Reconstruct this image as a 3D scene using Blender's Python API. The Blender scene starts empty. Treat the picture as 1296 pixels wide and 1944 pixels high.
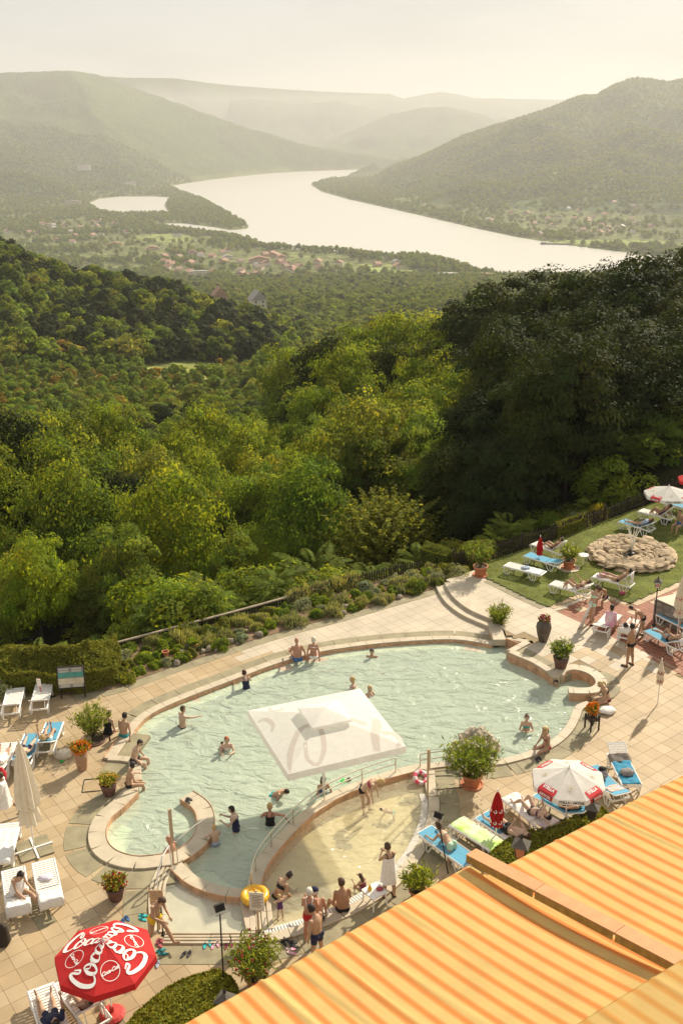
import bpy, bmesh, math, random
import numpy as np
from mathutils import Vector, Matrix, Euler, geometry

random.seed(7); RNG = np.random.default_rng(11)
rad = math.radians
SC = bpy.context.scene
COL = SC.collection

# ------------------------------------------------------------------ camera, world, sun, exposure
H, FPX, PITCH, ROLL = 20.0, 1950.0, 20.3, -1.0
cam_data = bpy.data.cameras.new('camera'); cam = bpy.data.objects.new('camera', cam_data); COL.objects.link(cam)
cam_data.sensor_fit = 'VERTICAL'; cam_data.sensor_height = 36.0; cam_data.lens = FPX / 1944 * 36
cam_data.clip_start = 0.5; cam_data.clip_end = 60000
CR = Euler((rad(90 - PITCH), 0, 0)).to_matrix() @ Matrix.Rotation(rad(ROLL), 3, 'Z')
cam.matrix_world = Matrix.Translation((0, 0, H)) @ CR.to_4x4()
SC.camera = cam

SUN_EL, SUN_AZ = 35.0, 36.0            # azimuth measured from the view axis (+Y) towards +X
sun_dir = Vector((math.sin(rad(SUN_AZ)) * math.cos(rad(SUN_EL)), math.cos(rad(SUN_AZ)) * math.cos(rad(SUN_EL)), math.sin(rad(SUN_EL))))
world = bpy.data.worlds.new('World'); SC.world = world; world.use_nodes = True
wn, wl = world.node_tree.nodes, world.node_tree.links; wn.clear()
sky = wn.new('ShaderNodeTexSky'); sky.sky_type = 'NISHITA'; sky.sun_disc = False
sky.sun_elevation = rad(SUN_EL); sky.sun_rotation = rad(SUN_AZ); sky.altitude = 200
sky.air_density = 1.0; sky.dust_density = 1.1; sky.ozone_density = 1.0
warm = wn.new('ShaderNodeMix'); warm.data_type = 'RGBA'; warm.blend_type = 'MULTIPLY'; warm.inputs[0].default_value = 1.0
warm.inputs[7].default_value = (1.0, 0.915, 0.77, 1)
wl.new(sky.outputs[0], warm.inputs[6])
tc = wn.new('ShaderNodeTexCoord'); mp = wn.new('ShaderNodeMapping'); mp.inputs['Scale'].default_value = (1.6, 1.6, 7)
cn = wn.new('ShaderNodeTexNoise'); cn.inputs['Scale'].default_value = 2.6; cn.inputs['Detail'].default_value = 6
cr = wn.new('ShaderNodeValToRGB'); cr.color_ramp.elements[0].position = .45; cr.color_ramp.elements[1].position = .68
cr.color_ramp.elements[0].color = (1, 1, 1, 1); cr.color_ramp.elements[1].color = (.88, .88, .88, 1)
cm = wn.new('ShaderNodeMix'); cm.data_type = 'RGBA'; cm.blend_type = 'MULTIPLY'; cm.inputs[0].default_value = 1.0
bg = wn.new('ShaderNodeBackground'); bg.inputs['Strength'].default_value = 0.10
out = wn.new('ShaderNodeOutputWorld')
wl.new(tc.outputs['Generated'], mp.inputs[0]); wl.new(mp.outputs[0], cn.inputs[0]); wl.new(cn.outputs[0], cr.inputs[0])
veil = wn.new('ShaderNodeMix'); veil.data_type = 'RGBA'; veil.inputs[0].default_value = .85; veil.inputs[7].default_value = (4.45, 4.28, 4.02, 1)   # thin even summer haze over the whole sky
wl.new(warm.outputs[2], veil.inputs[6]); wl.new(veil.outputs[2], cm.inputs[6]); wl.new(cr.outputs[0], cm.inputs[7])
wl.new(cm.outputs[2], bg.inputs[0]); wl.new(bg.outputs[0], out.inputs[0])

sl = bpy.data.lights.new('sun', 'SUN'); sun = bpy.data.objects.new('sun', sl); COL.objects.link(sun)
sl.energy = 4.4; sl.angle = rad(1.4); sl.color = (1.0, 0.885, 0.70)
sun.rotation_mode = 'QUATERNION'; sun.rotation_quaternion = sun_dir.to_track_quat('Z', 'Y')
sun.location = (30, 40, 60)
SC.view_settings.view_transform = 'Standard'; SC.view_settings.look = 'None'
SC.view_settings.exposure = 0.69; SC.view_settings.gamma = 1.0; SC.view_settings.use_curve_mapping = False
SC.render.engine = 'CYCLES'
cy = SC.cycles
cy.use_denoising = True; cy.max_bounces = 10; cy.diffuse_bounces = 6; cy.glossy_bounces = 3; cy.transmission_bounces = 8
cy.transparent_max_bounces = 10; cy.volume_bounces = 0; cy.caustics_reflective = False; cy.caustics_refractive = False
cy.sample_clamp_indirect = 4.0
try: cy.denoiser = 'OPENIMAGEDENOISE'
except Exception: pass
HAZE_DENSITY = 0.000092

# ------------------------------------------------------------------ ray helpers (a ground point for a direction)
def ray(px, py): return CR @ Vector(((px - 648) / FPX, -(py - 972) / FPX, -1))
def P(px, py, z=0.0):
    r = ray(px, py); t = (z - H) / r.z
    return Vector((r.x * t, r.y * t, z))
def Pd(px, py, dist):
    r = ray(px, py); t = dist / r.y
    return Vector((r.x * t, dist, H + r.z * t))
def proj(x, y, z):
    v = CR.transposed() @ Vector((x, y, z - H))
    return (648 + FPX * v.x / -v.z, 972 - FPX * v.y / -v.z)

# ------------------------------------------------------------------ materials
MATS = {}
def col4(c): return (c[0], c[1], c[2], 1)
def mat(name, c, rough=.6, var=.12, scale=6.0, bump=0.0, bscale=40.0, spec=.4, metal=0.0, trans=0.0, c2=None, obj_rand=0.0, tint=False, coat=0.0, coord='Object', stretch=None):
    """a procedural surface: colour broken up by noise, fine bump, optional translucency, optional random shade per object"""
    if name in MATS: return MATS[name]
    m = bpy.data.materials.new(name); m.use_nodes = True; MATS[name] = m
    N, L = m.node_tree.nodes, m.node_tree.links; N.clear()
    o = N.new('ShaderNodeOutputMaterial'); b = N.new('ShaderNodeBsdfPrincipled')
    b.inputs['Roughness'].default_value = rough; b.inputs['Specular IOR Level'].default_value = spec; b.inputs['Metallic'].default_value = metal
    if coat: b.inputs['Coat Weight'].default_value = coat
    t = N.new('ShaderNodeTexCoord'); n = N.new('ShaderNodeTexNoise'); n.inputs['Scale'].default_value = scale; n.inputs['Detail'].default_value = 5
    src = t.outputs[coord] if coord != 'World' else N.new('ShaderNodeNewGeometry').outputs['Position']
    if stretch:
        q = N.new('ShaderNodeMapping'); q.inputs['Scale'].default_value = stretch; L.new(src, q.inputs[0]); src = q.outputs[0]
    L.new(src, n.inputs['Vector'])
    r = N.new('ShaderNodeValToRGB'); r.color_ramp.elements[0].position = .3; r.color_ramp.elements[1].position = .7
    d = c2 if c2 else tuple(x * (1 - var) for x in c); u = c if c2 else tuple(min(1, x * (1 + var)) for x in c)
    r.color_ramp.elements[0].color = col4(d); r.color_ramp.elements[1].color = col4(u)
    L.new(n.outputs[0], r.inputs[0]); cur = r.outputs[0]
    if obj_rand:
        oi = N.new('ShaderNodeObjectInfo'); mr = N.new('ShaderNodeMapRange'); mr.inputs['To Min'].default_value = 1 - obj_rand; mr.inputs['To Max'].default_value = 1 + obj_rand
        L.new(oi.outputs['Random'], mr.inputs[0]); x = N.new('ShaderNodeMix'); x.data_type = 'RGBA'; x.blend_type = 'MULTIPLY'; x.inputs[0].default_value = 1
        cc = N.new('ShaderNodeCombineColor'); [L.new(mr.outputs[0], cc.inputs[k]) for k in range(3)]
        L.new(cur, x.inputs[6]); L.new(cc.outputs[0], x.inputs[7]); cur = x.outputs[2]
    if tint:
        a = N.new('ShaderNodeVertexColor'); a.layer_name = 'tint'; x = N.new('ShaderNodeMix'); x.data_type = 'RGBA'; x.blend_type = 'MULTIPLY'; x.inputs[0].default_value = 1
        L.new(cur, x.inputs[6]); L.new(a.outputs[0], x.inputs[7]); cur = x.outputs[2]
    L.new(cur, b.inputs['Base Color'])
    if bump:
        bn = N.new('ShaderNodeTexNoise'); bn.inputs['Scale'].default_value = bscale; bn.inputs['Detail'].default_value = 3; L.new(src, bn.inputs['Vector'])
        bp = N.new('ShaderNodeBump'); bp.inputs['Strength'].default_value = bump; bp.inputs['Distance'].default_value = .02
        L.new(bn.outputs[0], bp.inputs['Height']); L.new(bp.outputs[0], b.inputs['Normal'])
    if trans:
        tr = N.new('ShaderNodeBsdfTranslucent'); L.new(cur, tr.inputs[0]); mx = N.new('ShaderNodeMixShader'); mx.inputs[0].default_value = trans
        L.new(b.outputs[0], mx.inputs[1]); L.new(tr.outputs[0], mx.inputs[2]); L.new(mx.outputs[0], o.inputs[0])
    else: L.new(b.outputs[0], o.inputs[0])
    return m

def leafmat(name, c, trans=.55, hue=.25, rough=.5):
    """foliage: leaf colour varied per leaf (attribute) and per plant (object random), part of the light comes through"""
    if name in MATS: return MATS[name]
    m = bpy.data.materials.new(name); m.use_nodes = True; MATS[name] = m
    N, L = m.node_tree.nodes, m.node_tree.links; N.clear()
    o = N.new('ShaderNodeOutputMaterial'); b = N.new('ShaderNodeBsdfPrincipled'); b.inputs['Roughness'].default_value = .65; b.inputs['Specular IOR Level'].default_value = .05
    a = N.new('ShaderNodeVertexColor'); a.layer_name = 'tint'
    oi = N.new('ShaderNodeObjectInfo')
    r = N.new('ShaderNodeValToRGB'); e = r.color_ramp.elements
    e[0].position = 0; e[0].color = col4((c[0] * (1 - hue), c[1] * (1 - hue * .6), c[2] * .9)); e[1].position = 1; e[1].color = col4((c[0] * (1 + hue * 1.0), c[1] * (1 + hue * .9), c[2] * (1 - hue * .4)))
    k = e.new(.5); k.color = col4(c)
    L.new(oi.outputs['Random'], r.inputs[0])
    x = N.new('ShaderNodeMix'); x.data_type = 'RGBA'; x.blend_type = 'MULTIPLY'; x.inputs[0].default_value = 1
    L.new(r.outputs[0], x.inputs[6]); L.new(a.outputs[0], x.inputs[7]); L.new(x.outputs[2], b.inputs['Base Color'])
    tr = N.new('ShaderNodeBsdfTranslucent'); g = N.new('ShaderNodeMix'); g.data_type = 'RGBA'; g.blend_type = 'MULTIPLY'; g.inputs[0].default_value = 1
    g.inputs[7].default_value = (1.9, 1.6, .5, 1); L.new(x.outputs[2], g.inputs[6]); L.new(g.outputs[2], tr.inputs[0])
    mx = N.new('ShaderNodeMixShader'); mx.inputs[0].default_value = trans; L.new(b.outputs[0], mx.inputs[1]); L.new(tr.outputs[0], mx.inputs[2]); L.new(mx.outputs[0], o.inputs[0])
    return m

# ------------------------------------------------------------------ object helpers
def link(o, parent=None, kind=None):
    COL.objects.link(o)
    if parent: o.parent = parent
    if kind: o['kind'] = kind
    return o
def tag(o, label, cat, group=None, kind=None):
    o['label'] = label
    if cat: o['category'] = cat
    if group: o['group'] = group
    if kind: o['kind'] = kind
    return o
def thing(name, label, cat, loc=(0, 0, 0), rz=0.0, group=None):
    o = bpy.data.objects.new(name, None); o.location = loc; o.rotation_euler = (0, 0, rz); o.empty_display_size = .2
    COL.objects.link(o); return tag(o, label, cat, group)
def kids(o): return [c for c in KID.get(o.name, [])]
KID = {}
def reg(o, parent):
    if parent: KID.setdefault(parent.name, []).append(o)
def copy_tree(o, parent=None):
    c = o.copy(); COL.objects.link(c)
    if parent: c.parent = parent; reg(c, parent)
    for ch in list(KID.get(o.name, [])): copy_tree(ch, c)
    return c
def copy_thing(o, loc, rz=0.0, label=None, scale=None, group=None):
    c = copy_tree(o); c.location = loc; c.rotation_euler = (0, 0, rz)
    if scale: c.scale = (scale,) * 3 if isinstance(scale, (int, float)) else scale
    if label: c['label'] = label
    if group: c['group'] = group
    return c
def meshobj(name, me, parent=None, kind=None):
    o = bpy.data.objects.new(name, me); link(o, parent, kind); reg(o, parent); return o

class MB:
    """collects simple shapes into one mesh"""
    def __init__(s): s.v = []; s.f = []; s.mi = []; s.cur = 0
    def add(s, vs, fs):
        b = len(s.v); s.v += [tuple(v) for v in vs]; s.f += [tuple(i + b for i in f) for f in fs]; s.mi += [s.cur] * len(fs); return s
    def box(s, c, d, rot=None, taper=1.0):
        x, y, z = (k / 2 for k in d); vs = [Vector((sx * x * (taper if sz > 0 else 1), sy * y * (taper if sz > 0 else 1), sz * z)) for sz in (-1, 1) for sy in (-1, 1) for sx in (-1, 1)]
        if rot is not None: vs = [rot @ v for v in vs]
        vs = [v + Vector(c) for v in vs]
        return s.add(vs, [(0, 2, 3, 1), (4, 5, 7, 6), (0, 1, 5, 4), (2, 6, 7, 3), (0, 4, 6, 2), (1, 3, 7, 5)])
    def tube(s, pts, r, n=6, cap=True, closed=False, flat=1.0):
        pts = [Vector(p) for p in pts]; k = len(pts); rs = r if isinstance(r, (list, tuple)) else [r] * k
        vs = []; up0 = Vector((0, 0, 1))
        for i, p in enumerate(pts):
            a = pts[(i - 1) % k] if (closed or i > 0) else p; b = pts[(i + 1) % k] if (closed or i < k - 1) else p
            t = (b - a).normalized(); u = t.cross(up0)
            if u.length < 1e-3: u = t.cross(Vector((0, 1, 0)))
            u.normalize(); w = u.cross(t).normalized()
            for j in range(n):
                an = 2 * math.pi * (j + .5) / n; vs.append(p + u * math.cos(an) * rs[i] + w * math.sin(an) * rs[i] * flat)
        fs = []
        for i in range(k if closed else k - 1):
            for j in range(n):
                a, b = i * n, ((i + 1) % k) * n; fs.append((a + j, b + j, b + (j + 1) % n, a + (j + 1) % n))
        if cap and not closed: fs += [tuple(range(n)), tuple(reversed(range((k - 1) * n, k * n)))]
        return s.add(vs, fs)
    def lathe(s, prof, n=20, c=(0, 0, 0), cap=True):
        vs = [(c[0] + r * math.cos(2 * math.pi * j / n), c[1] + r * math.sin(2 * math.pi * j / n), c[2] + z) for r, z in prof for j in range(n)]
        fs = [(i * n + j, i * n + (j + 1) % n, (i + 1) * n + (j + 1) % n, (i + 1) * n + j) for i in range(len(prof) - 1) for j in range(n)]
        if cap: fs += [tuple(reversed(range(n))), tuple(range((len(prof) - 1) * n, len(prof) * n))]
        return s.add(vs, fs)
    def blob(s, c, r, n=8, m=5, jit=0.0, rnd=random):
        rx, ry, rz = r if isinstance(r, (tuple, list)) else (r, r, r); vs = [(c[0], c[1], c[2] - rz)]
        for i in range(1, m):
            ph = math.pi * i / m
            for j in range(n):
                th = 2 * math.pi * j / n; q = 1 + (rnd.random() - .5) * 2 * jit
                vs.append((c[0] + rx * q * math.sin(ph) * math.cos(th), c[1] + ry * q * math.sin(ph) * math.sin(th), c[2] - rz * q * math.cos(ph)))
        vs.append((c[0], c[1], c[2] + rz)); e = len(vs) - 1
        fs = [(0, 1 + (j + 1) % n, 1 + j) for j in range(n)]
        for i in range(m - 2):
            for j in range(n):
                a = 1 + i * n; fs.append((a + j, a + (j + 1) % n, a + n + (j + 1) % n, a + n + j))
        a = 1 + (m - 2) * n; fs += [(e, a + j, a + (j + 1) % n) for j in range(n)]
        return s.add(vs, fs)
    def prism(s, poly, z0, z1):
        n = len(poly); vs = [(p[0], p[1], z0) for p in poly] + [(p[0], p[1], z1) for p in poly]
        return s.add(vs, [tuple(reversed(range(n))), tuple(range(n, 2 * n))] + [(i, (i + 1) % n, n + (i + 1) % n, n + i) for i in range(n)])
    def mesh(s, name, mats, smooth=False):
        me = bpy.data.meshes.new(name); me.from_pydata(s.v, [], s.f)
        for m in (mats if isinstance(mats, (list, tuple)) else [mats]): me.materials.append(m)
        if any(s.mi): me.polygons.foreach_set('material_index', s.mi)
        if smooth: me.polygons.foreach_set('use_smooth', [True] * len(me.polygons))
        me.update(); return me
    def build(s, name, mats, parent=None, smooth=False, kind=None): return meshobj(name, s.mesh(name, mats, smooth), parent, kind)

def npmesh(name, V, Fq, m, tint=None, smooth=False):
    """numpy vertices (n,3) and quads/tris (k,4|3); tint: per-vertex grey/colour (n,3)"""
    me = bpy.data.meshes.new(name); n, k, w = len(V), len(Fq), Fq.shape[1]
    me.vertices.add(n); me.vertices.foreach_set('co', np.asarray(V, np.float32).ravel())
    me.loops.add(k * w); me.loops.foreach_set('vertex_index', np.asarray(Fq, np.int32).ravel())
    me.polygons.add(k); me.polygons.foreach_set('loop_start', np.arange(0, k * w, w, dtype=np.int32))
    try: me.polygons.foreach_set('loop_total', np.full(k, w, np.int32))
    except Exception: pass
    for x in (m if isinstance(m, (list, tuple)) else [m]): me.materials.append(x)
    if tint is not None:
        a = me.color_attributes.new('tint', 'FLOAT_COLOR', 'POINT'); c = np.ones((n, 4), np.float32); c[:, :3] = tint; a.data.foreach_set('color', c.ravel())
    if smooth: me.polygons.foreach_set('use_smooth', np.ones(k, bool))
    me.update(calc_edges=True); me.validate(); return me

def catmull(pts, n=6, closed=False):
    pts = [Vector(p) for p in pts]; k = len(pts); o = []
    for i in range(k if closed else k - 1):
        g = (lambda q: pts[q % k]) if closed else (lambda q: pts[max(0, min(k - 1, q))])
        a, b, c, d = g(i - 1), g(i), g(i + 1), g(i + 2)
        for j in range(n):
            t = j / n; o.append(.5 * ((2 * b) + (c - a) * t + (2 * a - 5 * b + 4 * c - d) * t * t + (3 * b - a - 3 * c + d) * t ** 3))
    if not closed: o.append(pts[-1].copy())
    return o
def inside(x, y, poly):
    c = False; n = len(poly); j = n - 1
    for i in range(n):
        a, b = poly[i], poly[j]
        if (a[1] > y) != (b[1] > y) and x < (b[0] - a[0]) * (y - a[1]) / (b[1] - a[1]) + a[0]: c = not c
        j = i
    return c
def np_inside(X, Y, poly):
    c = np.zeros(X.shape, bool); n = len(poly); j = n - 1
    for i in range(n):
        (xi, yi), (xj, yj) = poly[i][:2], poly[j][:2]
        if yi != yj:
            c ^= ((yi > Y) != (yj > Y)) & (X < (xj - xi) * (Y - yi) / (yj - yi) + xi)
        j = i
    return c
def np_dist(X, Y, pts, closed=True):
    D = np.full(X.shape, 1e12); n = len(pts)
    for i in range(n if closed else n - 1):
        ax, ay = pts[i][:2]; bx, by = pts[(i + 1) % n][:2]; dx, dy = bx - ax, by - ay; L2 = dx * dx + dy * dy + 1e-9
        t = np.clip(((X - ax) * dx + (Y - ay) * dy) / L2, 0, 1); D = np.minimum(D, (X - ax - t * dx) ** 2 + (Y - ay - t * dy) ** 2)
    return np.sqrt(D)
def ss(a, b, x):
    t = np.clip((x - a) / (b - a), 0, 1); return t * t * (3 - 2 * t)
def _hash(ix, iy, s=0):
    n = (ix.astype(np.int64) * 374761393 + iy.astype(np.int64) * 668265263 + s * 982451653) & 0x7fffffff
    n = ((n ^ (n >> 13)) * 1274126177) & 0x7fffffff
    return ((n ^ (n >> 16)) & 0xffff) / 65535.0
def vnoise(X, Y, s=0):
    ix, iy = np.floor(X), np.floor(Y); fx, fy = X - ix, Y - iy; fx = fx * fx * (3 - 2 * fx); fy = fy * fy * (3 - 2 * fy)
    a, b, c, d = _hash(ix, iy, s), _hash(ix + 1, iy, s), _hash(ix, iy + 1, s), _hash(ix + 1, iy + 1, s)
    return (a * (1 - fx) + b * fx) * (1 - fy) + (c * (1 - fx) + d * fx) * fy
def fbm(X, Y, oct=4, s=0):
    r = 0; a = .5
    for k in range(oct): r = r + a * vnoise(X * 2 ** k, Y * 2 ** k, s + k); a *= .5
    return r
# ------------------------------------------------------------------ terrain: valley, river, hills
RZ = -240.0
FENCE_PX = [(-120, 1330), (0, 1292), (110, 1265), (220, 1235), (350, 1200), (480, 1165), (640, 1120), (740, 1097), (860, 1072), (945, 1055), (1060, 1020), (1160, 980), (1296, 930), (1450, 870)]
FENCE = [P(*q) for q in FENCE_PX]
def W(*pts): return [tuple(P(x, y, RZ)[:2]) for x, y in pts]
RIVER = W((720, 321), (640, 323), (560, 326), (500, 330), (400, 341), (322, 353), (345, 364), (390, 380), (440, 407), (472, 428), (470, 434), (440, 437), (395, 430), (345, 424), (300, 424), (290, 430), (340, 437), (420, 446), (480, 458), (505, 469), (560, 474), (640, 477), (740, 491), (800, 489), (860, 500), (920, 520), (1000, 532), (1150, 545), (1420, 560), (1420, 500), (1280, 489), (1210, 482), (1130, 472), (1060, 463), (980, 450), (900, 433), (820, 414), (740, 396), (660, 378), (610, 364), (590, 351), (610, 344), (640, 338), (690, 331), (722, 325))
LAGOON = W((170, 385), (190, 377), (230, 373), (290, 373), (322, 375), (312, 390), (318, 400), (330, 406), (300, 408), (240, 409), (195, 403), (180, 393))
CLEAR = [(250, 690), (420, 680), (470, 690), (400, 712), (330, 725), (270, 712)]

gd = np.array([0, 38, 45, 60, 100, 150, 300, 600, 900, 1400, 1975, 2300]); gz = np.array([-3, -3, -6, -10, -20, -30, -57, -98, -126, -184, -236, -238])
def U(px, py): r = ray(px, py); return r.x / r.y
lp = np.array([U(a, 500) for a in (-900, 0, 110, 200, 325, 400, 480, 620, 3000)]); lv = np.array([70, 54, 39, 36, 30, 22, 17, 0, 0])
rp = np.array([U(a, 600) for a in (-900, 400, 520, 600, 800, 1296, 1700)]); rv = np.array([0, 0, 2, 6, 9.5, 13, 16])
rn = np.array([U(a, 900) for a in (-900, 500, 640, 730, 880, 1000, 1296, 1700)]); rnv = np.array([0, 0, 2, 3.5, 4.5, 8, 12, 15])
SKY = {  # skyline (photo x, y), crest distance, foot distance by photo x
 'left': ([(-400, 120), (-150, 128), (0, 136), (60, 134), (120, 132), (185, 130), (215, 139), (245, 148), (330, 166), (400, 178), (450, 190), (510, 213), (560, 234), (640, 256), (700, 275), (780, 300), (860, 335)], 7500, [(-400, 4400), (0, 4900), (200, 5300), (400, 6450), (760, 7000)]),
 'spur': ([(-400, 225), (0, 213), (60, 215), (130, 222), (200, 228), (260, 236), (340, 238), (420, 246), (520, 262), (620, 282), (700, 300), (760, 322)], 6700, [(-400, 3400), (0, 3900), (200, 4600), (320, 5400), (500, 6450), (760, 6600)]),
 'far': ([(-400, 150), (150, 142), (240, 147), (330, 148), (420, 160), (520, 168), (640, 175), (740, 178), (765, 187), (800, 180), (835, 174), (870, 179), (900, 186), (1000, 188), (1070, 189), (1300, 200), (1700, 200)], 15000, [(-400, 11500), (1700, 11500)]),
 'mid': ([(400, 330), (560, 290), (660, 250), (740, 216), (800, 203), (850, 201), (910, 214), (960, 236), (1040, 270), (1150, 320)], 11000, [(400, 8000), (1200, 8000)]),
 'low': ([(400, 190), (480, 186), (560, 196), (640, 190), (700, 205), (760, 214), (830, 260)], 12800, [(400, 10500), (900, 10500)]),
 'right': ([(690, 332), (720, 325), (760, 312), (800, 296), (840, 276), (880, 256), (920, 243), (960, 230), (1000, 218), (1040, 205), (1075, 190), (1100, 180), (1130, 179), (1160, 162), (1190, 150), (1210, 146), (1240, 150), (1270, 154), (1296, 148), (1400, 130), (1700, 120)], 5700, [(620, 4500), (720, 3900), (900, 3200), (1060, 2950), (1296, 2850), (1700, 2800)]),
}
def ground(X, Y):
    X = np.asarray(X, float); Y = np.asarray(Y, float)
    px = X / np.maximum(Y, 1.0)
    z = np.interp(Y, gd, gz) + 2.2 * (fbm(X / 40, Y / 40, 3, 5) - .45) * np.clip(Y / 80, 0, 1) * 2
    z = z + np.interp(px, lp, lv) * np.exp(-((Y - 520) / 150) ** 2) * ss(150, 330, Y)
    lift = np.interp(px, rn, rnv) + (np.interp(px, rp, rv) - np.interp(px, rn, rnv)) * ss(62, 112, Y)
    z = z + lift * ss(45, 60, Y) * (1 - ss(130, 260, Y))
    z = z + 26 * (fbm(X / 330, Y / 330, 3, 9) - .45) * ss(500, 900, Y) * (1 - ss(1500, 2000, Y))
    z = np.where(Y > 1900, np.maximum(z, RZ + 3 + 5 * fbm(X / 300, Y / 300, 2, 3)), z)
    base = z
    for nm, (sk, dc, ft) in SKY.items():
        sx = np.array([U(a, b) for a, b in sk])
        hz = np.array([Pd(a, b, dc).z for a, b in sk]) - (9 if nm != 'far' else 0)
        hc = np.interp(px, sx, hz); ft_ = np.interp(px, [U(a, 320) for a, b in ft], [b for a, b in ft])
        edge = ss(sx[0], sx[0] + .02, px) * (1 - ss(sx[-1] - .02, sx[-1], px)) if nm in ('mid', 'low', 'right', 'spur', 'left') else 1
        if nm in ('left', 'spur'): edge = 1 - ss(sx[-1] - .03, sx[-1], px)
        if nm == 'right': edge = ss(sx[0], sx[0] + .03, px)
        t = (Y - ft_) / (dc - ft_)
        sh = np.where(t < 1, np.clip(t, 0, 1) ** .95 * (.35 + .65 * ss(0, 1, t)) ** .6, 1 - .5 * ss(1, 2.2, t))
        gul = fbm(X / 420, Y / 420, 4, 21 + len(nm)) - .47
        hh = RZ + 3 + np.maximum(hc - RZ - 3, 0) * sh * edge + gul * 380 * np.clip(sh * (1 - sh) * 3.2, 0, 1) * np.where(t < 1, 1, .2) * edge * np.clip((hc - RZ) / 300, 0, 1)
        base = np.where(t > 0, np.maximum(base, hh), base)
    z = base
    # water bodies: the bank is a smooth contour
    for poly in (RIVER, LAGOON):
        far = (Y > 1800)
        d = np_dist(X, Y, poly) * np.where(np_inside(X, Y, poly), -1, 1)
        z = np.where(far, np.minimum(z, RZ + np.where(d < 21, np.clip(d / 7, -4, 3), 3 + (d - 21) * .55)), z)
    # beside and under the pool terrace
    fd = np_dist(X, Y, FENCE, False); out = np.interp(X, [p.x for p in FENCE], [p.y for p in FENCE]) < Y
    return np.where(out, np.where(Y < 110, np.maximum(z, -.7 - .8 * fd), z), -.9)

def meadow(px, py):
    """1 where the photograph shows open grass"""
    m = np.zeros(np.shape(px))
    for cx, cy, rx, ry in ((350, 702, 95, 14), (720, 509, 45, 9), (775, 517, 40, 6), (310, 452, 60, 9), (1050, 325, 30, 8), (600, 600, 30, 6), (1110, 460, 160, 5)):
        m = np.maximum(m, 1 - ss(.7, 1.15, np.hypot((px - cx) / rx, (py - cy) / ry)))
    return m

def nproj(X, Y, Z):
    M = np.array(CR.transposed()); v = np.stack([X, Y, Z - H], 0); v = np.tensordot(M, v, 1)
    d = np.maximum(-v[2], .1); return 648 + FPX * v[0] / d, 972 - FPX * v[1] / d
def scrub(px, py):
    """1 where the slope is low sunny scrub instead of tall wood"""
    return (1 - ss(430, 560, px)) * ss(680, 705, py) * (1 - ss(770, 815, py))
us = np.linspace(-.52, .52, 460)
ds = np.concatenate([np.linspace(4, 36, 8), np.geomspace(38, 1700, 170), np.geomspace(1712, 8200, 250), np.geomspace(8260, 19000, 70)])
UU, Dg = np.meshgrid(us, ds); XX = UU * Dg; YY = Dg
ZZ = ground(XX, YY)
PXg, PYg = nproj(XX, YY, ZZ)
MEAD = meadow(PXg, PYg)
wet = ZZ < RZ + .5
frs = (YY > 1900) & ~wet
ZZ2 = ZZ + np.where(frs, (RNG.random(ZZ.shape) * 5 * (1 - MEAD)) * ss(RZ + 3, RZ + 14, ZZ + 0 * ZZ) * ss(2600, 3600, YY), 0)
nr, ncl = ZZ.shape
idx = np.arange(nr * ncl).reshape(nr, ncl)
quads = np.stack([idx[:-1, :-1], idx[:-1, 1:], idx[1:, 1:], idx[1:, :-1]], -1).reshape(-1, 4)
tcol = np.empty((nr * ncl, 3)); nz = fbm(XX / 90, YY / 90, 4, 41).ravel(); nz2 = fbm(XX / 700, YY / 700, 3, 43).ravel()
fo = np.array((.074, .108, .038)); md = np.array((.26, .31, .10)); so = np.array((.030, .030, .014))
tcol[:] = fo * (.55 + .9 * nz[:, None]) * (.75 + .5 * nz2[:, None])
plain = ((YY > 1900) & (ZZ < RZ + 22)).ravel()
tcol[plain] = (np.array((.15, .17, .065)) * (.5 + 1.0 * nz[:, None]))[plain]
tcol = tcol + MEAD.ravel()[:, None] * (md * (.8 + .4 * nz[:, None]) - tcol)
scb = (scrub(PXg, PYg) * (YY > 90) * (YY < 420)).ravel()[:, None]; tcol = tcol + scb * (np.array((.22, .225, .07)) * (.7 + .6 * nz[:, None]) - tcol)
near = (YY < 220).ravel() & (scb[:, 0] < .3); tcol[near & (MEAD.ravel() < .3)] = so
def terrain_mat():
    m = bpy.data.materials.new('valley_ground'); m.use_nodes = True; N, L = m.node_tree.nodes, m.node_tree.links
    b = N['Principled BSDF']; b.inputs['Roughness'].default_value = .95; b.inputs['Specular IOR Level'].default_value = .05
    a = N.new('ShaderNodeVertexColor'); a.layer_name = 'tint'
    g = N.new('ShaderNodeNewGeometry'); n = N.new('ShaderNodeTexNoise'); n.inputs['Scale'].default_value = .07; n.inputs['Detail'].default_value = 5; L.new(g.outputs['Position'], n.inputs['Vector'])
    r = N.new('ShaderNodeValToRGB'); r.color_ramp.elements[0].position = .35; r.color_ramp.elements[0].color = (.45, .45, .45, 1); r.color_ramp.elements[1].position = .65; r.color_ramp.elements[1].color = (1.4, 1.4, 1.3, 1)
    x = N.new('ShaderNodeMix'); x.data_type = 'RGBA'; x.blend_type = 'MULTIPLY'; x.inputs[0].default_value = 1
    L.new(n.outputs[0], r.inputs[0]); L.new(a.outputs[0], x.inputs[6]); L.new(r.outputs[0], x.inputs[7]); L.new(x.outputs[2], b.inputs['Base Color'])
    bp = N.new('ShaderNodeBump'); bp.inputs['Strength'].default_value = .8; bp.inputs['Distance'].default_value = 9; L.new(n.outputs[0], bp.inputs['Height']); L.new(bp.outputs[0], b.inputs['Normal'])
    return m
terr = meshobj('terrain', npmesh('terrain', np.stack([XX, YY, ZZ2], -1).reshape(-1, 3), quads, terrain_mat(), tint=np.clip(tcol, 0.002, 1), smooth=True), kind='structure')
tag(terr, 'wooded valley slopes and hills falling to the river bend', None)

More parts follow.
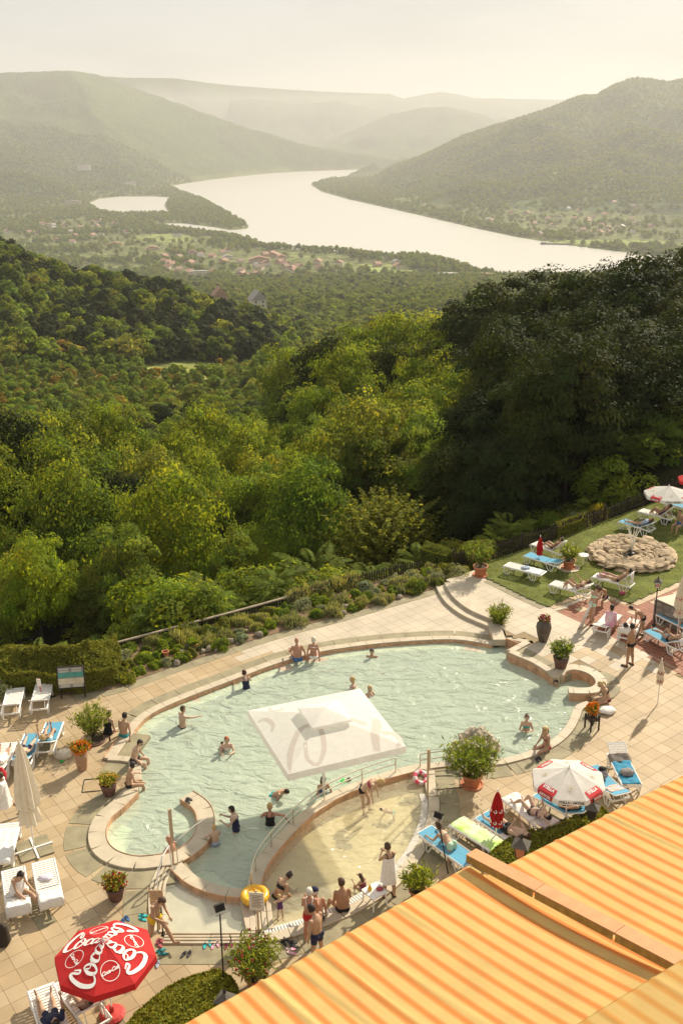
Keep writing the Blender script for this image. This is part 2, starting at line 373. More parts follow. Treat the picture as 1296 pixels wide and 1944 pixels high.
def river_mat():
    m = bpy.data.materials.new('river_water'); m.use_nodes = True; N, L = m.node_tree.nodes, m.node_tree.links
    b = N['Principled BSDF']; b.inputs['Base Color'].default_value = (.58, .56, .50, 1); b.inputs['Roughness'].default_value = .3; b.inputs['IOR'].default_value = 1.33
    g = N.new('ShaderNodeNewGeometry'); n = N.new('ShaderNodeTexNoise'); n.inputs['Scale'].default_value = .05; n.inputs['Detail'].default_value = 4; L.new(g.outputs['Position'], n.inputs['Vector'])
    bp = N.new('ShaderNodeBump'); bp.inputs['Strength'].default_value = .25; bp.inputs['Distance'].default_value = 1.0; L.new(n.outputs[0], bp.inputs['Height']); L.new(bp.outputs[0], b.inputs['Normal'])
    return m
RM = river_mat()
for nm, box, lab in (('river', ((-3200, 1850), (4200, 1850), (4200, 9500), (-3200, 9500)), 'wide pale river curving between the wooded hills'),):
    r = MB().add([(x, y, RZ) for x, y in box], [(0, 1, 2, 3)]).build(nm, RM, kind='structure'); tag(r, lab, None)

# haze: one closed box of even pale air around everything
hz = MB().box((0, 9000, 80), (28000, 22400, 740)).build('haze', [], kind='stuff')
hm = bpy.data.materials.new('haze_air'); hm.use_nodes = True; hn = hm.node_tree.nodes; hn.clear()
ho = hn.new('ShaderNodeOutputMaterial'); hv = hn.new('ShaderNodeVolumePrincipled'); hv.inputs['Density'].default_value = HAZE_DENSITY
hv.inputs['Color'].default_value = (.95, .94, .92, 1); hv.inputs['Anisotropy'].default_value = .25
hm.node_tree.links.new(hv.outputs[0], ho.inputs['Volume']); hz.data.materials.append(hm)
tag(hz, 'pale summer haze filling the river valley', None)
# ------------------------------------------------------------------ foliage makers (numpy leaf clouds)
def unit(n):
    v = RNG.normal(size=(n, 3)); return v / np.linalg.norm(v, axis=1, keepdims=True)
def leaves_at(C, Nn, size, asp=.55, curl=.25, tint=None, T=None):
    """pointed leaves (two triangles folded along the midrib) at points C with normals Nn"""
    n = len(C); s = (np.full(n, size) if np.isscalar(size) else size)[:, None]
    t = unit(n) if T is None else T; t = t - (t * Nn).sum(1, keepdims=True) * Nn; t /= np.linalg.norm(t, axis=1, keepdims=True) + 1e-9
    b = np.cross(Nn, t)
    V = np.stack([C - t * s, C + b * s * asp - Nn * s * curl, C + t * s, C - b * s * asp - Nn * s * curl], 1).reshape(-1, 3)
    F = np.arange(n * 4).reshape(n, 4)
    tt = np.repeat(tint if tint is not None else np.ones((n, 3)), 4, 0)
    return V, F, tt
def leaf_tint(n, spread=.22, warm=.07):
    k = 1 + spread * (RNG.random(n) - .5) * 2; w = 1 + warm * RNG.normal(size=n)
    return np.clip(np.stack([k * w, k, k * (1 - .2 * RNG.random(n))], 1), .2, 2)
def crown_cloud(h, r, z0, n, size, clumps=28, shape='round', up=.35, cl=.34, rough=.25, asp=.55, seed=0):
    """clumps of leaves spread over an uneven crown, h tall, r wide, from z0"""
    out = []; per = max(8, n // clumps)
    for k in range(clumps):
        u = unit(1)[0]; f = (k + .5) / clumps
        ph = math.acos(1 - 1.75 * f); th = k * 2.399963 + RNG.normal() * .25
        d = np.array((math.sin(ph) * math.cos(th), math.sin(ph) * math.sin(th), math.cos(ph)))
        q = 1 + rough * RNG.normal()
        q = min(max(q, .55), 1.35)
        if shape == 'cone': w = 1.15 - .9 * (d[2] * .5 + .5)
        elif shape == 'column': w = .8 + .2 * abs(d[2])
        elif shape == 'vase': w = .75 + .35 * (d[2] * .5 + .5)
        else: w = 1
        c = np.array((d[0] * r * w * q * .78, d[1] * r * w * q * .78, z0 + h * .5 + d[2] * h * .42 * (q * .5 + .5)))
        cr_ = r * cl * (.75 + .6 * RNG.random())
        dd = unit(per); dd[:, 2] = np.abs(dd[:, 2]) * .9 - .28 + dd[:, 2] * .25
        rr = cr_ * (.55 + .5 * RNG.random(per) ** .6)[:, None]
        C = c + dd * rr * np.array((1, 1, .8))
        Nn = dd * .8 + d * .35 + unit(per) * .55 + np.array((0, 0, up)); Nn /= np.linalg.norm(Nn, axis=1, keepdims=True)
        ti = leaf_tint(per) * (1 + .16 * RNG.normal()) * np.array((1 + .08 * RNG.normal(), 1, 1))
        out.append(leaves_at(C, Nn, size * (.7 + .6 * RNG.random(per)), asp, tint=np.clip(ti, .25, 1.9)))
    V = np.concatenate([o[0] for o in out]); T = np.concatenate([o[2] for o in out]); F = np.arange(len(V)).reshape(-1, 4)
    return V, F, T
def merge(parts):
    V = np.concatenate([p[0] for p in parts]); T = np.concatenate([p[2] for p in parts]); F = []; b = 0
    for p in parts: F.append(p[1] + b); b += len(p[0])
    return V, np.concatenate(F), T
BARK = mat('bark', (.085, .065, .045), .9, .3, 5, .6, 18)
def trunk_mesh(name, h, r, crown_r, limbs=6, lean=.06):
    mb = MB(); ax = [(RNG.normal() * lean * z, RNG.normal() * lean * z, z) for z in (-.6, h * .2, h * .42, h * .62, h * .8)]
    mb.tube(ax, [r * 1.25, r, r * .75, r * .5, r * .2], 7)
    for k in range(limbs):
        th = k * 2.4 + RNG.random(); b = Vector(ax[1 + k % 3]); L = crown_r * (.55 + .3 * RNG.random())
        e = b + Vector((math.cos(th) * L, math.sin(th) * L, h * .2 + L * .35)); mid = (b + e) / 2 + Vector((0, 0, -.15 * L))
        mb.tube([b, mid, e], [r * .4, r * .26, r * .08], 5)
    return mb.mesh(name, BARK)
LG = {
 'oak': leafmat('leaf_oak', (.135, .182, .034)), 'lime': leafmat('leaf_lime', (.16, .22, .042)), 'ash': leafmat('leaf_ash', (.17, .225, .05)),
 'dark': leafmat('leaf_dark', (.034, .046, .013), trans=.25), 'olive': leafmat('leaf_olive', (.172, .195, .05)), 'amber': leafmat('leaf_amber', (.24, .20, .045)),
 'sumac': leafmat('leaf_sumac', (.165, .205, .042)), 'hedge': leafmat('leaf_hedge', (.165, .175, .034), trans=.3), 'oleander': leafmat('leaf_oleander', (.16, .205, .055)), 'grey': leafmat('leaf_grey', (.25, .27, .165), trans=.3)}
TREES = {}
def proto(key, leaf, h, r, n, size, clumps, shape='round', z0=None, tr=.16, cl=.34, up=.35, asp=.55, rough=.25):
    z0 = h * .22 if z0 is None else z0
    V, F, T = crown_cloud(h - z0, r, z0, n, size, clumps, shape, up, cl, rough, asp)
    TREES[key] = (trunk_mesh('trunk', h, tr, r), npmesh('crown', V, F, LG[leaf], T), h, r)
def feather_crown(h, r, n_br, per, size):
    """fine upright feathery branches, as a hornbeam or young ash"""
    out = []
    for k in range(n_br):
        th = k * 2.4; f = (k + .5) / n_br; z = h * (.1 + .85 * f); rr = r * math.sin(math.pi * min(.98, .25 + .75 * f)) ** .7 * (.8 + .4 * RNG.random())
        a = np.array((0, 0, z * .8)); e = np.array((math.cos(th) * rr, math.sin(th) * rr, z + rr * .55)); t = np.linspace(.3, 1, per)[:, None]
        C = a + (e - a) * t + RNG.normal(size=(per, 3)) * .16 * (1.2 - t) * r * .4; Nn = unit(per) * .6 + np.array((0, 0, .8)); Nn /= np.linalg.norm(Nn, axis=1, keepdims=True)
        out.append(leaves_at(C, Nn, size * (.7 + .6 * RNG.random(per)), .5, tint=leaf_tint(per) * (1 + .12 * RNG.normal())))
    return merge(out)
def sumac_mesh(h, r, fronds, seed, fl=1.0):
    """long arching fronds of paired leaflets radiating from a few stems"""
    out = []; nl = 15
    for k in range(fronds):
        th = k * 2.4 + RNG.random() * .5; f = (k + .5) / fronds
        base = np.array((math.cos(th) * r * .45 * RNG.random(), math.sin(th) * r * .45 * RNG.random(), h * (.35 + .62 * f)))
        L = fl * (.75 + .5 * RNG.random()); d = np.array((math.cos(th), math.sin(th), 0)); el = .55 + .5 * f
        t = np.linspace(.12, 1, nl)[:, None]; C = base + d * L * t + np.array((0, 0, 1)) * (L * (el * t - (.55 + .35 * RNG.random()) * t * t))
        s = np.array((-d[1], d[0], 0.)); ti = leaf_tint(nl, .15) * (1 + .15 * RNG.normal())
        for sg in (-1, 1):
            w = (.16 * L * np.sin(np.pi * (t * .86 + .1)) + .03)
            CC = C + s * sg * w * .9 - np.array((0, 0, 1)) * w * .3; Nn = np.tile(np.array((0, 0, 1.)) + s * sg * .35, (nl, 1)) + RNG.normal(size=(nl, 3)) * .12; Nn /= np.linalg.norm(Nn, axis=1, keepdims=True)
            TT = np.tile(s * sg + d * .35, (nl, 1)); out.append(leaves_at(CC, Nn, w[:, 0], .32, .1, ti, TT))
    return merge(out)
proto('oak_a', 'oak', 11, 4.6, 9000, .17, 46); proto('oak_b', 'olive', 10, 4.2, 8500, .16, 40); proto('oak_c', 'oak', 12.5, 4.8, 9500, .18, 52, 'vase')
proto('lime_a', 'lime', 11.5, 4.0, 9000, .16, 44, 'round', cl=.32); proto('lime_b', 'lime', 9, 3.6, 8000, .15, 36, 'vase', cl=.36)
proto('ash_a', 'ash', 11, 3.6, 8000, .17, 60, 'vase', cl=.25, asp=.35, rough=.35); proto('ash_b', 'ash', 9, 3.0, 7000, .15, 48, 'column', cl=.27, asp=.35, rough=.35)
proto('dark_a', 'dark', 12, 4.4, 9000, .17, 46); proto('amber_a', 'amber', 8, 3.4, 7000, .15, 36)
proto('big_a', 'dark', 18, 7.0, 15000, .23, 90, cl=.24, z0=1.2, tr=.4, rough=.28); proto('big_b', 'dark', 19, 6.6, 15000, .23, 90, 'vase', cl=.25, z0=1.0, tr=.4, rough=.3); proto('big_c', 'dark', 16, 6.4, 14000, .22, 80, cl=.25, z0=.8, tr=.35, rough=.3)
proto('shrub_a', 'lime', 3.4, 2.2, 4200, .12, 26, z0=.1, tr=.05); proto('shrub_b', 'olive', 3.0, 2.0, 4000, .11, 24, z0=.1, tr=.05); proto('shrub_c', 'oak', 4.0, 2.4, 4600, .13, 28, z0=.1, tr=.06)
V, F, T = feather_crown(6.6, 3.7, 190, 60, .12); TREES['feather'] = (trunk_mesh('trunk', 6, .14, 3), npmesh('crown', V, F, LG['olive'], T), 6.6, 3.7)
for k_ in 'abc':
    V, F, T = sumac_mesh(3.0 + .5 * RNG.random(), 1.7, 64, 0, 1.05); TREES['sumac_' + k_] = (trunk_mesh('trunk', 2.6, .06, 1.2, 5), npmesh('crown', V, F, LG['sumac'], T), 3.2, 2.4)
def plant_tree(key, name, x, y, z, s=1.0, rz=None, label='', cat='tree', group=None, sz=1.0):
    o = thing(name, label, cat, (x, y, z), RNG.random() * 6.28 if rz is None else rz, group); o.scale = (s, s, s * sz)
    t, c, h, r = TREES[key]; meshobj('trunk', t, o); meshobj('crown', c, o); return o

# ------------------------------------------------------------------ the wooded slope
def tree_kind(x, y, px, py):
    return None
taken = []
def free(x, y, d): return all((x - a) ** 2 + (y - b) ** 2 > (d * e) ** 2 for a, b, e in taken)
def gz1(x, y): return float(ground(np.array([x]), np.array([y]))[0])
def where(px, py, d):
    side = 'at the left edge' if px < 90 else 'behind the left hedge' if px < 250 else 'left of the feathery hornbeam' if px < 470 else 'near the feathery hornbeam' if px < 800 else 'above the stone steps' if px < 960 else 'behind the lawn' if px < 1150 else 'behind the fountain'
    return ('low by the fence' if d < 60 else 'halfway down' if d < 80 else 'further down' if d < 100 else 'farther off' if d < 125 else 'far off' if d < 150 else 'on the far part'), side
NLAB = {'oak': ('broad_tree', 'round green broadleaf tree packed in the wooded slope beyond the pool', 'round green trees of the slope'),
        'lime': ('broad_tree', 'bright yellow green leafy tree standing out in the slope below the pool', 'bright yellow green trees of the slope'),
        'ash': ('ash_tree', 'slender light green tree with loose feathery leaves on the slope', 'slender feathery trees of the slope'),
        'dark': ('broad_tree', 'dark green dense tree in the shaded parts of the slope', 'dark trees of the slope'),
        'amber': ('broad_tree', 'tree with yellowing amber leaves in the scrub at the far left', 'amber trees of the slope'),
        'big': ('oak_tree', 'tall dark oak of the wood rising behind the lawn fence', 'tall oaks behind the lawn fence'),
        'shrub': ('bush', 'low leafy bush growing between the slope trees and the fence', 'bushes between trees and fence'),
        'sumac': ('sumac_tree', 'sumac with long arching paired leaves just beyond the garden fence', 'sumacs beyond the garden fence')}
SHORT = {'oak': 'round green tree of the slope', 'lime': 'yellow green tree of the slope', 'ash': 'feathery light green tree', 'dark': 'dense dark tree of the slope', 'amber': 'amber tinged tree of the slope', 'big': 'tall dark oak of the wood', 'shrub': 'leafy bush beyond the fence', 'sumac': 'sumac with arching paired leaves'}
def WL_(k, x, y, s):
    px, py = proj(x, y, gz1(x, y) + 5); b, sd = where(px, py, y); sz_ = ('small ' if s < .48 else 'large ' if s > .61 else '') if k not in ('shrub', 'sumac', 'big') else ''; return sz_ + SHORT[k] + ' ' + b + ' ' + sd
def put(key, x, y, s=1.0, sz=1.0, z=None, lab=None):
    k = key.split('_')[0]; nm, l, g = NLAB[k]
    taken.append((x, y, TREES[key][3] * s)); return plant_tree(key, nm, x, y, gz1(x, y) - .15 if z is None else z, s, label=lab or WL_(k, x, y, s), cat='bush' if k == 'shrub' else 'tree', group=None if lab else g, sz=sz)
# singled-out trees
def at(px, py, d): r = ray(px, py); return r.x / r.y * d, d
x, y = at(728, 985, 55.5); o = plant_tree('feather', 'hornbeam_tree', x, y, gz1(x, y) - .2, 1.0, label='wide hornbeam with fine feathery upright sprays just behind the flower bed fence', cat='tree'); taken.append((x, y, 3.6))
x, y = at(618, 700, 132); put('dark_a', x, y, 1.15, lab='lone very dark round tree standing clear at the crest in the middle')
# sumacs and bushes hugging the fence (left two thirds)
n_s = 0
for px_ in range(-40, 640, 13):
    for off in (1.4, 4.0, 7.0):
        if RNG.random() < .30: continue
        fy = np.interp(px_, [a for a, b in FENCE_PX], [b for a, b in FENCE_PX]); b = P(px_, fy); q = b.normalized(); o_ = off + RNG.random() * 1.6
        x, y = b.x * (1 + o_ / b.y), b.y + o_
        if not free(x, y, .38): continue
        key = random.choice(['sumac_a', 'sumac_b', 'sumac_c', 'sumac_a', 'sumac_b', 'shrub_a', 'shrub_b', 'shrub_c']); s = .55 + .35 * RNG.random()
        if off > 3: s += .3
        if px_ < 270: s *= .68
        put(key, x, y, s); n_s += 1
for px_ in range(640, 1340, 22):
    fy = np.interp(px_, [a for a, b in FENCE_PX], [b for a, b in FENCE_PX]); b = P(px_, fy); o_ = 2.2 + RNG.random() * 2.5
    x, y = b.x * (1 + o_ / b.y), b.y + o_
    if free(x, y, .4): put(random.choice(['sumac_a', 'shrub_c', 'sumac_c', 'shrub_b']), x, y, .6 + .3 * RNG.random())
# tall oaks on the right
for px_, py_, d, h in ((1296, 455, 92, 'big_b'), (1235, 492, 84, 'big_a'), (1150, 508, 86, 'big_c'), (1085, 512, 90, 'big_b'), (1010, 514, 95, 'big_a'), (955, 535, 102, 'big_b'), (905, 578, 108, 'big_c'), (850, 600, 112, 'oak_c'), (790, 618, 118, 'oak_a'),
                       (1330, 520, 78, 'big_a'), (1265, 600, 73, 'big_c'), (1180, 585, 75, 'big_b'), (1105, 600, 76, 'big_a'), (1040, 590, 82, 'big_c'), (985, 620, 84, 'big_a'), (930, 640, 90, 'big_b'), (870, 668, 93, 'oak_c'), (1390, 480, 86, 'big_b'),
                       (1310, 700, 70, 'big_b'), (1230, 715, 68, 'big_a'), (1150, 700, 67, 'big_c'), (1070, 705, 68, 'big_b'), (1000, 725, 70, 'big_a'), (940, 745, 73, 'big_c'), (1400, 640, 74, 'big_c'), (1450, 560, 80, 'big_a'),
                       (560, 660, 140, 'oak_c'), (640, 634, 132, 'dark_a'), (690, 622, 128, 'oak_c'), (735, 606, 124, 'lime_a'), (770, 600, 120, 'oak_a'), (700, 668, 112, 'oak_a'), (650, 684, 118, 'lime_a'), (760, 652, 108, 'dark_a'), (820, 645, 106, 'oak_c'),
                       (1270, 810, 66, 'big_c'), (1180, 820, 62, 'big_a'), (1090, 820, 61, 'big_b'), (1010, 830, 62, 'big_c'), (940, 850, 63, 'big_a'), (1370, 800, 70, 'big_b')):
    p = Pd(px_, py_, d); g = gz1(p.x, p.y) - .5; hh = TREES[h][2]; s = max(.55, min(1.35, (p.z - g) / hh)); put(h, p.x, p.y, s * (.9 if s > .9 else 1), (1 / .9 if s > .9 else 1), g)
# the rest of the individually built slope trees: nearest first
cand = []
for d in np.arange(50, 235, 2.2):
    for u_ in np.arange(-.42, .42, 2.2 / d): cand.append((d + RNG.random() * 2, u_ + RNG.random() * 2.2 / d))
cand.sort(key=lambda c: c[0] + RNG.random() * 6)
n_i = 0
for d, u_ in cand:
    x, y = u_ * d, d
    g = gz1(x, y); px_, py_ = proj(x, y, g + 8)
    if px_ < -60 or px_ > 1340 or py_ < 560: continue
    fd_ = min((Vector((x, y, 0)) - f).length for f in FENCE)
    if fd_ < (9 if px_ < 700 else 4.5) or not (np.interp(x, [p.x for p in FENCE], [p.y for p in FENCE]) < y): continue
    pxg, pyg = proj(x, y, g)
    if meadow(np.array([pxg]), np.array([pyg]))[0] > .3: continue
    nn = float(fbm(np.array([x / 22.]), np.array([y / 22.]), 2, 77)[0]); rr = RNG.random()
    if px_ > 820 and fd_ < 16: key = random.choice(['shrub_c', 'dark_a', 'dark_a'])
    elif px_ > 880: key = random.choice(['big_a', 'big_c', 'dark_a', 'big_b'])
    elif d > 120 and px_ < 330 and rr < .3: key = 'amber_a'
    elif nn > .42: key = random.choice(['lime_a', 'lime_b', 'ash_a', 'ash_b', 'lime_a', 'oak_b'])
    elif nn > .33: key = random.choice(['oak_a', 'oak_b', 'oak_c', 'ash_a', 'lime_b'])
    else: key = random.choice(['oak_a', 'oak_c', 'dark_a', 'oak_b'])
    sb_ = d > 90 and scrub(np.array([pxg]), np.array([pyg]))[0] > .5
    if sb_: key = random.choice(['shrub_a', 'shrub_b', 'ash_b', 'shrub_a', 'shrub_b', 'amber_a'])
    s = (.40 + .30 * RNG.random()) * (.8 if key.startswith('big') else 1) * (.88 if d < 62 and px_ < 900 else 1)
    if not free(x, y, .62): continue
    if y < 66 and 640 < px_ < 830 and y < 66 - abs(px_ - 735) / 12: continue
    put(key, x, y, s * (1.35 if sb_ and key[0] == 's' else 1), (1.15 if not sb_ else .7) + .6 * RNG.random()); n_i += 1
    if n_i >= 330: break
D_END = d
print('sumac/bush', n_s, 'slope trees', n_i, 'to', D_END)
# ------------------------------------------------------------------ houses of the valley (few pixels each: walls, roof, chimney, windows where they show)
HOUSES = []; HM = [mat('house_wall_pale', (.62, .57, .48), .9, .06, 1), mat('house_wall_cream', (.58, .50, .36), .9, .06, 1), mat('house_wall_rose', (.50, .36, .27), .9, .06, 1)]; HRF = [mat('roof_tile_red', (.40, .23, .16), .85, .2, 1), mat('roof_tile_brown', (.30, .21, .15), .85, .2, 1), mat('roof_grey', (.34, .32, .29), .7, .15, 1)]; HWN = mat('house_window', (.06, .06, .06), .2, .1, 1)
HW, HR_ = {}, {}
def house(px, py, w, l, h, rh, wm, rm, label, group=None, d=None, rz=None, wins=0, name='house', z=None):
    if d is None: p = P(px, py, RZ + 4)
    else: p = Pd(px, py, d)
    g = gz1(p.x, p.y) if z is None else z; o = thing(name, label, 'house' if name != 'apartment_block' else 'building', (p.x, p.y, g - .5), RNG.random() * 3 if rz is None else rz, group)
    if (wm, h) not in HW: mb = MB(); mb.box((0, 0, h / 2), (1, 1, h)); HW[(wm, h)] = mb.mesh('wall', HM[wm])
    q = meshobj('wall', HW[(wm, h)], o); q.scale = (w, l, 1)
    if (rm, rh) not in HR_:
        mb = MB(); mb.add([(-.56, -.54, 0), (.56, -.54, 0), (.56, .54, 0), (-.56, .54, 0), (0, -.54, rh), (0, .54, rh)], [(0, 1, 4), (2, 3, 5), (1, 2, 5, 4), (3, 0, 4, 5), (3, 2, 1, 0)]); HR_[(rm, rh)] = mb.mesh('roof', HRF[rm])
    q = meshobj('roof', HR_[(rm, rh)], o); q.scale = (w, l, 1); q.location = (0, 0, h + .01)
    for sd in range(wins):
        for lv in range(max(1, int(h // 3))): q = meshobj('window', WIN, o); q.location = (-w / 2 + w * (sd + .5) / wins, -l / 2 - .06, 1.7 + lv * 3)
    HOUSES.append((p.x, p.y, max(w, l))); return o
WIN = MB().box((0, 0, 0), (1.3, .1, 1.4)).mesh('window', HWN)
house(378, 527, 30, 12, 12, .6, 0, 2, 'pale flat roofed apartment block in the riverside village', rz=.15, wins=7, name='apartment_block'); house(492, 500, 42, 16, 9, 6, 2, 0, 'large long building with a rosy hipped roof in the middle of the village', rz=.2, wins=8); house(535, 494, 20, 12, 7, 5, 1, 0, 'tall pinkish house to the right of the large rosy roofed building', rz=.1, wins=4)
house(432, 493, 22, 13, 6, 4, 0, 2, 'pale grey roofed house left of the large rosy roofed building', rz=.3); house(846, 531, 44, 18, 6, 2, 0, 2, 'long white flat hall near the river behind the oaks', rz=.1); house(918, 546, 40, 16, 6, 3, 2, 0, 'low pinkish building right of the white hall', rz=.2); house(752, 500, 14, 12, 5, 4, 0, 2, 'small white tent like hall in the green river meadow', rz=.6)
house(218, 467, 38, 12, 6, 4, 2, 0, 'long rosy building on the plain left of the inlet', rz=.1); house(338, 450, 24, 10, 5, 2, 0, 2, 'low white sheds by the inlet meadow', rz=.1); house(290, 475, 30, 12, 6, 4, 2, 0, 'pinkish roofed block below the inlet meadow', rz=.2)
house(160, 322, 60, 22, 26, 3, 0, 2, 'large pale hotel like block on the far left hillside', rz=.1, d=5400); house(245, 322, 50, 20, 16, 3, 0, 2, 'smaller pale block on the far left hillside', rz=.1, d=5300); house(135, 345, 60, 20, 14, 3, 2, 2, 'long greyish block lower on the far left hillside', rz=.1, d=4300)
p_ = Pd(418, 584, 760); house(418, 580, 11, 12, 7, 7, 2, 0, 'wooden chalet with steep red roof standing in the slope wood', d=760, rz=.25, z=p_.z + 2, wins=2); p_ = Pd(489, 588, 790); house(489, 585, 11, 12, 6, 7, 0, 2, 'pale gabled house with grey roof standing in the slope wood', d=790, rz=.35, z=p_.z + 2.5, wins=2)
for cx, cy_, rx, ry, n, lab, grp in ((430, 505, 140, 26, 50, 'small tiled house of the village below the wooded slope', 'small houses of the near village'), (640, 510, 130, 12, 10, 'small tiled house near the river meadow', 'small houses by the river meadow'), (150, 442, 140, 24, 22, 'small tiled house on the plain at the far left', 'small houses of the left plain'), (1090, 430, 190, 26, 42, 'small tiled house of the village across the river', 'small houses across the river')):
    for k in range(n):
        a_, r_ = RNG.random() * 6.283, math.sqrt(RNG.random()); x_, y_ = cx + rx * r_ * math.cos(a_), cy_ + ry * r_ * math.sin(a_); p = P(x_, y_, RZ + 4)
        if any((p.x - a) ** 2 + (p.y - b) ** 2 < (16 + c * .5) ** 2 for a, b, c in HOUSES) or gz1(p.x, p.y) < RZ + 1.5 or gz1(p.x, p.y) > RZ + 60: continue
        house(x_, y_, 14 + 7 * RNG.random(), 11 + 4 * RNG.random(), 6, 5, int(RNG.integers(0, 3)), int(RNG.choice([0, 0, 0, 1, 2])), lab, grp, d=p.y)
def off_house(x, y, r=9):
    k = np.ones(len(x), bool)
    for a, b, c in HOUSES: dx, dy = x - a, y - b; k &= ~((np.abs(dx) < c * .5 + r) & (dy < c * .5 + r) & (dy > -c * .5 - r * 3.2))
    return k
bp_ = P(1050, 463, RZ); ba = thing('river_barge', 'long dark barge moored along the far bank', 'barge', (bp_.x, bp_.y - 14, RZ), -.38); mb = MB(); mb.prism([(-34, -4), (30, -4), (38, 0), (30, 4), (-34, 4)], -.5, 3); mb.build('hull', mat('barge_hull', (.10, .08, .07), .7), ba); MB().box((-26, 0, 5), (12, 6, 4)).build('wheelhouse', HM[0], ba)
# ------------------------------------------------------------------ the far wood: one mass of crowns no one could count
def lump(name, leaf, h, r, n, size, cl):
    V, F, T = crown_cloud(h, r, h * .05, n, size, 16, 'round', .35, .42, .22, .7); me = npmesh(name, V, F, LG[leaf], T); o = bpy.data.objects.new(name, me); return o
FCOL = bpy.data.collections.new('far_crowns')
for nm, leaf, h, r in (('a', 'oak', 8.5, 4.2), ('b', 'olive', 7.5, 4.0), ('c', 'lime', 8, 3.8), ('d', 'dark', 9.5, 4.0), ('e', 'oak', 10.5, 3.6), ('f', 'amber', 6, 3.0), ('g', 'ash', 9, 3.4)):
    FCOL.objects.link(lump('far_crown_' + nm, leaf, h, r, 620, .62, .4))
FCOL2 = bpy.data.collections.new('slope_crowns')
for nm, leaf, h, r in (('a', 'oak', 9, 3.6), ('b', 'olive', 8, 3.4), ('c', 'lime', 8.5, 3.2), ('d', 'dark', 10, 3.5), ('e', 'oak', 11, 3.2), ('f', 'amber', 6, 2.8), ('g', 'ash', 9.5, 3.0)):
    V, F, T = crown_cloud(h, r, h * .05, 3000, .27, 26, 'round', .35, .36, .25, .6); FCOL2.objects.link(bpy.data.objects.new('slope_crown_' + nm, npmesh('slope_crown_' + nm, V, F, LG[leaf], T)))
def scatter(name, label, pts, scl, idx, colln=None):
    me = bpy.data.meshes.new(name); n = len(pts); me.vertices.add(n); me.vertices.foreach_set('co', np.asarray(pts, np.float32).ravel())
    for a, t, v in (('rz', 'FLOAT', RNG.random(n) * 6.28), ('sc', 'FLOAT', scl), ('ix', 'INT', idx)):
        at_ = me.attributes.new(a, t, 'POINT'); at_.data.foreach_set('value', np.asarray(v, np.float32 if t == 'FLOAT' else np.int32))
    o = meshobj(name, me, kind='stuff'); tag(o, label, None)
    ng = bpy.data.node_groups.new(name, 'GeometryNodeTree'); ng.interface.new_socket('Geometry', in_out='INPUT', socket_type='NodeSocketGeometry'); ng.interface.new_socket('Geometry', in_out='OUTPUT', socket_type='NodeSocketGeometry')
    N, L = ng.nodes, ng.links; gi, go = N.new('NodeGroupInput'), N.new('NodeGroupOutput'); ip = N.new('GeometryNodeInstanceOnPoints'); ci = N.new('GeometryNodeCollectionInfo')
    ci.inputs['Collection'].default_value = colln or FCOL; ci.inputs['Separate Children'].default_value = True; ci.inputs['Reset Children'].default_value = True
    def na(nm, t): q = N.new('GeometryNodeInputNamedAttribute'); q.data_type = t; q.inputs[0].default_value = nm; return q
    rz, scn, ix = na('rz', 'FLOAT'), na('sc', 'FLOAT'), na('ix', 'INT'); cx = N.new('ShaderNodeCombineXYZ'); L.new(rz.outputs[0], cx.inputs[2])
    ip.inputs['Pick Instance'].default_value = True
    L.new(gi.outputs[0], ip.inputs['Points']); L.new(ci.outputs[0], ip.inputs['Instance']); L.new(ix.outputs[0], ip.inputs['Instance Index']); L.new(cx.outputs[0], ip.inputs['Rotation']); L.new(scn.outputs[0], ip.inputs['Scale']); L.new(ip.outputs[0], go.inputs[0])
    md_ = o.modifiers.new('crowns', 'NODES'); md_.node_group = ng; return o
def far_points(d0, d1, step, keep, umax=.46):
    out = []; d = d0
    while d < d1:
        st = step(d); nn = int(2 * umax * d / st); u = (np.arange(nn) + RNG.random(nn)) * st / d - umax; yy = d + RNG.random(nn) * st; out.append(np.stack([u * yy, yy], 1)); d += st
    q = np.concatenate(out); z = ground(q[:, 0], q[:, 1]); px, py = nproj(q[:, 0], q[:, 1], z + 6); k = (px > -120) & (px < 1416) & (py < 1200) & (py > 100)
    q, z, px, py = q[k], z[k], px[k], py[k]
    k = keep(q[:, 0], q[:, 1], z, px, py); return np.column_stack([q, z])[k], px[k], py[k]
# slopes from the end of the single trees to the foot of the valley
def keep1(x, y, z, px, py):
    pxg, pyg = nproj(x, y, z); dd = np.full(len(x), True)
    return off_house(x, y, 5) & (RNG.random(len(x)) > meadow(pxg, pyg) * 1.1) & (y > D_END - 3 + RNG.random(len(x)) * 4)
pts, px, py = far_points(D_END - 4, 1950, lambda d: 3.6 if d < 330 else 5.2 if d < 420 else 6.6 if d < 900 else 8.5, keep1)
nn = fbm(pts[:, 0] / 45, pts[:, 1] / 45, 3, 88); ridge = np.exp(-((pts[:, 1] - 500) / 130) ** 2) * (px < 520)
ix = np.where(nn > .46, RNG.choice([2, 6, 1, 2], len(pts)), np.where(nn > .4, RNG.choice([0, 1, 6, 4], len(pts)), RNG.choice([0, 3, 4, 1, 2], len(pts))))
ix = np.where((ridge > .3) & (RNG.random(len(pts)) < .8), RNG.choice([3, 0, 3], len(pts)), ix); ix = np.where((px < 260) & (py > 640) & (RNG.random(len(pts)) < .25), 5, ix)
sc_ = .55 + .5 * RNG.random(len(pts)) + .25 * (RNG.random(len(pts)) < .1); sc_ = sc_ * np.where(nn > .5, .8, 1)
pxg, pyg = nproj(pts[:, 0], pts[:, 1], pts[:, 2]); sb = scrub(pxg, pyg) * (pts[:, 1] < 420) > RNG.random(len(pts)); sc_ = np.where(sb, sc_ * .60, sc_); ix = np.where(sb, RNG.choice([2, 2, 6, 2, 1, 5], len(pts)), ix)
kn = pts[:, 1] < 330
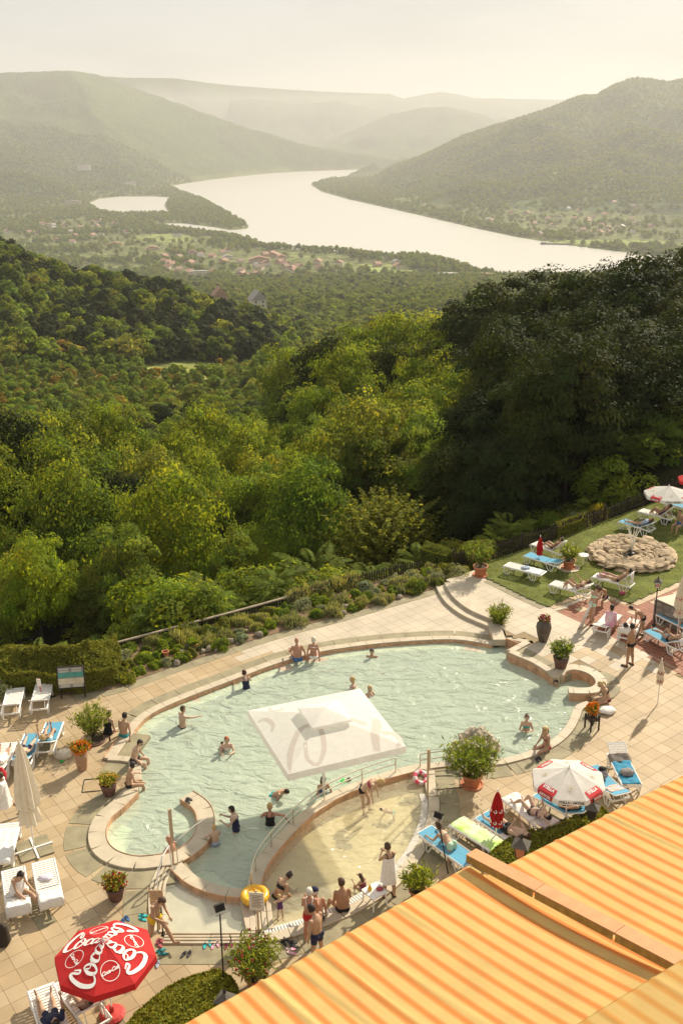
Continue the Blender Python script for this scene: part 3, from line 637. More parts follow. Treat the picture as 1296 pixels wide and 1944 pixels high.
scatter('near_slope_wood', 'leafy treetops of the nearer slope beyond the single trees', pts[kn], sc_[kn] * .82, ix[kn], FCOL2); scatter('slope_wood', 'deep mass of treetops covering the slopes down to the valley', pts[~kn], sc_[~kn], ix[~kn]); print('slope wood', len(pts), kn.sum())
# river plain, peninsula and the lower right bank
def keep2(x, y, z, px, py):
    wl_ = (z > RZ + 1.2); pxg, pyg = nproj(x, y, z); n_ = fbm(x / 120, y / 120, 3, 61); shore = np.minimum(np_dist(x, y, RIVER), np_dist(x, y, LAGOON))
    dens = np.clip((n_ - .34) * 5, .10, 1); dens = np.maximum(dens, (shore < 60) * .95)
    town = (np.hypot((px - 560) / 200, (py - 490) / 45) < 1) | ((px > 880) & (py > 395) & (px < 1300))
    dens = np.where(town & (shore > 60), dens * .4, dens); dens *= (1 - meadow(pxg, pyg))
    pen = (px > 300) & (px < 475) & (py > 350) & (py < 440); dens = np.where(pen | (z > RZ + 45), .97, dens); dens = np.where(y > 4300, np.maximum(dens, .8), dens)
    return off_house(x, y) & wl_ & (RNG.random(len(x)) < dens)
pts, px, py = far_points(1950, 6300, lambda d: 13 if d < 3000 else 17 if d < 4700 else 21, keep2)
ix = np.where(pts[:, 2] > RZ + 40, RNG.choice([2, 6, 1, 2, 6], len(pts)), RNG.choice([0, 1, 2, 2, 2, 6, 6], len(pts))); scatter('riverside_trees', 'hazy tree masses on the river plain, peninsula and far bank', pts, .9 + .8 * RNG.random(len(pts)), ix); print('plain', len(pts))
# ------------------------------------------------------------------ terrace: heights, paving, pool, coping
STEP_LINE = [P(935, 1226), P(924, 1192), P(880, 1173), P(850, 1151), P(828, 1117)]
_sx = [p.x + .6 for p in STEP_LINE]; _sy = [p.y for p in STEP_LINE]
Y_A, Y_B = P(1100, 1400).y, P(1100, 1235).y
def hdeck(x, y):
    """height of the terrace: the upper part by the lawn lies two steps up and runs out to the pool level"""
    if x < (np.interp(y, _sy, _sx) if y > _sy[0] else 5.0): return 0.0
    return float(.26 * ss(Y_A, Y_B, y))
def G(px, py):
    p = P(px, py)
    for _ in range(4): p = P(px, py, hdeck(p.x, p.y))
    return p
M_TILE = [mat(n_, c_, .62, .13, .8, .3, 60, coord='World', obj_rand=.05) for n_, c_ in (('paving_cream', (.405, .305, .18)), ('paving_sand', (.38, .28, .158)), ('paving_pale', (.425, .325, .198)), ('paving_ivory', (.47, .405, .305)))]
M_GREEN = mat('green_stone', (.27, .235, .145), .75, .2, 2.2, .3, 50); M_JOINT = mat('joint_sand', (.29, .215, .125), .95, .2, 8)
M_COPE = mat('coping_stone', (.49, .42, .31), .6, .12, 2.4, .25, 40); M_TERRA = mat('riser_tile', (.56, .33, .19), .5, .25, 5, .2, 30)
M_BRICK = mat('red_paver', (.30, .125, .075), .75, .2, 5, .3, 40); M_FLOOR = mat('basin_tile', (.74, .86, .66), .6, .10, 1.2); M_FLOOR2 = mat('wading_tile', (.64, .55, .36), .6, .14, 1.0)
M_LEDGE = mat('ledge_stone', (.50, .41, .31), .45, .12, 3)

def px3(*q): return [P(a, b) for a, b in q]
C_FAR = catmull(px3((244, 1391), (272, 1361), (326, 1333), (440, 1289), (520, 1259), (600, 1237), (700, 1222), (800, 1214), (870, 1213), (936, 1223)), 6)
JAC = catmull(px3((250, 1504), (221, 1533), (196, 1555), (185, 1583), (190, 1610), (213, 1630), (254, 1641), (299, 1638), (338, 1630), (371, 1608), (388, 1583), (390, 1552), (379, 1530), (354, 1513)), 5)
DIV = catmull(px3((797, 1459), (740, 1474), (689, 1491), (638, 1513), (590, 1543), (553, 1576), (519, 1613), (495, 1647), (485, 1674), (481, 1700)), 5)
FOOT = catmull(px3((334, 1646), (344, 1656), (368, 1676), (410, 1693), (457, 1700), (478, 1701)), 4)
R_TOP = [G(*q) for q in ((934, 1207), (1001, 1220), (968, 1238))]
R_ARC = catmull([G(*q) for q in ((968, 1238), (987, 1246), (1013, 1257), (1039, 1273), (1056, 1287))], 4)
BAS = catmull([G(*q) for q in ((1058, 1283), (1067, 1274), (1089, 1270), (1118, 1277), (1136, 1290), (1140, 1303), (1127, 1313), (1105, 1315), (1078, 1314))], 5)
R_LOW = catmull([G(*q) for q in ((1118, 1337), (1099, 1344), (1090, 1365), (1077, 1388), (1056, 1408), (1029, 1424), (995, 1437), (957, 1447))], 5)
NEAR = catmull([G(*q) for q in ((957, 1447), (925, 1452), (890, 1454), (850, 1452), (797, 1459))], 3)
WAD_O = catmull(px3((804, 1463), (806, 1500), (812, 1520), (808, 1560), (788, 1606), (762, 1644), (731, 1678), (697, 1700), (655, 1724), (610, 1742), (570, 1757), (512, 1772), (494, 1771)), 5)
FB_L = catmull(px3((327, 1649), (315, 1674), (310, 1702), (311, 1730), (314, 1770)), 4); FB_B = px3((314, 1772), (370, 1772), (430, 1772), (490, 1771))
LEFT_E = px3((244, 1391), (225, 1415), (206, 1443), (238, 1445), (256, 1448), (258, 1475), (250, 1504))

def sweep(mb, pts, prof, closed=False):
    """sweep a closed profile of (offset to the left, z) along pts; z is added to the path's own z"""
    pts = [Vector(p) for p in pts]; k = len(pts); n = len(prof); vs = []
    for i, p in enumerate(pts):
        a = pts[(i - 1) % k] if (closed or i) else p; b = pts[(i + 1) % k] if (closed or i < k - 1) else p
        t = (b - a); t.z = 0; t.normalize(); nl = Vector((-t.y, t.x, 0))
        vs += [p + nl * o_ + Vector((0, 0, z)) for o_, z in prof]
    fs = [(i * n + j, i * n + (j + 1) % n, ((i + 1) % k) * n + (j + 1) % n, ((i + 1) % k) * n + j) for i in range(k if closed else k - 1) for j in range(n)]
    if not closed: fs += [tuple(reversed(range(n))), tuple(range((k - 1) * n, k * n))]
    return mb.add(vs, fs)
def resample(pts, step):
    pts = [Vector(p) for p in pts]; L = [0]
    for a, b in zip(pts, pts[1:]): L.append(L[-1] + (b - a).length)
    n = max(1, round(L[-1] / step)); out = []
    for i in range(n + 1):
        s = L[-1] * i / n; j = max(0, min(len(pts) - 2, int(np.searchsorted(L, s)) - 1)); f = (s - L[j]) / max(1e-6, L[j + 1] - L[j]); out.append(pts[j].lerp(pts[j + 1], min(1, max(0, f))))
    return out
def stones(name, pts, o0, o1, z0, z1, mt, parent, step=.7, gap=.006, sub=3, bev=.012):
    q = resample(pts, step / sub); n = (len(q) - 1)
    prof = [(o0, z0), (o0, z1 - bev), (o0 + bev * (1 if o1 > o0 else -1), z1), (o1 - bev * (1 if o1 > o0 else -1), z1), (o1, z1 - bev), (o1, z0)]
    for i in range(0, n, sub):
        seg = [v.copy() for v in q[i:min(n, i + sub) + 1]]
        if len(seg) < 2: continue
        d = (seg[1] - seg[0]).normalized() * gap; seg[0] += d; d = (seg[-1] - seg[-2]).normalized() * gap; seg[-1] -= d
        dz = (RNG.random() - .5) * .004
        mb = MB(); sweep(mb, seg, [(a, b + dz) for a, b in prof]); mb.build(name, mt, parent)

pool = bpy.data.objects.new('swimming_pool', None); link(pool, None, 'structure'); pool['label'] = 'large curved thermal pool with pale stone coping and round side basin'
wade = bpy.data.objects.new('wading_pool', None); link(wade, None, 'structure'); wade['label'] = 'shallow crescent wading pool beside the curved divider wall'
fbath = bpy.data.objects.new('foot_bath', None); link(fbath, None, 'structure'); fbath['label'] = 'pale shallow foot bath with grooved stone edge'
CT = .06
stones('coping_stone', C_FAR, -.17, .17, -.3, CT, M_COPE, pool)
stones('riser_tile', C_FAR, -.185, -.172, -.3, CT - .04, M_TERRA, pool, step=.5)
stones('ledge_stone', C_FAR, -.64, -.19, -.32, -.13, M_LEDGE, pool)
stones('band_stone', C_FAR, .18, .72, -.2, .012, M_GREEN, pool, step=1.0)
stones('coping_stone', [LEFT_E[0], LEFT_E[1], LEFT_E[2]], -.14, .22, -.3, CT + .02, M_COPE, pool, step=.6, sub=1)
stones('coping_stone', LEFT_E[2:5], -.10, .2, -.3, CT + .02, M_COPE, pool, step=.6, sub=1)
stones('coping_stone', LEFT_E[4:], -.2, .2, -.3, CT + .02, M_COPE, pool, step=.6, sub=1)
stones('riser_tile', [LEFT_E[0], LEFT_E[1], LEFT_E[2]], -.16, -.142, -.3, CT + .06, M_TERRA, pool, step=.5, sub=1)
stones('coping_stone', JAC, -.27, .27, -.35, CT + .02, M_COPE, pool, step=.75)
stones('riser_tile', JAC, .272, .285, -.6, CT + .04, M_TERRA, pool, step=.5)
stones('riser_tile', JAC[40:], -.285, -.272, -.6, CT + .04, M_TERRA, pool, step=.5)
stones('band_stone', JAC[:42], -1.0, -.29, -.2, .012, M_GREEN, pool, step=.9)
stones('coping_stone', DIV, -.2, .2, -.4, CT + .02, M_COPE, pool, step=.75)
stones('riser_tile', DIV, .202, .215, -.6, CT + .05, M_TERRA, pool, step=.5)
stones('coping_stone', FOOT, -.2, .2, -.4, CT + .02, M_COPE, pool, step=.7)
stones('riser_tile', FOOT, -.215, -.202, -.5, CT + .05, M_TERRA, pool, step=.5)
for seg in (R_TOP[:2], R_TOP[1:]): stones('coping_stone', seg, -.15, .15, -.8, CT, M_COPE, pool, step=.6, sub=1)
mbn = MB(); a, b, c = P(936, 1226), P(1001, 1220, .32), P(968, 1238, .32)
stones('brick_course', [Vector((R_TOP[0].x, R_TOP[0].y - .05, 0)), Vector((R_TOP[1].x - .1, R_TOP[1].y - .05, 0))], -.21, -.152, -.3, .27, M_TERRA, pool, step=.45, sub=1)
stones('brick_course', [Vector((R_TOP[1].x - .1, R_TOP[1].y - .1, 0)), Vector((R_TOP[2].x, R_TOP[2].y, 0))], -.21, -.152, -.3, .27, M_TERRA, pool, step=.45, sub=1)
stones('coping_stone', R_ARC, -.15, .17, -.8, CT, M_COPE, pool, step=.65)
stones('riser_tile', R_ARC, -.165, -.152, -.9, CT - .06, M_TERRA, pool, step=.5)
stones('band_stone', R_ARC, .18, .7, -.6, .012, M_GREEN, pool, step=.8)
stones('coping_stone', BAS, -.22, .22, -.8, CT + .04, M_COPE, pool, step=.55)
stones('riser_tile', BAS, -.235, -.222, -.9, CT, M_TERRA, pool, step=.4)
stones('riser_tile', BAS[30:], .222, .235, -.9, CT, M_TERRA, pool, step=.4)
stones('band_stone', BAS[4:34], .24, .72, -.6, .012, M_GREEN, pool, step=.7)
stones('coping_stone', R_LOW, -.16, .16, -.8, CT, M_COPE, pool, step=.65)
stones('band_stone', R_LOW[4:], .17, .8, -.6, .012, M_GREEN, pool, step=.9)
stones('coping_stone', NEAR, -.16, .16, -.6, CT, M_COPE, pool, step=.6, sub=2)
stones('band_stone', NEAR, .17, .8, -.2, .012, M_GREEN, pool, step=.9)
stones('band_stone', LEFT_E[:3], .23, .85, -.2, .012, M_GREEN, pool, step=.9, sub=1); stones('band_stone', LEFT_E[2:5], -.75, -.11, -.2, .012, M_GREEN, pool, step=.9, sub=1)
stones('riser_tile', NEAR[8:], .162, .175, -.5, CT - .03, M_TERRA, pool, step=.5, sub=2)
stones('coping_stone', WAD_O, .02, .36, -.3, CT, M_COPE, wade, step=.75)
stones('band_stone', WAD_O, .37, 1.0, -.2, .012, M_GREEN, wade, step=.9)
M_GUT = mat('gutter_plastic', (.72, .70, .66), .5, .08, 6); M_DARK = mat('dark_slot', (.02, .018, .015), .9)
stones('gutter_bed', WAD_O[6:], -.22, .015, -.3, -.025, mat('gutter_bed', (.52, .49, .43), .8), wade, step=1.2)
q = resample(WAD_O[26:], .085)
gb = MB()
for a, b in zip(q, q[1:]):
    d = (b - a); m_ = (a + b) / 2; an = math.atan2(d.y, d.x); gb.box((m_.x + math.sin(an) * .105, m_.y - math.cos(an) * .105, .012), (.055, .2, .03), Matrix.Rotation(an, 3, 'Z'))
g_ = gb.build('gutter_grate', M_GUT, wade); g_['kind'] = 'stuff'
for o_ in (.33, .21, .09, -.03):
    stones('curb_stone', FB_L, -o_ - .1 + .02, -o_ + .0, -.2, .05 - .01 * (o_ < .1), M_COPE, fbath, step=1.0); stones('curb_stone', FB_B, -o_ - .1 + .02, -o_, -.2, .05 - .01 * (o_ < .1), M_COPE, fbath, step=1.0, sub=1)
for o_ in (-.2, .0, .2, .4): stones('curb_stone', px3((486, 1703), (492, 1768)), o_ * .8 - .07, o_ * .8 + .07, -.2, .05, M_COPE, fbath, step=.7, sub=1)
stones('bench_slab', px3((466, 1708), (478, 1764)), -.16, .16, -.25, .04, M_LEDGE, fbath, step=1.4, sub=1)
stones('band_stone', [FB_L[i] for i in range(len(FB_L))], -1.1, -.46, -.2, .012, M_GREEN, fbath, step=.9); stones('band_stone', FB_B, -1.1, -.46, -.2, .012, M_GREEN, fbath, step=.9, sub=1)

# water outlines
def xy(pts): return [(p.x, p.y) for p in pts]
MAIN = xy(C_FAR) + xy(R_TOP) + xy(R_ARC) + xy(BAS) + [tuple(P(1112, 1326)[:2])] + xy(R_LOW) + xy(NEAR) + xy(DIV) + xy(FOOT[::-1]) + xy(JAC[:40][::-1]) + xy(LEFT_E[::-1])
WADE = xy(DIV) + xy(WAD_O[::-1]); FBA = xy(FOOT) + [tuple(P(488, 1770)[:2]), tuple(P(316, 1770)[:2])] + xy(FB_L[::-1])
def fill(poly, z, name, m, parent, kind=None, flip=False):
    t = geometry.tessellate_polygon([[Vector((x, y, 0)) for x, y in poly]]); mb = MB(); mb.add([(x, y, z) for x, y in poly], [tuple(k) for k in t]); o = mb.build(name, m, parent, kind=kind)
    bm = bmesh.new(); bm.from_mesh(o.data); bmesh.ops.recalc_face_normals(bm, faces=bm.faces)
    if bm.faces and sum(f.normal.z for f in bm.faces) < 0: bmesh.ops.reverse_faces(bm, faces=bm.faces)
    bm.to_mesh(o.data); bm.free(); return o
def wall_strip(poly, z0, z1, name, m, parent):
    mb = MB(); n = len(poly); mb.add([(x, y, z) for z in (z0, z1) for x, y in poly], [(i, (i + 1) % n, n + (i + 1) % n, n + i) for i in range(n)]); return mb.build(name, m, parent)
fill(MAIN, -1.12, 'basin_floor', M_FLOOR, pool); wall_strip(MAIN, -1.13, -.1, 'basin_wall', M_FLOOR, pool)
fill(WADE, -.40, 'wading_floor', M_FLOOR2, wade); wall_strip(WADE, -.41, -.05, 'wading_wall', M_FLOOR2, wade)
fill(FBA, -.16, 'foot_bath_floor', mat('foot_bath_tile', (.58, .54, .44), .6, .1, 2), fbath); wall_strip(FBA, -.17, 0, 'foot_bath_wall', M_FLOOR2, fbath)
# round seat inside the whirl basin and steps into the main pool
stones('seat_ledge', JAC[6:40], .29, .75, -1.1, -.45, mat('seat_tile', (.66, .64, .45), .6, .1, 2), pool, step=1.0); stones('seat_ledge', JAC[46:], .29, .72, -1.1, -.45, MATS['seat_tile'], pool, step=1.0)
for k in range(3): stones('pool_step', FOOT, .22 + .33 * k, .55 + .33 * k, -1.1, -.35 - .22 * k, mat('step_tile', (.55, .47, .36), .6, .15, 3), pool, step=1.0)

def water_mat(name, tintc, milk, milkc, amp, scale, fine=1.0):
    m = bpy.data.materials.new(name); m.use_nodes = True; N, L = m.node_tree.nodes, m.node_tree.links; N.clear()
    o = N.new('ShaderNodeOutputMaterial'); tr = N.new('ShaderNodeBsdfTransparent'); tr.inputs[0].default_value = col4(tintc); df = N.new('ShaderNodeBsdfDiffuse'); df.inputs[0].default_value = col4(milkc)
    gl = N.new('ShaderNodeBsdfGlossy'); gl.inputs['Roughness'].default_value = .06; gl.inputs[0].default_value = (1, 1, 1, 1)
    g = N.new('ShaderNodeNewGeometry'); mp_ = N.new('ShaderNodeMapping'); mp_.inputs['Rotation'].default_value = (0, 0, rad(25)); mp_.inputs['Scale'].default_value = (1, 1.7, 1); L.new(g.outputs['Position'], mp_.inputs[0])
    n1 = N.new('ShaderNodeTexNoise'); n1.inputs['Scale'].default_value = scale; n1.inputs['Detail'].default_value = 3.5; n1.inputs['Distortion'].default_value = 1.2; L.new(mp_.outputs[0], n1.inputs['Vector'])
    bp = N.new('ShaderNodeBump'); bp.inputs['Strength'].default_value = 1; bp.inputs['Distance'].default_value = amp; L.new(n1.outputs[0], bp.inputs['Height'])
    for q in (gl, df): L.new(bp.outputs[0], q.inputs['Normal'])
    fr = N.new('ShaderNodeFresnel'); mr = N.new('ShaderNodeMapRange'); mr.inputs['To Min'].default_value = 1.33; mr.inputs['To Max'].default_value = 1 / 1.33; L.new(g.outputs['Backfacing'], mr.inputs[0]); L.new(mr.outputs[0], fr.inputs[0]); L.new(bp.outputs[0], fr.inputs['Normal'])
    a = N.new('ShaderNodeMixShader'); a.inputs[0].default_value = milk; L.new(tr.outputs[0], a.inputs[1]); L.new(df.outputs[0], a.inputs[2])
    b = N.new('ShaderNodeMixShader'); L.new(fr.outputs[0], b.inputs[0]); L.new(a.outputs[0], b.inputs[1]); L.new(gl.outputs[0], b.inputs[2]); L.new(b.outputs[0], o.inputs[0]); return m
def water(poly, z, name, m, label, amp, wl_, step):
    xs = [p[0] for p in poly]; ys = [p[1] for p in poly]; X, Y = np.meshgrid(np.arange(min(xs), max(xs) + step, step), np.arange(min(ys), max(ys) + step, step))
    Z = z + amp * (fbm(X / wl_ + Y / wl_ * .5, Y / wl_ * 1.6, 3, 14) - .45) * 2
    ins = np_inside(X, Y, poly); nr_, nc_ = X.shape; id_ = np.arange(nr_ * nc_).reshape(nr_, nc_)
    keep = (ins[:-1, :-1] | ins[1:, :-1] | ins[:-1, 1:] | ins[1:, 1:]); F = np.stack([id_[:-1, :-1], id_[:-1, 1:], id_[1:, 1:], id_[1:, :-1]], -1)[keep]
    use = np.unique(F); re = np.zeros(nr_ * nc_, int); re[use] = np.arange(len(use)); V = np.stack([X.ravel(), Y.ravel(), Z.ravel()], 1)[use]
    o = meshobj(name, npmesh(name, V, re[F], m, smooth=True), kind='structure'); tag(o, label, None); return o
water(MAIN, -.12, 'pool_water', water_mat('pool_water', (.82, .95, .85), .45, (.80, .93, .74), .15, 1.25), 'rippling milky green water of the large pool', .032, 1.1, .12)
water(WADE, -.06, 'wading_water', water_mat('wading_water', (.93, .93, .82), .30, (.70, .66, .48), .12, 1.9), 'clear sandy green water of the wading pool', .012, .8, .12)
water(FBA, -.03, 'foot_bath_water', water_mat('foot_bath_water', (.93, .94, .90), .2, (.68, .70, .6), .04, 3.0), 'still clear water of the shallow foot bath', .006, .6, .12)

# ---- paving slabs
deck = bpy.data.objects.new('pool_deck', None); link(deck, None, 'structure'); deck['label'] = 'sand coloured slab terrace around the pool'
GARD = px3((-60, 1345), (20, 1325), (140, 1320), (215, 1309), (262, 1290), (330, 1266), (400, 1243), (480, 1216), (560, 1192), (640, 1172), (740, 1143), (832, 1116))
LAWN = [G(*q) for q in ((930, 1100), (985, 1127), (1038, 1151), (1092, 1128), (1140, 1122), (1193, 1145), (1245, 1122), (1330, 1085), (1420, 1050))]
HOLE = MAIN; OUTER = [(-24, 7), (26, 7), (26, LAWN[-1].y)] + xy(LAWN[::-1]) + [tuple(P(912, 1083, .26)[:2]), tuple(P(872, 1092, .3)[:2])] + xy(GARD[::-1]) + [(-24, GARD[0].y)]
bed = MB(); t_ = geometry.tessellate_polygon([[Vector((x, y, 0)) for x, y in OUTER], [Vector((x, y, 0)) for x, y in MAIN], [Vector((x, y, 0)) for x, y in xy(DIV)[::-1] and WADE], ] if False else [[Vector((x, y, 0)) for x, y in OUTER]])
# joint bed built from small squares outside the pools
X, Y = np.meshgrid(np.arange(-24, 26, .25), np.arange(7, 56, .25)); XC, YC = X + .125, Y + .125
inn = np_inside(XC, YC, OUTER) | np_inside(XC, YC + .4, OUTER)
for hp in (MAIN, WADE, FBA): inn &= ~(np_inside(XC, YC, hp) | (np_dist(XC, YC, hp) < .14))
vs = np.stack([np.stack([X, Y], -1), np.stack([X + .25, Y], -1), np.stack([X + .25, Y + .25], -1), np.stack([X, Y + .25], -1)], 2)[inn].reshape(-1, 2)
hz_ = np.array([hdeck(a, b) for a, b in zip(XC[inn], YC[inn])]); V = np.column_stack([vs, np.repeat(hz_, 4) - .011])
meshobj('joint_bed', npmesh('joint_bed', V, np.arange(len(V)).reshape(-1, 4), M_JOINT), deck)
XT, YT = np.meshgrid(np.arange(-24, 27, .1), np.arange(7, 57, .1)); TILEOUT = np.zeros(XT.shape, bool)
for hp in (MAIN, WADE, FBA): TILEOUT |= np_inside(XT, YT, hp) | (np_dist(XT, YT, hp) < .37)
TS, TA = .5, rad(36); ca, sa = math.cos(TA), math.sin(TA)
BRK = [tuple(G(*q)[:2]) for q in ((1060, 1162), (1100, 1140), (1150, 1135), (1193, 1150), (1250, 1128), (1330, 1096), (1420, 1060), (1420, 1320), (1300, 1285), (1205, 1232), (1120, 1190))]
mb = MB(); mb.box((0, 0, -.03), (TS - .012, TS - .012, .06)); TME = []
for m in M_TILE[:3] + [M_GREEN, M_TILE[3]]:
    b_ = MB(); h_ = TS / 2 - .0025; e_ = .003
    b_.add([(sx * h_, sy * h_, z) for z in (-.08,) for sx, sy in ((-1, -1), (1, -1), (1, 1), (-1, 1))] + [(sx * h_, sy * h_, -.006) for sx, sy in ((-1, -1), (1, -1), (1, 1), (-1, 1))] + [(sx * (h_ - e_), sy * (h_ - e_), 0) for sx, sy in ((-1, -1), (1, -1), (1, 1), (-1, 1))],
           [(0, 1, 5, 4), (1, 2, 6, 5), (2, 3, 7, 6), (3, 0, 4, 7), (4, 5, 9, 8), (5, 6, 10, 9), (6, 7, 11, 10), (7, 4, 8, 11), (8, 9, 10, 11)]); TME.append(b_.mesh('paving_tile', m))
tl = []
for i in range(-80, 140):
    for j in range(-80, 140):
        u, v = i * TS, j * TS; x, y = u * ca - v * sa, u * sa + v * ca
        if y < 15 or y > 54: continue
        if not inside(x, y, OUTER): continue
        px_, py_ = proj(x, y, 0)
        if px_ < -60 or px_ > 1360 or py_ > 2000: continue
        if inside(x, y, BRK) or TILEOUT[int((y - 7) / .1), int((x + 24) / .1)]: continue
        k = int(RNG.integers(0, 3))
        if (i % 9 == 4 and j % 5 in (1, 2) and px_ < 330 and py_ > 1500): k = 3
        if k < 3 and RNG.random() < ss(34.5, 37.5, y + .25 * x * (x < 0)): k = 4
        tl.append((math.hypot(x, y), x, y, k))
tl.sort()
rest = [MB() for _ in range(5)]
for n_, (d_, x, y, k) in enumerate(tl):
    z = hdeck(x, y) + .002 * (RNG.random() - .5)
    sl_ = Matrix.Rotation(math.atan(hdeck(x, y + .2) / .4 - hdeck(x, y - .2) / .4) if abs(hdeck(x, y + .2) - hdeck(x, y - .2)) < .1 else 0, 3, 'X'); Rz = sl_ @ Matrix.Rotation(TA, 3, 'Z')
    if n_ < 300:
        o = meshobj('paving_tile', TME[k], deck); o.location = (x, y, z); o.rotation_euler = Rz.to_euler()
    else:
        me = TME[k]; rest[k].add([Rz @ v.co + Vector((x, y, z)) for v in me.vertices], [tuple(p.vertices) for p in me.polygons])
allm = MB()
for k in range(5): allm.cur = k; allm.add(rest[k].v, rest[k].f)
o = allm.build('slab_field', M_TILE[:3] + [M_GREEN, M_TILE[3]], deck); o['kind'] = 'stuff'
# garden edge band of green slabs
stones('edge_slab', GARD[2:], -.5, .02, -.1, .012, M_GREEN, deck, step=1.0, sub=1)
stones('edge_slab', LAWN[:3], -.45, .02, -.1, .012, M_GREEN, deck, step=.8, sub=1); stones('edge_slab', LAWN[2:], -.4, .02, -.1, .012, M_TILE[0], deck, step=.6, sub=1)
# red pavers under the sunbeds, with pale inserts
bx, by = [p[0] for p in BRK], [p[1] for p in BRK]; bm_ = MB(); ins_n = 0; pave = bpy.data.objects.new('red_paving', None); link(pave, None, 'structure'); pave['label'] = 'red clay pavers with pale square inserts below the lawn'
XB, YB = min(bx), min(by)
for i in range(-40, 200):
    for j in range(-90, 120):
        u, v = i * .26, j * .13; x, y = XB + u * ca - v * sa, YB + u * sa + v * ca
        if not inside(x, y, BRK): continue
        px_, py_ = proj(x, y, .3)
        if px_ > 1340: continue
        if (i % 6 in (1, 2)) and (j % 12 in (3, 4, 5)):
            if i % 6 == 1 and j % 12 == 4:
                b_ = MB(); b_.box((.13, 0, -.03), (.5, .37, .06)); o = b_.build('pale_slab', M_TILE[2], pave); o.location = (x, y, hdeck(x, y) + .003); o.rotation_euler.z = TA
            continue
        bm_.box((x, y, hdeck(x, y) - .03 + .003 * RNG.random()), (.25, .12, .06), Matrix.Rotation(TA, 3, 'Z'))
o = bm_.build('clay_pavers', M_BRICK, pave); o['kind'] = 'stuff'
jb = MB(); t_ = geometry.tessellate_polygon([[Vector((x, y, 0)) for x, y in BRK]]); 
# steps up to the lawn terrace
ST = catmull([P(828, 1117), P(836, 1133), P(850, 1151), P(880, 1173), P(926, 1193)], 5)
sts = thing('stone_steps', 'two curved pale stone steps up to the lawn terrace', 'steps', (0, 0, 0))
stones('step_tread', ST, -.04, .75, 0, .135, M_COPE, sts, step=.8); stones('step_tread', [p + Vector((.0, .0, 0)) for p in ST], .37, 1.2, .136, .275, M_COPE, sts, step=.8)
for a_ in ((P(926, 1193), P(936, 1226)),): stones('side_stone', a_, -.02, .5, 0, .28, M_COPE, sts, step=.5, sub=1)
# lawn
LP = xy(LAWN) + [(34, LAWN[-1].y), (34, 66)] + [tuple(P(1300, 933, .3)[:2]), tuple(P(1160, 985, .3)[:2]), tuple(P(1060, 1024, .3)[:2]), tuple(P(945, 1060, .3)[:2]), tuple(P(905, 1075, .3)[:2])]
step = .12; X, Y = np.meshgrid(np.arange(4, 34, step), np.arange(38, 66, step)); li = np_inside(X, Y, LP); Z = .30 + .04 * (fbm(X / 2, Y / 2, 3, 3) - .4)
id_ = np.arange(X.size).reshape(X.shape); kp = li[:-1, :-1] | li[1:, 1:] | li[:-1, 1:] | li[1:, :-1]; F = np.stack([id_[:-1, :-1], id_[:-1, 1:], id_[1:, 1:], id_[1:, :-1]], -1)[kp]; use = np.unique(F); re = np.zeros(X.size, int); re[use] = np.arange(len(use))
M_LAWN = mat('lawn_grass', (.13, .15, .04), .9, .3, 1.6, .5, 60, spec=.1)
o = meshobj('lawn', npmesh('lawn', np.stack([X.ravel(), Y.ravel(), Z.ravel()], 1)[use], re[F], M_LAWN, smooth=True), kind='structure'); tag(o, 'sunlit sloping lawn beyond the pool', None)
n = 60000; gx = 4 + 30 * RNG.random(n); gy = 38 + 26 * RNG.random(n); k = np_inside(gx, gy, LP); gx, gy = gx[k], gy[k]; pxg, pyg = nproj(gx, gy, .35 + 0 * gx); k = (pxg < 1330); gx, gy = gx[k], gy[k]; n = len(gx)
Nn = unit(n) * np.array((1, 1, .2)); Nn /= np.linalg.norm(Nn, axis=1, keepdims=True); V, F, T = leaves_at(np.stack([gx, gy, .31 + .03 * RNG.random(n)], 1), Nn, .035 + .03 * RNG.random(n), .25, .05, leaf_tint(n, .3), np.tile((0, 0, 1.), (n, 1)) + RNG.normal(size=(n, 3)) * .3)
o = meshobj('grass', npmesh('grass', V, F, leafmat('leaf_grass', (.13, .155, .035)), T), kind='stuff'); tag(o, 'short mown grass of the lawn', None)
# soil of the flower bed
BED = xy(GARD) + [tuple(P(872, 1088, .1)[:2]), tuple(P(860, 1066)[:2])] + [tuple(P(*q)[:2]) for q in FENCE_PX[1:8]][::-1]
b_ = MB(); tt = geometry.tessellate_polygon([[Vector((x, y, 0)) for x, y in BED]]); b_.add([(x, y, .03) for x, y in BED], [tuple(k) for k in tt])
o = b_.build('flower_bed_soil', mat('soil', (.20, .13, .075), .95, .35, 4, .8, 25), kind='structure'); tag(o, 'brown earth of the flower bed along the fence', None)
# ------------------------------------------------------------------ shared materials of the small things
M_WHITE = mat('white_plastic', (.80, .78, .73), .45, .04, 8, spec=.4); M_BLUE = mat('blue_fabric', (.10, .34, .50), .8, .12, 20, .3, 120); M_TOWEL = mat('white_towel', (.78, .75, .70), .95, .06, 12, .6, 90)
M_POT = mat('terracotta', (.50, .20, .10), .8, .14, 7, .3, 30); M_BPOT = mat('brown_pot', (.13, .062, .045), .55, .2, 6, .2, 30); M_COPPER = mat('copper_glaze', (.36, .22, .14), .4, .3, 14, .5, 40); M_URN = mat('dark_urn', (.10, .075, .055), .5, .35, 5, .3, 25)
M_EARTH = mat('pot_soil', (.05, .035, .02), .95, .3, 12); M_WOOD = mat('dark_wood', (.035, .024, .016), .8, .3, 4, .4, 30, stretch=(8, 8, 1)); M_STEEL = mat('steel', (.62, .58, .50), .3, .06, 10, metal=.85); M_BLACK = mat('black_iron', (.02, .018, .016), .5, .2, 20)
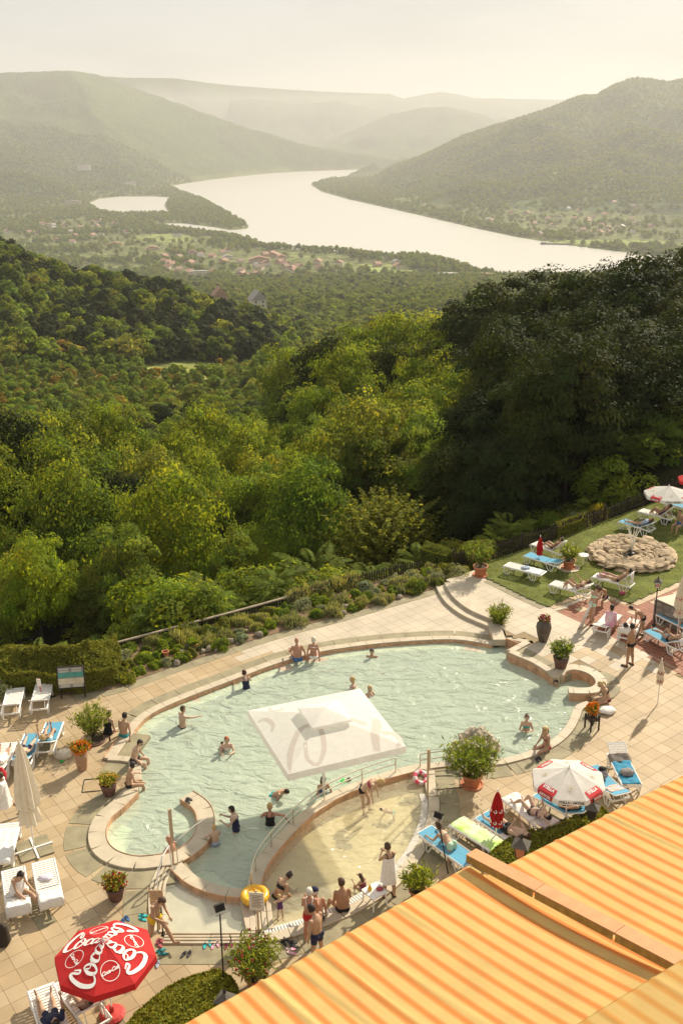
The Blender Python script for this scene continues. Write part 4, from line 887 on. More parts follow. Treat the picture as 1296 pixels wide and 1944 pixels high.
M_RED = mat('red_canvas', (.55, .02, .02), .8, .06, 10, .2, 60, trans=.25); M_REDC = M_RED; M_CANVAS = mat('white_canvas', (.90, .885, .85), .85, .04, 6, .2, 60, trans=.5); M_CREAM = mat('cream_canvas', (.80, .74, .62), .9, .06, 6, .3, 40, trans=.35)
M_PRINT = mat('white_print', (.82, .79, .74), .85, .03, 8); M_REDP = mat('red_print', (.50, .03, .035), .85, .05, 8); M_DKP = mat('dark_print', (.03, .025, .022), .85, .05, 8); M_GREYP = mat('grey_print', (.74, .68, .63), .9, .04, 8, trans=.5)
M_SIGNW = mat('sign_white', (.70, .66, .58), .6, .05, 6); M_PINE = mat('pale_wood', (.50, .36, .22), .6, .2, 5, .2, 30, stretch=(9, 9, 1)); M_ROCK = mat('rock', (.42, .32, .205), .9, .35, 2.5, .9, 9, obj_rand=.22); M_ROCKD = mat('garden_rock', (.30, .25, .19), .9, .3, 4, .8, 14, obj_rand=.2)

# ------------------------------------------------------------------ sunbeds
def D_leg(side, y0, flip):
    mb = MB(); x = side * .30; s = -1 if flip else 1
    mb.tube([(x, y0 - s * .17, .33), (x, y0 - s * .10, .02), (x, y0 + s * .10, .02), (x, y0 + s * .26, .33)], .026, 6, closed=False)
    mb.tube([(x, y0 + s * .0, .02), (x, y0 + s * .04, .33)], .018, 6); return mb
SLAT = MB().box((0, 0, 0), (.56, .062, .016)).mesh('slat', M_WHITE)
BEDS = {}
def lounger(kind, back):
    key = (kind, back)
    root = thing('sun_lounger', 'white slatted sunbed', 'sun lounger'); Bk = []
    f = MB()
    for sx in (-1, 1):
        f.tube([(sx * .31, -.95, .30), (sx * .31, -.90, .37), (sx * .31, .30, .37), (sx * .31, .92, .34)], .03, 6, flat=1.3)
    f.box((0, -.93, .33), (.62, .05, .06)); f.box((0, .28, .345), (.60, .05, .04)); f.box((0, .90, .33), (.62, .045, .05)); f.build('frame', M_WHITE, root)
    for sx in (-1, 1):
        D_leg(sx, -.72, False).build('leg', M_WHITE, root); D_leg(sx, .62, True).build('leg', M_WHITE, root)
    a = rad(back); hy, hz_ = .30, .375
    bf = MB()
    for sx in (-1, 1): bf.tube([(sx * .285, hy, hz_), (sx * .285, hy + .74 * math.cos(a), hz_ + .74 * math.sin(a))], .022, 6)
    bf.tube([(-.285, hy + .74 * math.cos(a), hz_ + .74 * math.sin(a)), (.285, hy + .74 * math.cos(a), hz_ + .74 * math.sin(a))], .022, 6)
    if back > 8:
        for sx in (-1, 1): bf.tube([(sx * .24, hy + .5 * math.cos(a), hz_ + .5 * math.sin(a) - .01), (sx * .24, hy + .5 * math.cos(a) + .16, .34)], .014, 5)
    bf.build('back_frame', M_WHITE, root)
    if kind == 'blue':
        n = 12; mb = MB(); vs = []
        for i in range(n + 1): y = -.9 + 1.18 * i / n; vs += [(-.285, y, .385), (.285, y, .385), (.285, y, .398 - .012 * math.sin(math.pi * i / n)), (-.285, y, .398 - .012 * math.sin(math.pi * i / n))]
        mb.add(vs, [(4 * i + j, 4 * i + (j + 1) % 4, 4 * i + 4 + (j + 1) % 4, 4 * i + 4 + j) for i in range(n) for j in range(4)] + [(3, 2, 1, 0), (4 * n, 4 * n + 1, 4 * n + 2, 4 * n + 3)]); mb.build('seat_fabric', M_BLUE, root)
        m2 = MB(); m2.box((0, .36, .015), (.55, .70, .015)); o = m2.build('back_fabric', M_BLUE, root); o.location = (0, hy, hz_); o.rotation_euler = (a, 0, 0)
    else:
        for i in range(13):
            o = meshobj('slat', SLAT, root); o.location = (0, -.86 + .092 * i, .386)
        for i in range(8):
            o = meshobj('slat', SLAT, root); d = .07 + .09 * i; o.location = (0, hy + d * math.cos(a), hz_ + d * math.sin(a) + .008); o.rotation_euler = (a, 0, 0)
    return root
LOUNGERS = {}
def place_lounger(key, kind, back, foot, head, label, group='white sunbeds on the terrace and lawn'):
    f, h = G(*foot), G(*head)
    if f.z > .15 and inside(f.x, f.y, LP): f.z = h.z = .31
    c = (f + h) / 2; d = h - f; c.z = max(f.z, h.z); rz = math.atan2(d.y, d.x) - math.pi / 2
    if (kind, back) not in BEDS:
        o = lounger(kind, back); BEDS[(kind, back)] = o; o.location = c; o.rotation_euler = (0, 0, rz); o['label'] = label; o['group'] = group
    else: o = copy_thing(BEDS[(kind, back)], c, rz, label, group=group)
    LOUNGERS[key] = (c, rz, back); return o
LL = [('a', 'slat', 30, (34, 1318), (20, 1376), 'empty white slatted sunbed nearest the small grey shrub at the left edge'),
 ('b', 'slat', 30, (88, 1311), (74, 1366), 'empty white slatted sunbed by the small leaning sign on a stick'),
 ('c', 'blue', 30, (108, 1385), (84, 1448), 'blue sunbed with a reclining sunbather beside the closed white parasol'),
 ('d', 'blue', 18, (66, 1412), (44, 1466), 'blue sunbed half hidden behind the closed white parasol'),
 ('e', 'slat', 18, (18, 1425), (-6, 1490), 'white sunbed with only bare feet showing at the left edge'),
 ('f', 'slat', 12, (22, 1585), (4, 1655), 'white sunbed with a white towel cut off by the left edge above the seated woman'),
 ('g', 'slat', 18, (28, 1668), (40, 1752), 'white slatted sunbed with a woman in a white wrap sitting on it'),
 ('h', 'slat', 12, (84, 1650), (102, 1738), 'empty white slatted sunbed with a towel over its near end'),
 ('i', 'slat', 30, (84, 1905), (112, 1990), 'white sunbed with outstretched bare legs at the bottom edge'),
 ('j', 'slat', 45, (130, 1886), (188, 1962), 'white sunbed with raised back and dark haired woman under the red parasol'),
 ('k', 'blue', 0, (884, 1652), (818, 1604), 'flat blue sunbed with a woman lying face down beside the lamp pole'),
 ('l', 'blue', 0, (872, 1582), (948, 1630), 'sunbed covered by a bright green and white towel'),
 ('m', 'blue', 12, (908, 1562), (1005, 1628), 'blue sunbed of the man lying beside the small closed red parasol'),
 ('n', 'slat', 12, (958, 1524), (1046, 1594), 'sunbed with a white towel and a woman with bent knees next to the white parasol'),
 ('o', 'blue', 30, (1015, 1520), (1118, 1578), 'blue sunbed mostly under the white beer parasol'),
 ('p', 'blue', 18, (1108, 1465), (1186, 1545), 'blue sunbed carrying a patterned bag and towel'),
 ('q', 'slat', 30, (1198, 1512), (1165, 1444), 'sunbed draped in dark blue with a grey bundle and white raised back'),
 ('r', 'slat', 0, (958, 1086), (1028, 1104), 'flat white sunbed at the lawn corner nearest the terracotta pot'),
 ('s', 'blue', 12, (1000, 1068), (1058, 1086), 'blue topped sunbed beside the tiny closed red parasol on the lawn'),
 ('t', 'slat', 45, (1020, 1048), (1062, 1062), 'white sunbed with a towel over its raised back near the picket fence'),
 ('u', 'slat', 30, (1046, 1122), (1118, 1142), 'sunbed with a sunbather whose knees are bent at the lawn corner'),
 ('v', 'slat', 45, (1122, 1106), (1204, 1128), 'white sunbed with raised back below the stone fountain'),
 ('w', 'blue', 30, (1170, 1000), (1244, 1022), 'blue sunbed just above the stone fountain'),
 ('x', 'slat', 45, (1212, 982), (1276, 998), 'white sunbed with high back under the white parasol at the far lawn'),
 ('y', 'blue', 30, (1264, 966), (1330, 985), 'blue sunbed at the right edge of the far lawn'),
 ('z', 'slat', 18, (1168, 1176), (1132, 1216), 'sunbed seen from behind with a woman in a pink and white top'),
 ('A', 'slat', 30, (1212, 1186), (1178, 1232), 'sunbed seen from behind with a towel beside the standing man'),
 ('B', 'blue', 0, (1250, 1178), (1318, 1212), 'flat blue sunbed in front of the stone wall'),
 ('C', 'blue', 30, (1222, 1206), (1300, 1252), 'sunbed with a fair haired sunbather near the stone wall')]
for l in LL: place_lounger(*l)

# ------------------------------------------------------------------ parasols and their print
def text_mesh(txt, size, shear=0.0, bold=.0, space=1.0):
    cu = bpy.data.curves.new('print', 'FONT'); cu.body = txt; cu.size = size; cu.align_x = 'CENTER'; cu.align_y = 'CENTER'; cu.shear = shear; cu.offset = bold; cu.space_character = space; cu.resolution_u = 3
    o = bpy.data.objects.new('print', cu); COL.objects.link(o); dg = bpy.context.evaluated_depsgraph_get(); me = o.evaluated_get(dg).to_mesh()
    v = [x.co.copy() for x in me.vertices]; f = [tuple(p.vertices) for p in me.polygons]; o.evaluated_get(dg).to_mesh_clear(); bpy.data.objects.remove(o); bpy.data.curves.remove(cu); return v, f
def printed(name, vf, fn, m, parent):
    v, f = vf; mb = MB(); mb.add([fn(p.x, p.y) for p in v], f); return mb.build(name, m, parent)
def ribbon(pts, wid, n=8):
    """broad pen stroke through 2d points; wid = width at each point"""
    P3 = catmull([(x, y, 0) for x, y in pts], n); k = len(P3); W_ = np.interp(np.linspace(0, len(pts) - 1, k), np.arange(len(pts)), wid); v = []
    for i, p in enumerate(P3):
        t = P3[min(k - 1, i + 1)] - P3[max(0, i - 1)]; t.normalize(); nrm = Vector((-t.y, t.x, 0)); v += [p + nrm * W_[i] / 2, p - nrm * W_[i] / 2]
    return v, [(2 * i, 2 * i + 1, 2 * i + 3, 2 * i + 2) for i in range(k - 1)]
def join(parts):
    v, f = [], []
    for a, b in parts: n = len(v); v += a; f += [tuple(i + n for i in q) for q in b]
    return v, f
SCRIPT = join([  # flowing C-o-c-a written along x from 0 to 1
 ribbon([(.30, .78), (.34, .62), (.27, .60), (.22, .80), (.12, .66), (.06, .36), (.12, .10), (.24, .04), (.36, .16)], [.03, .05, .05, .06, .08, .1, .09, .06, .03]),
 ribbon([(.40, .52), (.34, .34), (.36, .14), (.44, .08), (.52, .22), (.52, .42), (.46, .54), (.40, .52), (.44, .36), (.56, .40), (.62, .52)], [.05, .08, .08, .06, .06, .06, .05, .04, .03, .04, .03]),
 ribbon([(.76, .56), (.74, .46), (.70, .56), (.63, .44), (.61, .24), (.66, .12), (.76, .18)], [.03, .05, .05, .07, .08, .06, .03]),
 ribbon([(.93, .54), (.86, .58), (.79, .42), (.79, .2), (.84, .12), (.91, .28), (.95, .56), (.92, .2), (.96, .12), (1.02, .22)], [.04, .05, .07, .07, .05, .05, .04, .07, .05, .03])])
def parasol(name, label, base, R, top, drop, val, n, rot, m, pole_m, tilt=(0, 0), group=None, vent=0.0):
    root = thing(name, label, 'parasol', base, 0, group)
    MB().tube([(0, 0, 0), (0, 0, top)], .022, 8).build('pole', pole_m, root); MB().lathe([(.03, top - .02), (.03, top + .03), (.008, top + .1)], 8).build('finial', pole_m, root)
    cz = lambda x, y: top - drop * max((x * math.cos(rot + math.pi / n + 2 * math.pi * k / n) + y * math.sin(rot + math.pi / n + 2 * math.pi * k / n)) for k in range(n)) / (R * math.cos(math.pi / n))
    for k in range(n):
        a0, a1 = rot + 2 * math.pi * k / n, rot + 2 * math.pi * (k + 1) / n; pm = MB(); ms = 5; v = []
        for i in range(ms + 1):
            f = max(.01, i / ms)
            for j in range(3):
                aa = (Vector((math.cos(a0), math.sin(a0), 0)).lerp(Vector((math.cos(a1), math.sin(a1), 0)), j / 2)) * R * f; sag = -.035 * math.sin(math.pi * f) * R - (.02 if j == 1 else 0) * f; v.append((aa.x, aa.y, top - drop * f + sag * 0 - (.012 if j == 1 else 0)))
        e = len(v)
        for j in range(3):
            p = v[ms * 3 + j]; v.append((p[0] * 1.012, p[1] * 1.012, p[2] - val * (1 if j != 1 else .92)))
        fs = [(i * 3 + j, (i + 1) * 3 + j, (i + 1) * 3 + j + 1, i * 3 + j + 1) for i in range(ms) for j in range(2)] + [(ms * 3 + j, e + j, e + j + 1, ms * 3 + j + 1) for j in range(2)]
        pm.add(v, fs); pm.build('canopy_panel', m, root)
        rb = MB(); q = Vector((math.cos(a0), math.sin(a0), 0)); rb.tube([q * .03 + Vector((0, 0, top - .02)), q * R * .98 + Vector((0, 0, top - drop - .025))], .009, 5); rb.build('rib', pole_m, root)
        rb = MB(); rb.tube([q * .03 + Vector((0, 0, top - drop - .45)), q * R * .5 + Vector((0, 0, top - drop * .5 - .03))], .008, 5); rb.build('strut', pole_m, root)
    return root, cz
# red parasol bottom left
B = P(214, 1928); root, cz = parasol('parasol', 'open red parasol with white soft drink script at the bottom left', B, 1.2, 2.32, .5, .17, 8, -math.pi / 2, M_RED, M_WHITE)
MB().lathe([(.30, 0), (.32, .06), (.25, .12), (.06, .15), (.05, .3)], 16).build('base', mat('red_plastic', (.5, .05, .04), .5, .08, 6), root)
for k in range(8):
    ac = -math.pi / 2 + math.pi / 8 + k * math.pi / 4; ca_, sa_ = math.cos(ac), math.sin(ac)
    def on(u, v, lift=.012): x, y = ca_ * u - sa_ * v, sa_ * u + ca_ * v; return (x, y, cz(x, y) + lift)
    if k % 2 == 1:
        printed('script_print', SCRIPT, lambda x, y: on(1.06 - x * .98, -(y - .40) * .90 * (1.12 - x * .80)), M_PRINT, root)
    else:
        ring_ = ribbon([(math.cos(t) * .215, math.sin(t) * .215) for t in np.linspace(0, 6.2832, 25)], [.014] * 25, 2); printed('ring_print', ring_, lambda x, y: on(.70 + x, y), M_PRINT, root)
        v, f = text_mesh('Coca-Cola', .115, .35, .004, .86); printed('logo_print', (v, f), lambda x, y: on(.70 - y - x * .2, x), M_PRINT, root)
# white beer parasols
def beer(base, R, top, rot, label, n=8):
    root, cz = parasol('parasol', label, base, R, top, .42, .16, n, rot, M_CANVAS, M_WHITE, group='white beer parasols')
    MB().lathe([(.28, 0), (.28, .05), (.2, .1), (.05, .12), (.045, .3)], 14).build('base', M_BLACK, root)
    ap = R * math.cos(math.pi / n)
    for k in range(n):
        ac = rot + math.pi / n + k * 2 * math.pi / n; ca_, sa_ = math.cos(ac), math.sin(ac)
        def hang(u, v): r_ = ap * 1.014 + .006; x, y = ca_ * r_ - sa_ * u, sa_ * r_ + ca_ * u; return (x, y, top - .42 - .015 + v)
        def on(u, v): x, y = ca_ * u - sa_ * v, sa_ * u + ca_ * v; return (x, y, cz(x, y) + .012)
        if k % 2 == 0:
            bx_ = ([Vector(p) for p in ((-.26, 0, 0), (.26, 0, 0), (.29, .27, 0), (-.29, .27, 0))], [(0, 1, 2, 3)])
            def on2(x, y): return on(ap - .012 - (y - .13) , x) if y > .13 else hang(x, y - .155)
            v = [Vector((x, y, 0)) for y in (0, .06, .125, .135, .2, .28, .34) for x in np.linspace(-.30 + .04 * abs(y - .17) / .17, .30 - .04 * abs(y - .17) / .17, 5)]; f = [(r * 5 + c, r * 5 + c + 1, r * 5 + c + 6, r * 5 + c + 5) for r in range(6) for c in range(4)]
            printed('red_emblem', (v, f), on2, M_REDP, root)
            t1, t2 = text_mesh('STELLA', .125, 0, .006), text_mesh('ARTOIS', .125, 0, .006); fl = lambda x, y: tuple(Vector(on(ap - .012 - (y - .13), x)) + Vector((0, 0, .008)))
            printed('emblem_print', t1, lambda x, y: fl(x, y + .265), M_PRINT, root)
            printed('emblem_print', t2, lambda x, y: tuple(Vector(hang(x * .95, (y + .06) - .13)) + Vector((ca_ * .008, sa_ * .008, 0))), M_PRINT, root)
        else:
            v, f = text_mesh('STELLA \u2022 ARTOIS', .105, 0, .004); printed('rim_print', (v, f), lambda x, y: hang(x * .92, y - .07), M_DKP, root)
            st = join([ribbon([(0, 0), (math.cos(t) * .17, math.sin(t) * .17)], [.035, .004], 2) for t in np.linspace(0, 6.283, 9)[:-1]]); printed('star_print', st, lambda x, y: on(.62 * R + x, y), mat('gold_print', (.62, .56, .44), .9, .04, 8), root)
    return root
B = G(1072, 1568); beer(B, 1.12, 2.1, -math.pi / 2 + math.pi / 8 - .12, 'open white beer parasol over the sunbeds beside the orange awning')
B = G(1262, 992); B.z = .31; beer(B, 1.25, 2.0, .3, 'open white beer parasol on the far lawn')
B = G(1318, 975); B.z = .31; r_, cz = parasol('parasol', 'red and white parasol cut off by the right edge beyond the lawn', B, 1.1, 2.3, .4, .15, 8, .2, M_RED, M_WHITE)
# closed parasols
def closed(label, base, h0, h1, r, m, marks=None, pole_m=None, n=9, folds=.28, cat='parasol'):
    root = thing('closed_parasol', label, cat, base); pm = pole_m or M_WHITE
    MB().tube([(0, 0, 0), (0, 0, h1 + .06)], .02, 8).build('pole', pm, root)
    mb = MB(); N_ = n * 4; prof = [(.02, h1), (.35, h1 - (h1 - h0) * .12), (.62, h1 - (h1 - h0) * .3), (.92, h1 - (h1 - h0) * .6), (1.0, h1 - (h1 - h0) * .78), (.62, h1 - (h1 - h0) * .82), (.85, h1 - (h1 - h0) * .92), (.95, h0)]
    vs = [(r * q * (1 + folds * math.cos(n * 2 * math.pi * j / N_)) * math.cos(2 * math.pi * j / N_), r * q * (1 + folds * math.cos(n * 2 * math.pi * j / N_)) * math.sin(2 * math.pi * j / N_), z) for q, z in prof for j in range(N_)]
    mb.add(vs, [(i * N_ + j, (i + 1) * N_ + j, (i + 1) * N_ + (j + 1) % N_, i * N_ + (j + 1) % N_) for i in range(len(prof) - 1) for j in range(N_)]); mb.build('folded_canopy', m, root)
    st = MB(); st.lathe([(r * .70, h1 - (h1 - h0) * .805), (r * .72, h1 - (h1 - h0) * .82), (r * .70, h1 - (h1 - h0) * .835)], 16, cap=False); st.build('strap', m, root)
    if marks:
        for a_ in np.linspace(-2.9, -.3, 4):
            for z_ in (h0 + (h1 - h0) * .12, h0 + (h1 - h0) * .45):
                x_, y_ = math.cos(a_) * r * 1.14, math.sin(a_) * r * 1.14; b_ = ribbon([(-.05, .06), (.0, .0), (.05, .05), (.02, .12)], [.02, .035, .035, .02], 3)
                printed('script_print', b_, lambda u, v: (x_ - math.sin(a_) * u, y_ + math.cos(a_) * u, z_ + v), marks, root)
    return root
o = closed('tall closed white parasol on a cross foot with slabs', P(66, 1612), 1.0, 3.75, .30, M_CREAM, n=8)
ft = MB(); ft.box((0, 0, .04), (1.1, .06, .05), Matrix.Rotation(.5, 3, 'Z')); ft.box((0, 0, .045), (.06, 1.1, .05), Matrix.Rotation(.5, 3, 'Z')); ft.build('cross_foot', M_WHITE, o)
for dx, dy in ((.27, .27), (-.27, .27), (-.27, -.27), (.27, -.27)):
    s_ = MB().box((0, 0, .025), (.42, .42, .05)); q_ = s_.build('base_slab', M_GREEN, o); q_.rotation_euler.z = .5; q_.location = (dx * math.cos(.5) - dy * math.sin(.5), dx * math.sin(.5) + dy * math.cos(.5), 0)
closed('small closed red parasol between the two sunbeds near the awning', G(940, 1606), .75, 1.95, .17, M_RED, M_PRINT)
B = G(1022, 1075); B.z = .31; closed('tiny closed red parasol on the lawn beside the blue sunbed', B, .55, 1.5, .13, M_RED)
closed('closed cream parasol standing alone on the right terrace', G(1247, 1337), .85, 1.85, .11, M_CREAM, mat('maroon_print', (.28, .06, .06), .8, .1, 8))
B = G(1284, 1208); closed('tall closed cream parasol with red marks in front of the stone wall', B, .9, 2.75, .2, M_CREAM, M_REDP)
# big square parasol over the divider
B = P(615, 1512); B.z = .14; c4 = [P(470, 1349, 2.5), P(683, 1307, 2.5), P(770, 1417, 2.5), P(547, 1470, 2.5)]; ctr = sum(c4, Vector()) / 4
root = thing('square_parasol', 'large white square parasol with faint grey script and raised vent cap', 'parasol', (B.x, B.y, B.z)); bz = B.z
q4 = [Vector((p.x - B.x, p.y - B.y, 2.5 - bz)) for p in c4]; ap = sum(q4, Vector()) / 4; apx = Vector((ap.x, ap.y, 2.5 - bz + .55))
MB().tube([(0, 0, 0), (0, 0, 2.3)], .045, 8).build('pole', M_WHITE, root); MB().tube([(0, 0, 2.28), (ap.x, ap.y, apx.z - .12)], .03, 6).build('arm', M_WHITE, root)
def sq(u, v): return q4[0].lerp(q4[1], u).lerp(q4[3].lerp(q4[2], u), v)
def sqz(x, y):
    p = Vector((x, y, 0)); best = 1
    for i in range(4):
        a, b = q4[i], q4[(i + 1) % 4]; n_ = Vector((b.y - a.y, a.x - b.x, 0)).normalized(); d0 = (Vector((ap.x, ap.y, 0)) - Vector((a.x, a.y, 0))).dot(n_); d1 = (p - Vector((a.x, a.y, 0))).dot(n_); best = min(best, d1 / d0)
    return 2.5 - bz + .55 * best
for i in range(4):
    a, b = q4[i], q4[(i + 1) % 4]; mb = MB(); n_ = 8; v = []
    for r_ in range(n_ + 1):
        f = r_ / n_
        for c_ in range(n_ + 1): p = a.lerp(b, c_ / n_).lerp(apx, 1 - max(.0, f)); v.append(p)
    w = n_ + 1; e = len(v)
    for c_ in range(n_ + 1): p = v[n_ * w + c_]; d = (p - ap); d.z = 0; v.append(p + d.normalized() * .02 - Vector((0, 0, .22)))
    mb.add(v, [(r_ * w + c_, (r_ + 1) * w + c_, (r_ + 1) * w + c_ + 1, r_ * w + c_ + 1) for r_ in range(n_ + 1) for c_ in range(n_)]); mb.build('canopy_panel', M_CANVAS, root)
    MB().tube([apx - Vector((0, 0, .05)), a - Vector((0, 0, .03))], .014, 5).build('rib', M_WHITE, root)
    va, vb = ap.lerp(a, .34), ap.lerp(b, .34); zt = apx.z + .20; zb = apx.z - .02; vm = MB(); va.z = vb.z = zb + .0; vm.add([(ap.x, ap.y, zt), tuple(va), tuple(vb), (va.x, va.y, zb - .09), (vb.x, vb.y, zb - .09)], [(0, 1, 2), (1, 3, 4, 2)]); vm.build('vent_panel', M_CANVAS, root)
def SQ(x, y, l=.006): p = sq(x, y); return (p.x, p.y, sqz(p.x, p.y) + l)
for pts, wd in (([(.02, .99), (.10, .78), (.24, .58), (.34, .56), (.40, .66), (.36, .84), (.26, .97), (.20, .9), (.24, .74)], [.02, .05, .05, .05, .045, .04, .03, .03, .03]), ([(.36, .58), (.46, .52), (.56, .50), (.68, .58), (.80, .66)], [.02, .06, .07, .07, .05]),
                ([(.92, .56), (.88, .68), (.80, .84), (.76, .98)], [.06, .08, .07, .05]), ([(.88, .80), (.98, .80), (.99, .92), (.93, .985)], [.05, .06, .04, .03]), ([(.02, .22), (.08, .22), (.11, .33), (.07, .42)], [.02, .04, .035, .02]), ([(.18, .03), (.16, .13), (.22, .17), (.27, .12)], [.02, .03, .03, .02])):
    printed('script_print', ribbon(pts, wd, 10), SQ, M_GREYP, root)
for a_ in np.linspace(-.9, 1.3, 6): 
    p0, p1 = ap + (sq(.5 + .05 * math.sin(a_ * 2), .5) - ap) , ap; d_ = Vector((math.cos(a_ + .3), math.sin(a_ + .3), 0))

# ------------------------------------------------------------------ pots and plants
def leaf_plant(name, h, r, n, size, leafk, upright=.6, parent=None, stems=9, asp=.2):
    """many narrow leaves in tufts on upright stems"""
    out = []; st = MB()
    for k in range(stems):
        th = k * 2.4; rr = r * (.2 + .75 * math.sqrt((k + .5) / stems)); tip = np.array((math.cos(th) * rr, math.sin(th) * rr, h * (.72 + .3 * RNG.random()) * (1 - .25 * rr / r))); st.tube([(0, 0, 0), tuple(tip * np.array((.45, .45, .5))), tuple(tip * .96)], [.012, .009, .004], 4)
        m_ = n // stems; t = .35 + .65 * RNG.random(m_)[:, None]; C = tip * t * np.array((1, 1, 1)) + RNG.normal(size=(m_, 3)) * r * .13; out_d = unit(m_) * .8 + np.array((0, 0, upright)); out_d /= np.linalg.norm(out_d, axis=1, keepdims=True)
        Nn = np.cross(out_d, unit(m_)); Nn /= np.linalg.norm(Nn, axis=1, keepdims=True); Nn[Nn[:, 2] < 0] *= -1; C = C + out_d * size * .8; out.append(leaves_at(C, Nn, size * (.7 + .6 * RNG.random(m_)), asp, .1, leaf_tint(m_, .3), out_d))
    V, F, T = merge(out); o = meshobj('foliage', npmesh('foliage', V, F, LG[leafk], T), parent); st.build('stem', BARK, parent); return o
def flowers(parent, n, r, z, hz_, c, s=.035, name='blossom'):
    dd = unit(n); dd[:, 2] = np.abs(dd[:, 2]); C = dd * np.array((r, r, hz_)) * (.7 + .4 * RNG.random(n))[:, None] + np.array((0, 0, z)); V, F, T = leaves_at(np.repeat(C, 3, 0), unit(n * 3), s, .8, .2, leaf_tint(n * 3, .15)); m = mat('petal_%02x%02x%02x' % tuple(int(q * 255) for q in c), c, .8, .1, 10, trans=.25, tint=True); o = meshobj(name, npmesh(name, V, F, m, T), parent); o['kind'] = 'stuff'; return o
def potted(label, base, pot, ph, pr, m, ph_plant, rp_, leafk='oleander', n=700, size=.09, fl=None, saucer=False, asp=.2, stems=11, cat='potted plant', upright=.6):
    o = thing('potted_plant', label, cat, base)
    prof = {'pot': [(pr * .68, 0), (pr * .95, ph * .82), (pr * 1.06, ph * .84), (pr * 1.08, ph), (pr * .93, ph), (pr * .9, ph * .9)], 'taper': [(pr * .62, 0), (pr * .80, ph * .5), (pr, ph), (pr * .92, ph), (pr * .9, ph * .92)],
            'urn': [(pr * .55, 0), (pr * .62, ph * .05), (pr * .9, ph * .4), (pr * 1.05, ph * .68), (pr * .95, ph * .85), (pr * .62, ph * .93), (pr * .72, ph), (pr * .62, ph), (pr * .55, ph * .93)], 'ring': [(pr * 1.15, 0), (pr * 1.15, ph), (pr, ph), (pr, ph * .5)]}[pot]
    MB().lathe(prof, 24, cap=False).build('pot', m, o, smooth=True); MB().lathe([(.01, ph * .9), (pr * .88 if pot != 'urn' else pr * .55, ph * .9)], 16, cap=False).build('soil', M_EARTH, o)
    if saucer: MB().lathe([(.01, .0), (pr * 1.05, .0), (pr * 1.12, .05), (pr * 1.0, .05), (pr * .95, .02)], 22).build('saucer', m, o)
    g = bpy.data.objects.new('plant', None); link(g, o); reg(g, o); g.location = (0, 0, ph * .88); leaf_plant('foliage', ph_plant, rp_, n, size, leafk, upright, g, stems, asp)
    if fl:
        for c, k, s in fl: flowers(g, k, rp_ * .9, ph_plant * .35, ph_plant * .7, c, s)
    return o
WHF, YEF, ORF, RDF, PKF = (.75, .70, .60), (.70, .45, .06), (.75, .24, .02), (.45, .03, .06), (.62, .16, .24)
B = G(911, 1092); potted('large terracotta pot with tall oleander at the lawn corner', B, 'pot', .5, .33, M_POT, 1.35, .75, n=1500, fl=[(PKF, 16, .04)], saucer=True, stems=18)
B = G(946, 1192); potted('bushy oleander sunk in a round planter by the stone steps', B, 'ring', .06, .36, M_COPE, 1.15, .55, n=1300, stems=16)
B = G(1030, 1217); potted('dark bellied urn with pink flowers on the right terrace', B, 'urn', .95, .30, M_URN, .34, .26, 'hedge', 260, .05, [(PKF, 34, .045), (RDF, 20, .045), (WHF, 10, .04)], asp=.5)
B = G(1063, 1270); potted('brown tapered pot with pale flowering oleander beside the round basin', B, 'taper', .55, .32, M_BPOT, .72, .52, n=1200, fl=[(WHF, 26, .04)], stems=16)
B = G(895, 1490); potted('wide terracotta pot with big white flowering oleander near the rock pile', B, 'pot', .46, .34, M_POT, 1.25, 1.0, n=2600, size=.10, fl=[(WHF, 90, .045)], saucer=True, stems=26, upright=.35)
B = P(157, 1460); potted('tall copper coloured vase with orange marigolds on the left terrace', B, 'taper', .78, .26, M_COPPER, .34, .40, 'hedge', 500, .05, [(ORF, 110, .045)], asp=.45)
B = P(178, 1405); potted('tall airy oleander in a sunk ring behind the copper vase', B, 'ring', .05, .4, M_BPOT, 1.45, .68, n=1300, stems=18)
B = P(208, 1508); potted('brown pot of yellow flowers left of the whirl basin', B, 'taper', .45, .29, M_BPOT, .38, .36, 'oleander', 600, .06, [(YEF, 70, .035)])
B = P(221, 1706); potted('brown pot of red and yellow flowers below the whirl basin', B, 'taper', .45, .29, M_BPOT, .36, .38, 'hedge', 600, .065, [(RDF, 50, .04), (YEF, 36, .035)], asp=.4)
B = G(1078, 1080); B.z = .32; potted('terracotta pot with white oleander on a round stone in the lawn', B, 'pot', .42, .30, M_POT, .85, .55, n=1200, fl=[(WHF, 40, .04)], saucer=True, stems=16)
s_ = tag(MB().lathe([(.01, 0), (.55, 0), (.55, .03), (.01, .03)], 20, (B.x, B.y, B.z - .02)).build('stepping_stone', M_COPE), 'round flat stone under the terracotta pot on the lawn', 'stone slab')
B = P(487, 1872); potted('oleander with red blossoms beside the bottom hedge and awning', B, 'pot', .35, .28, M_POT, 1.15, .72, n=1700, fl=[(RDF, 50, .04)], stems=18, upright=.4)
B = P(792, 1704); potted('narrow leaved oleander peeping out beside the orange awning', B, 'pot', .3, .24, M_POT, .75, .5, n=700, size=.11, stems=10, upright=.4)
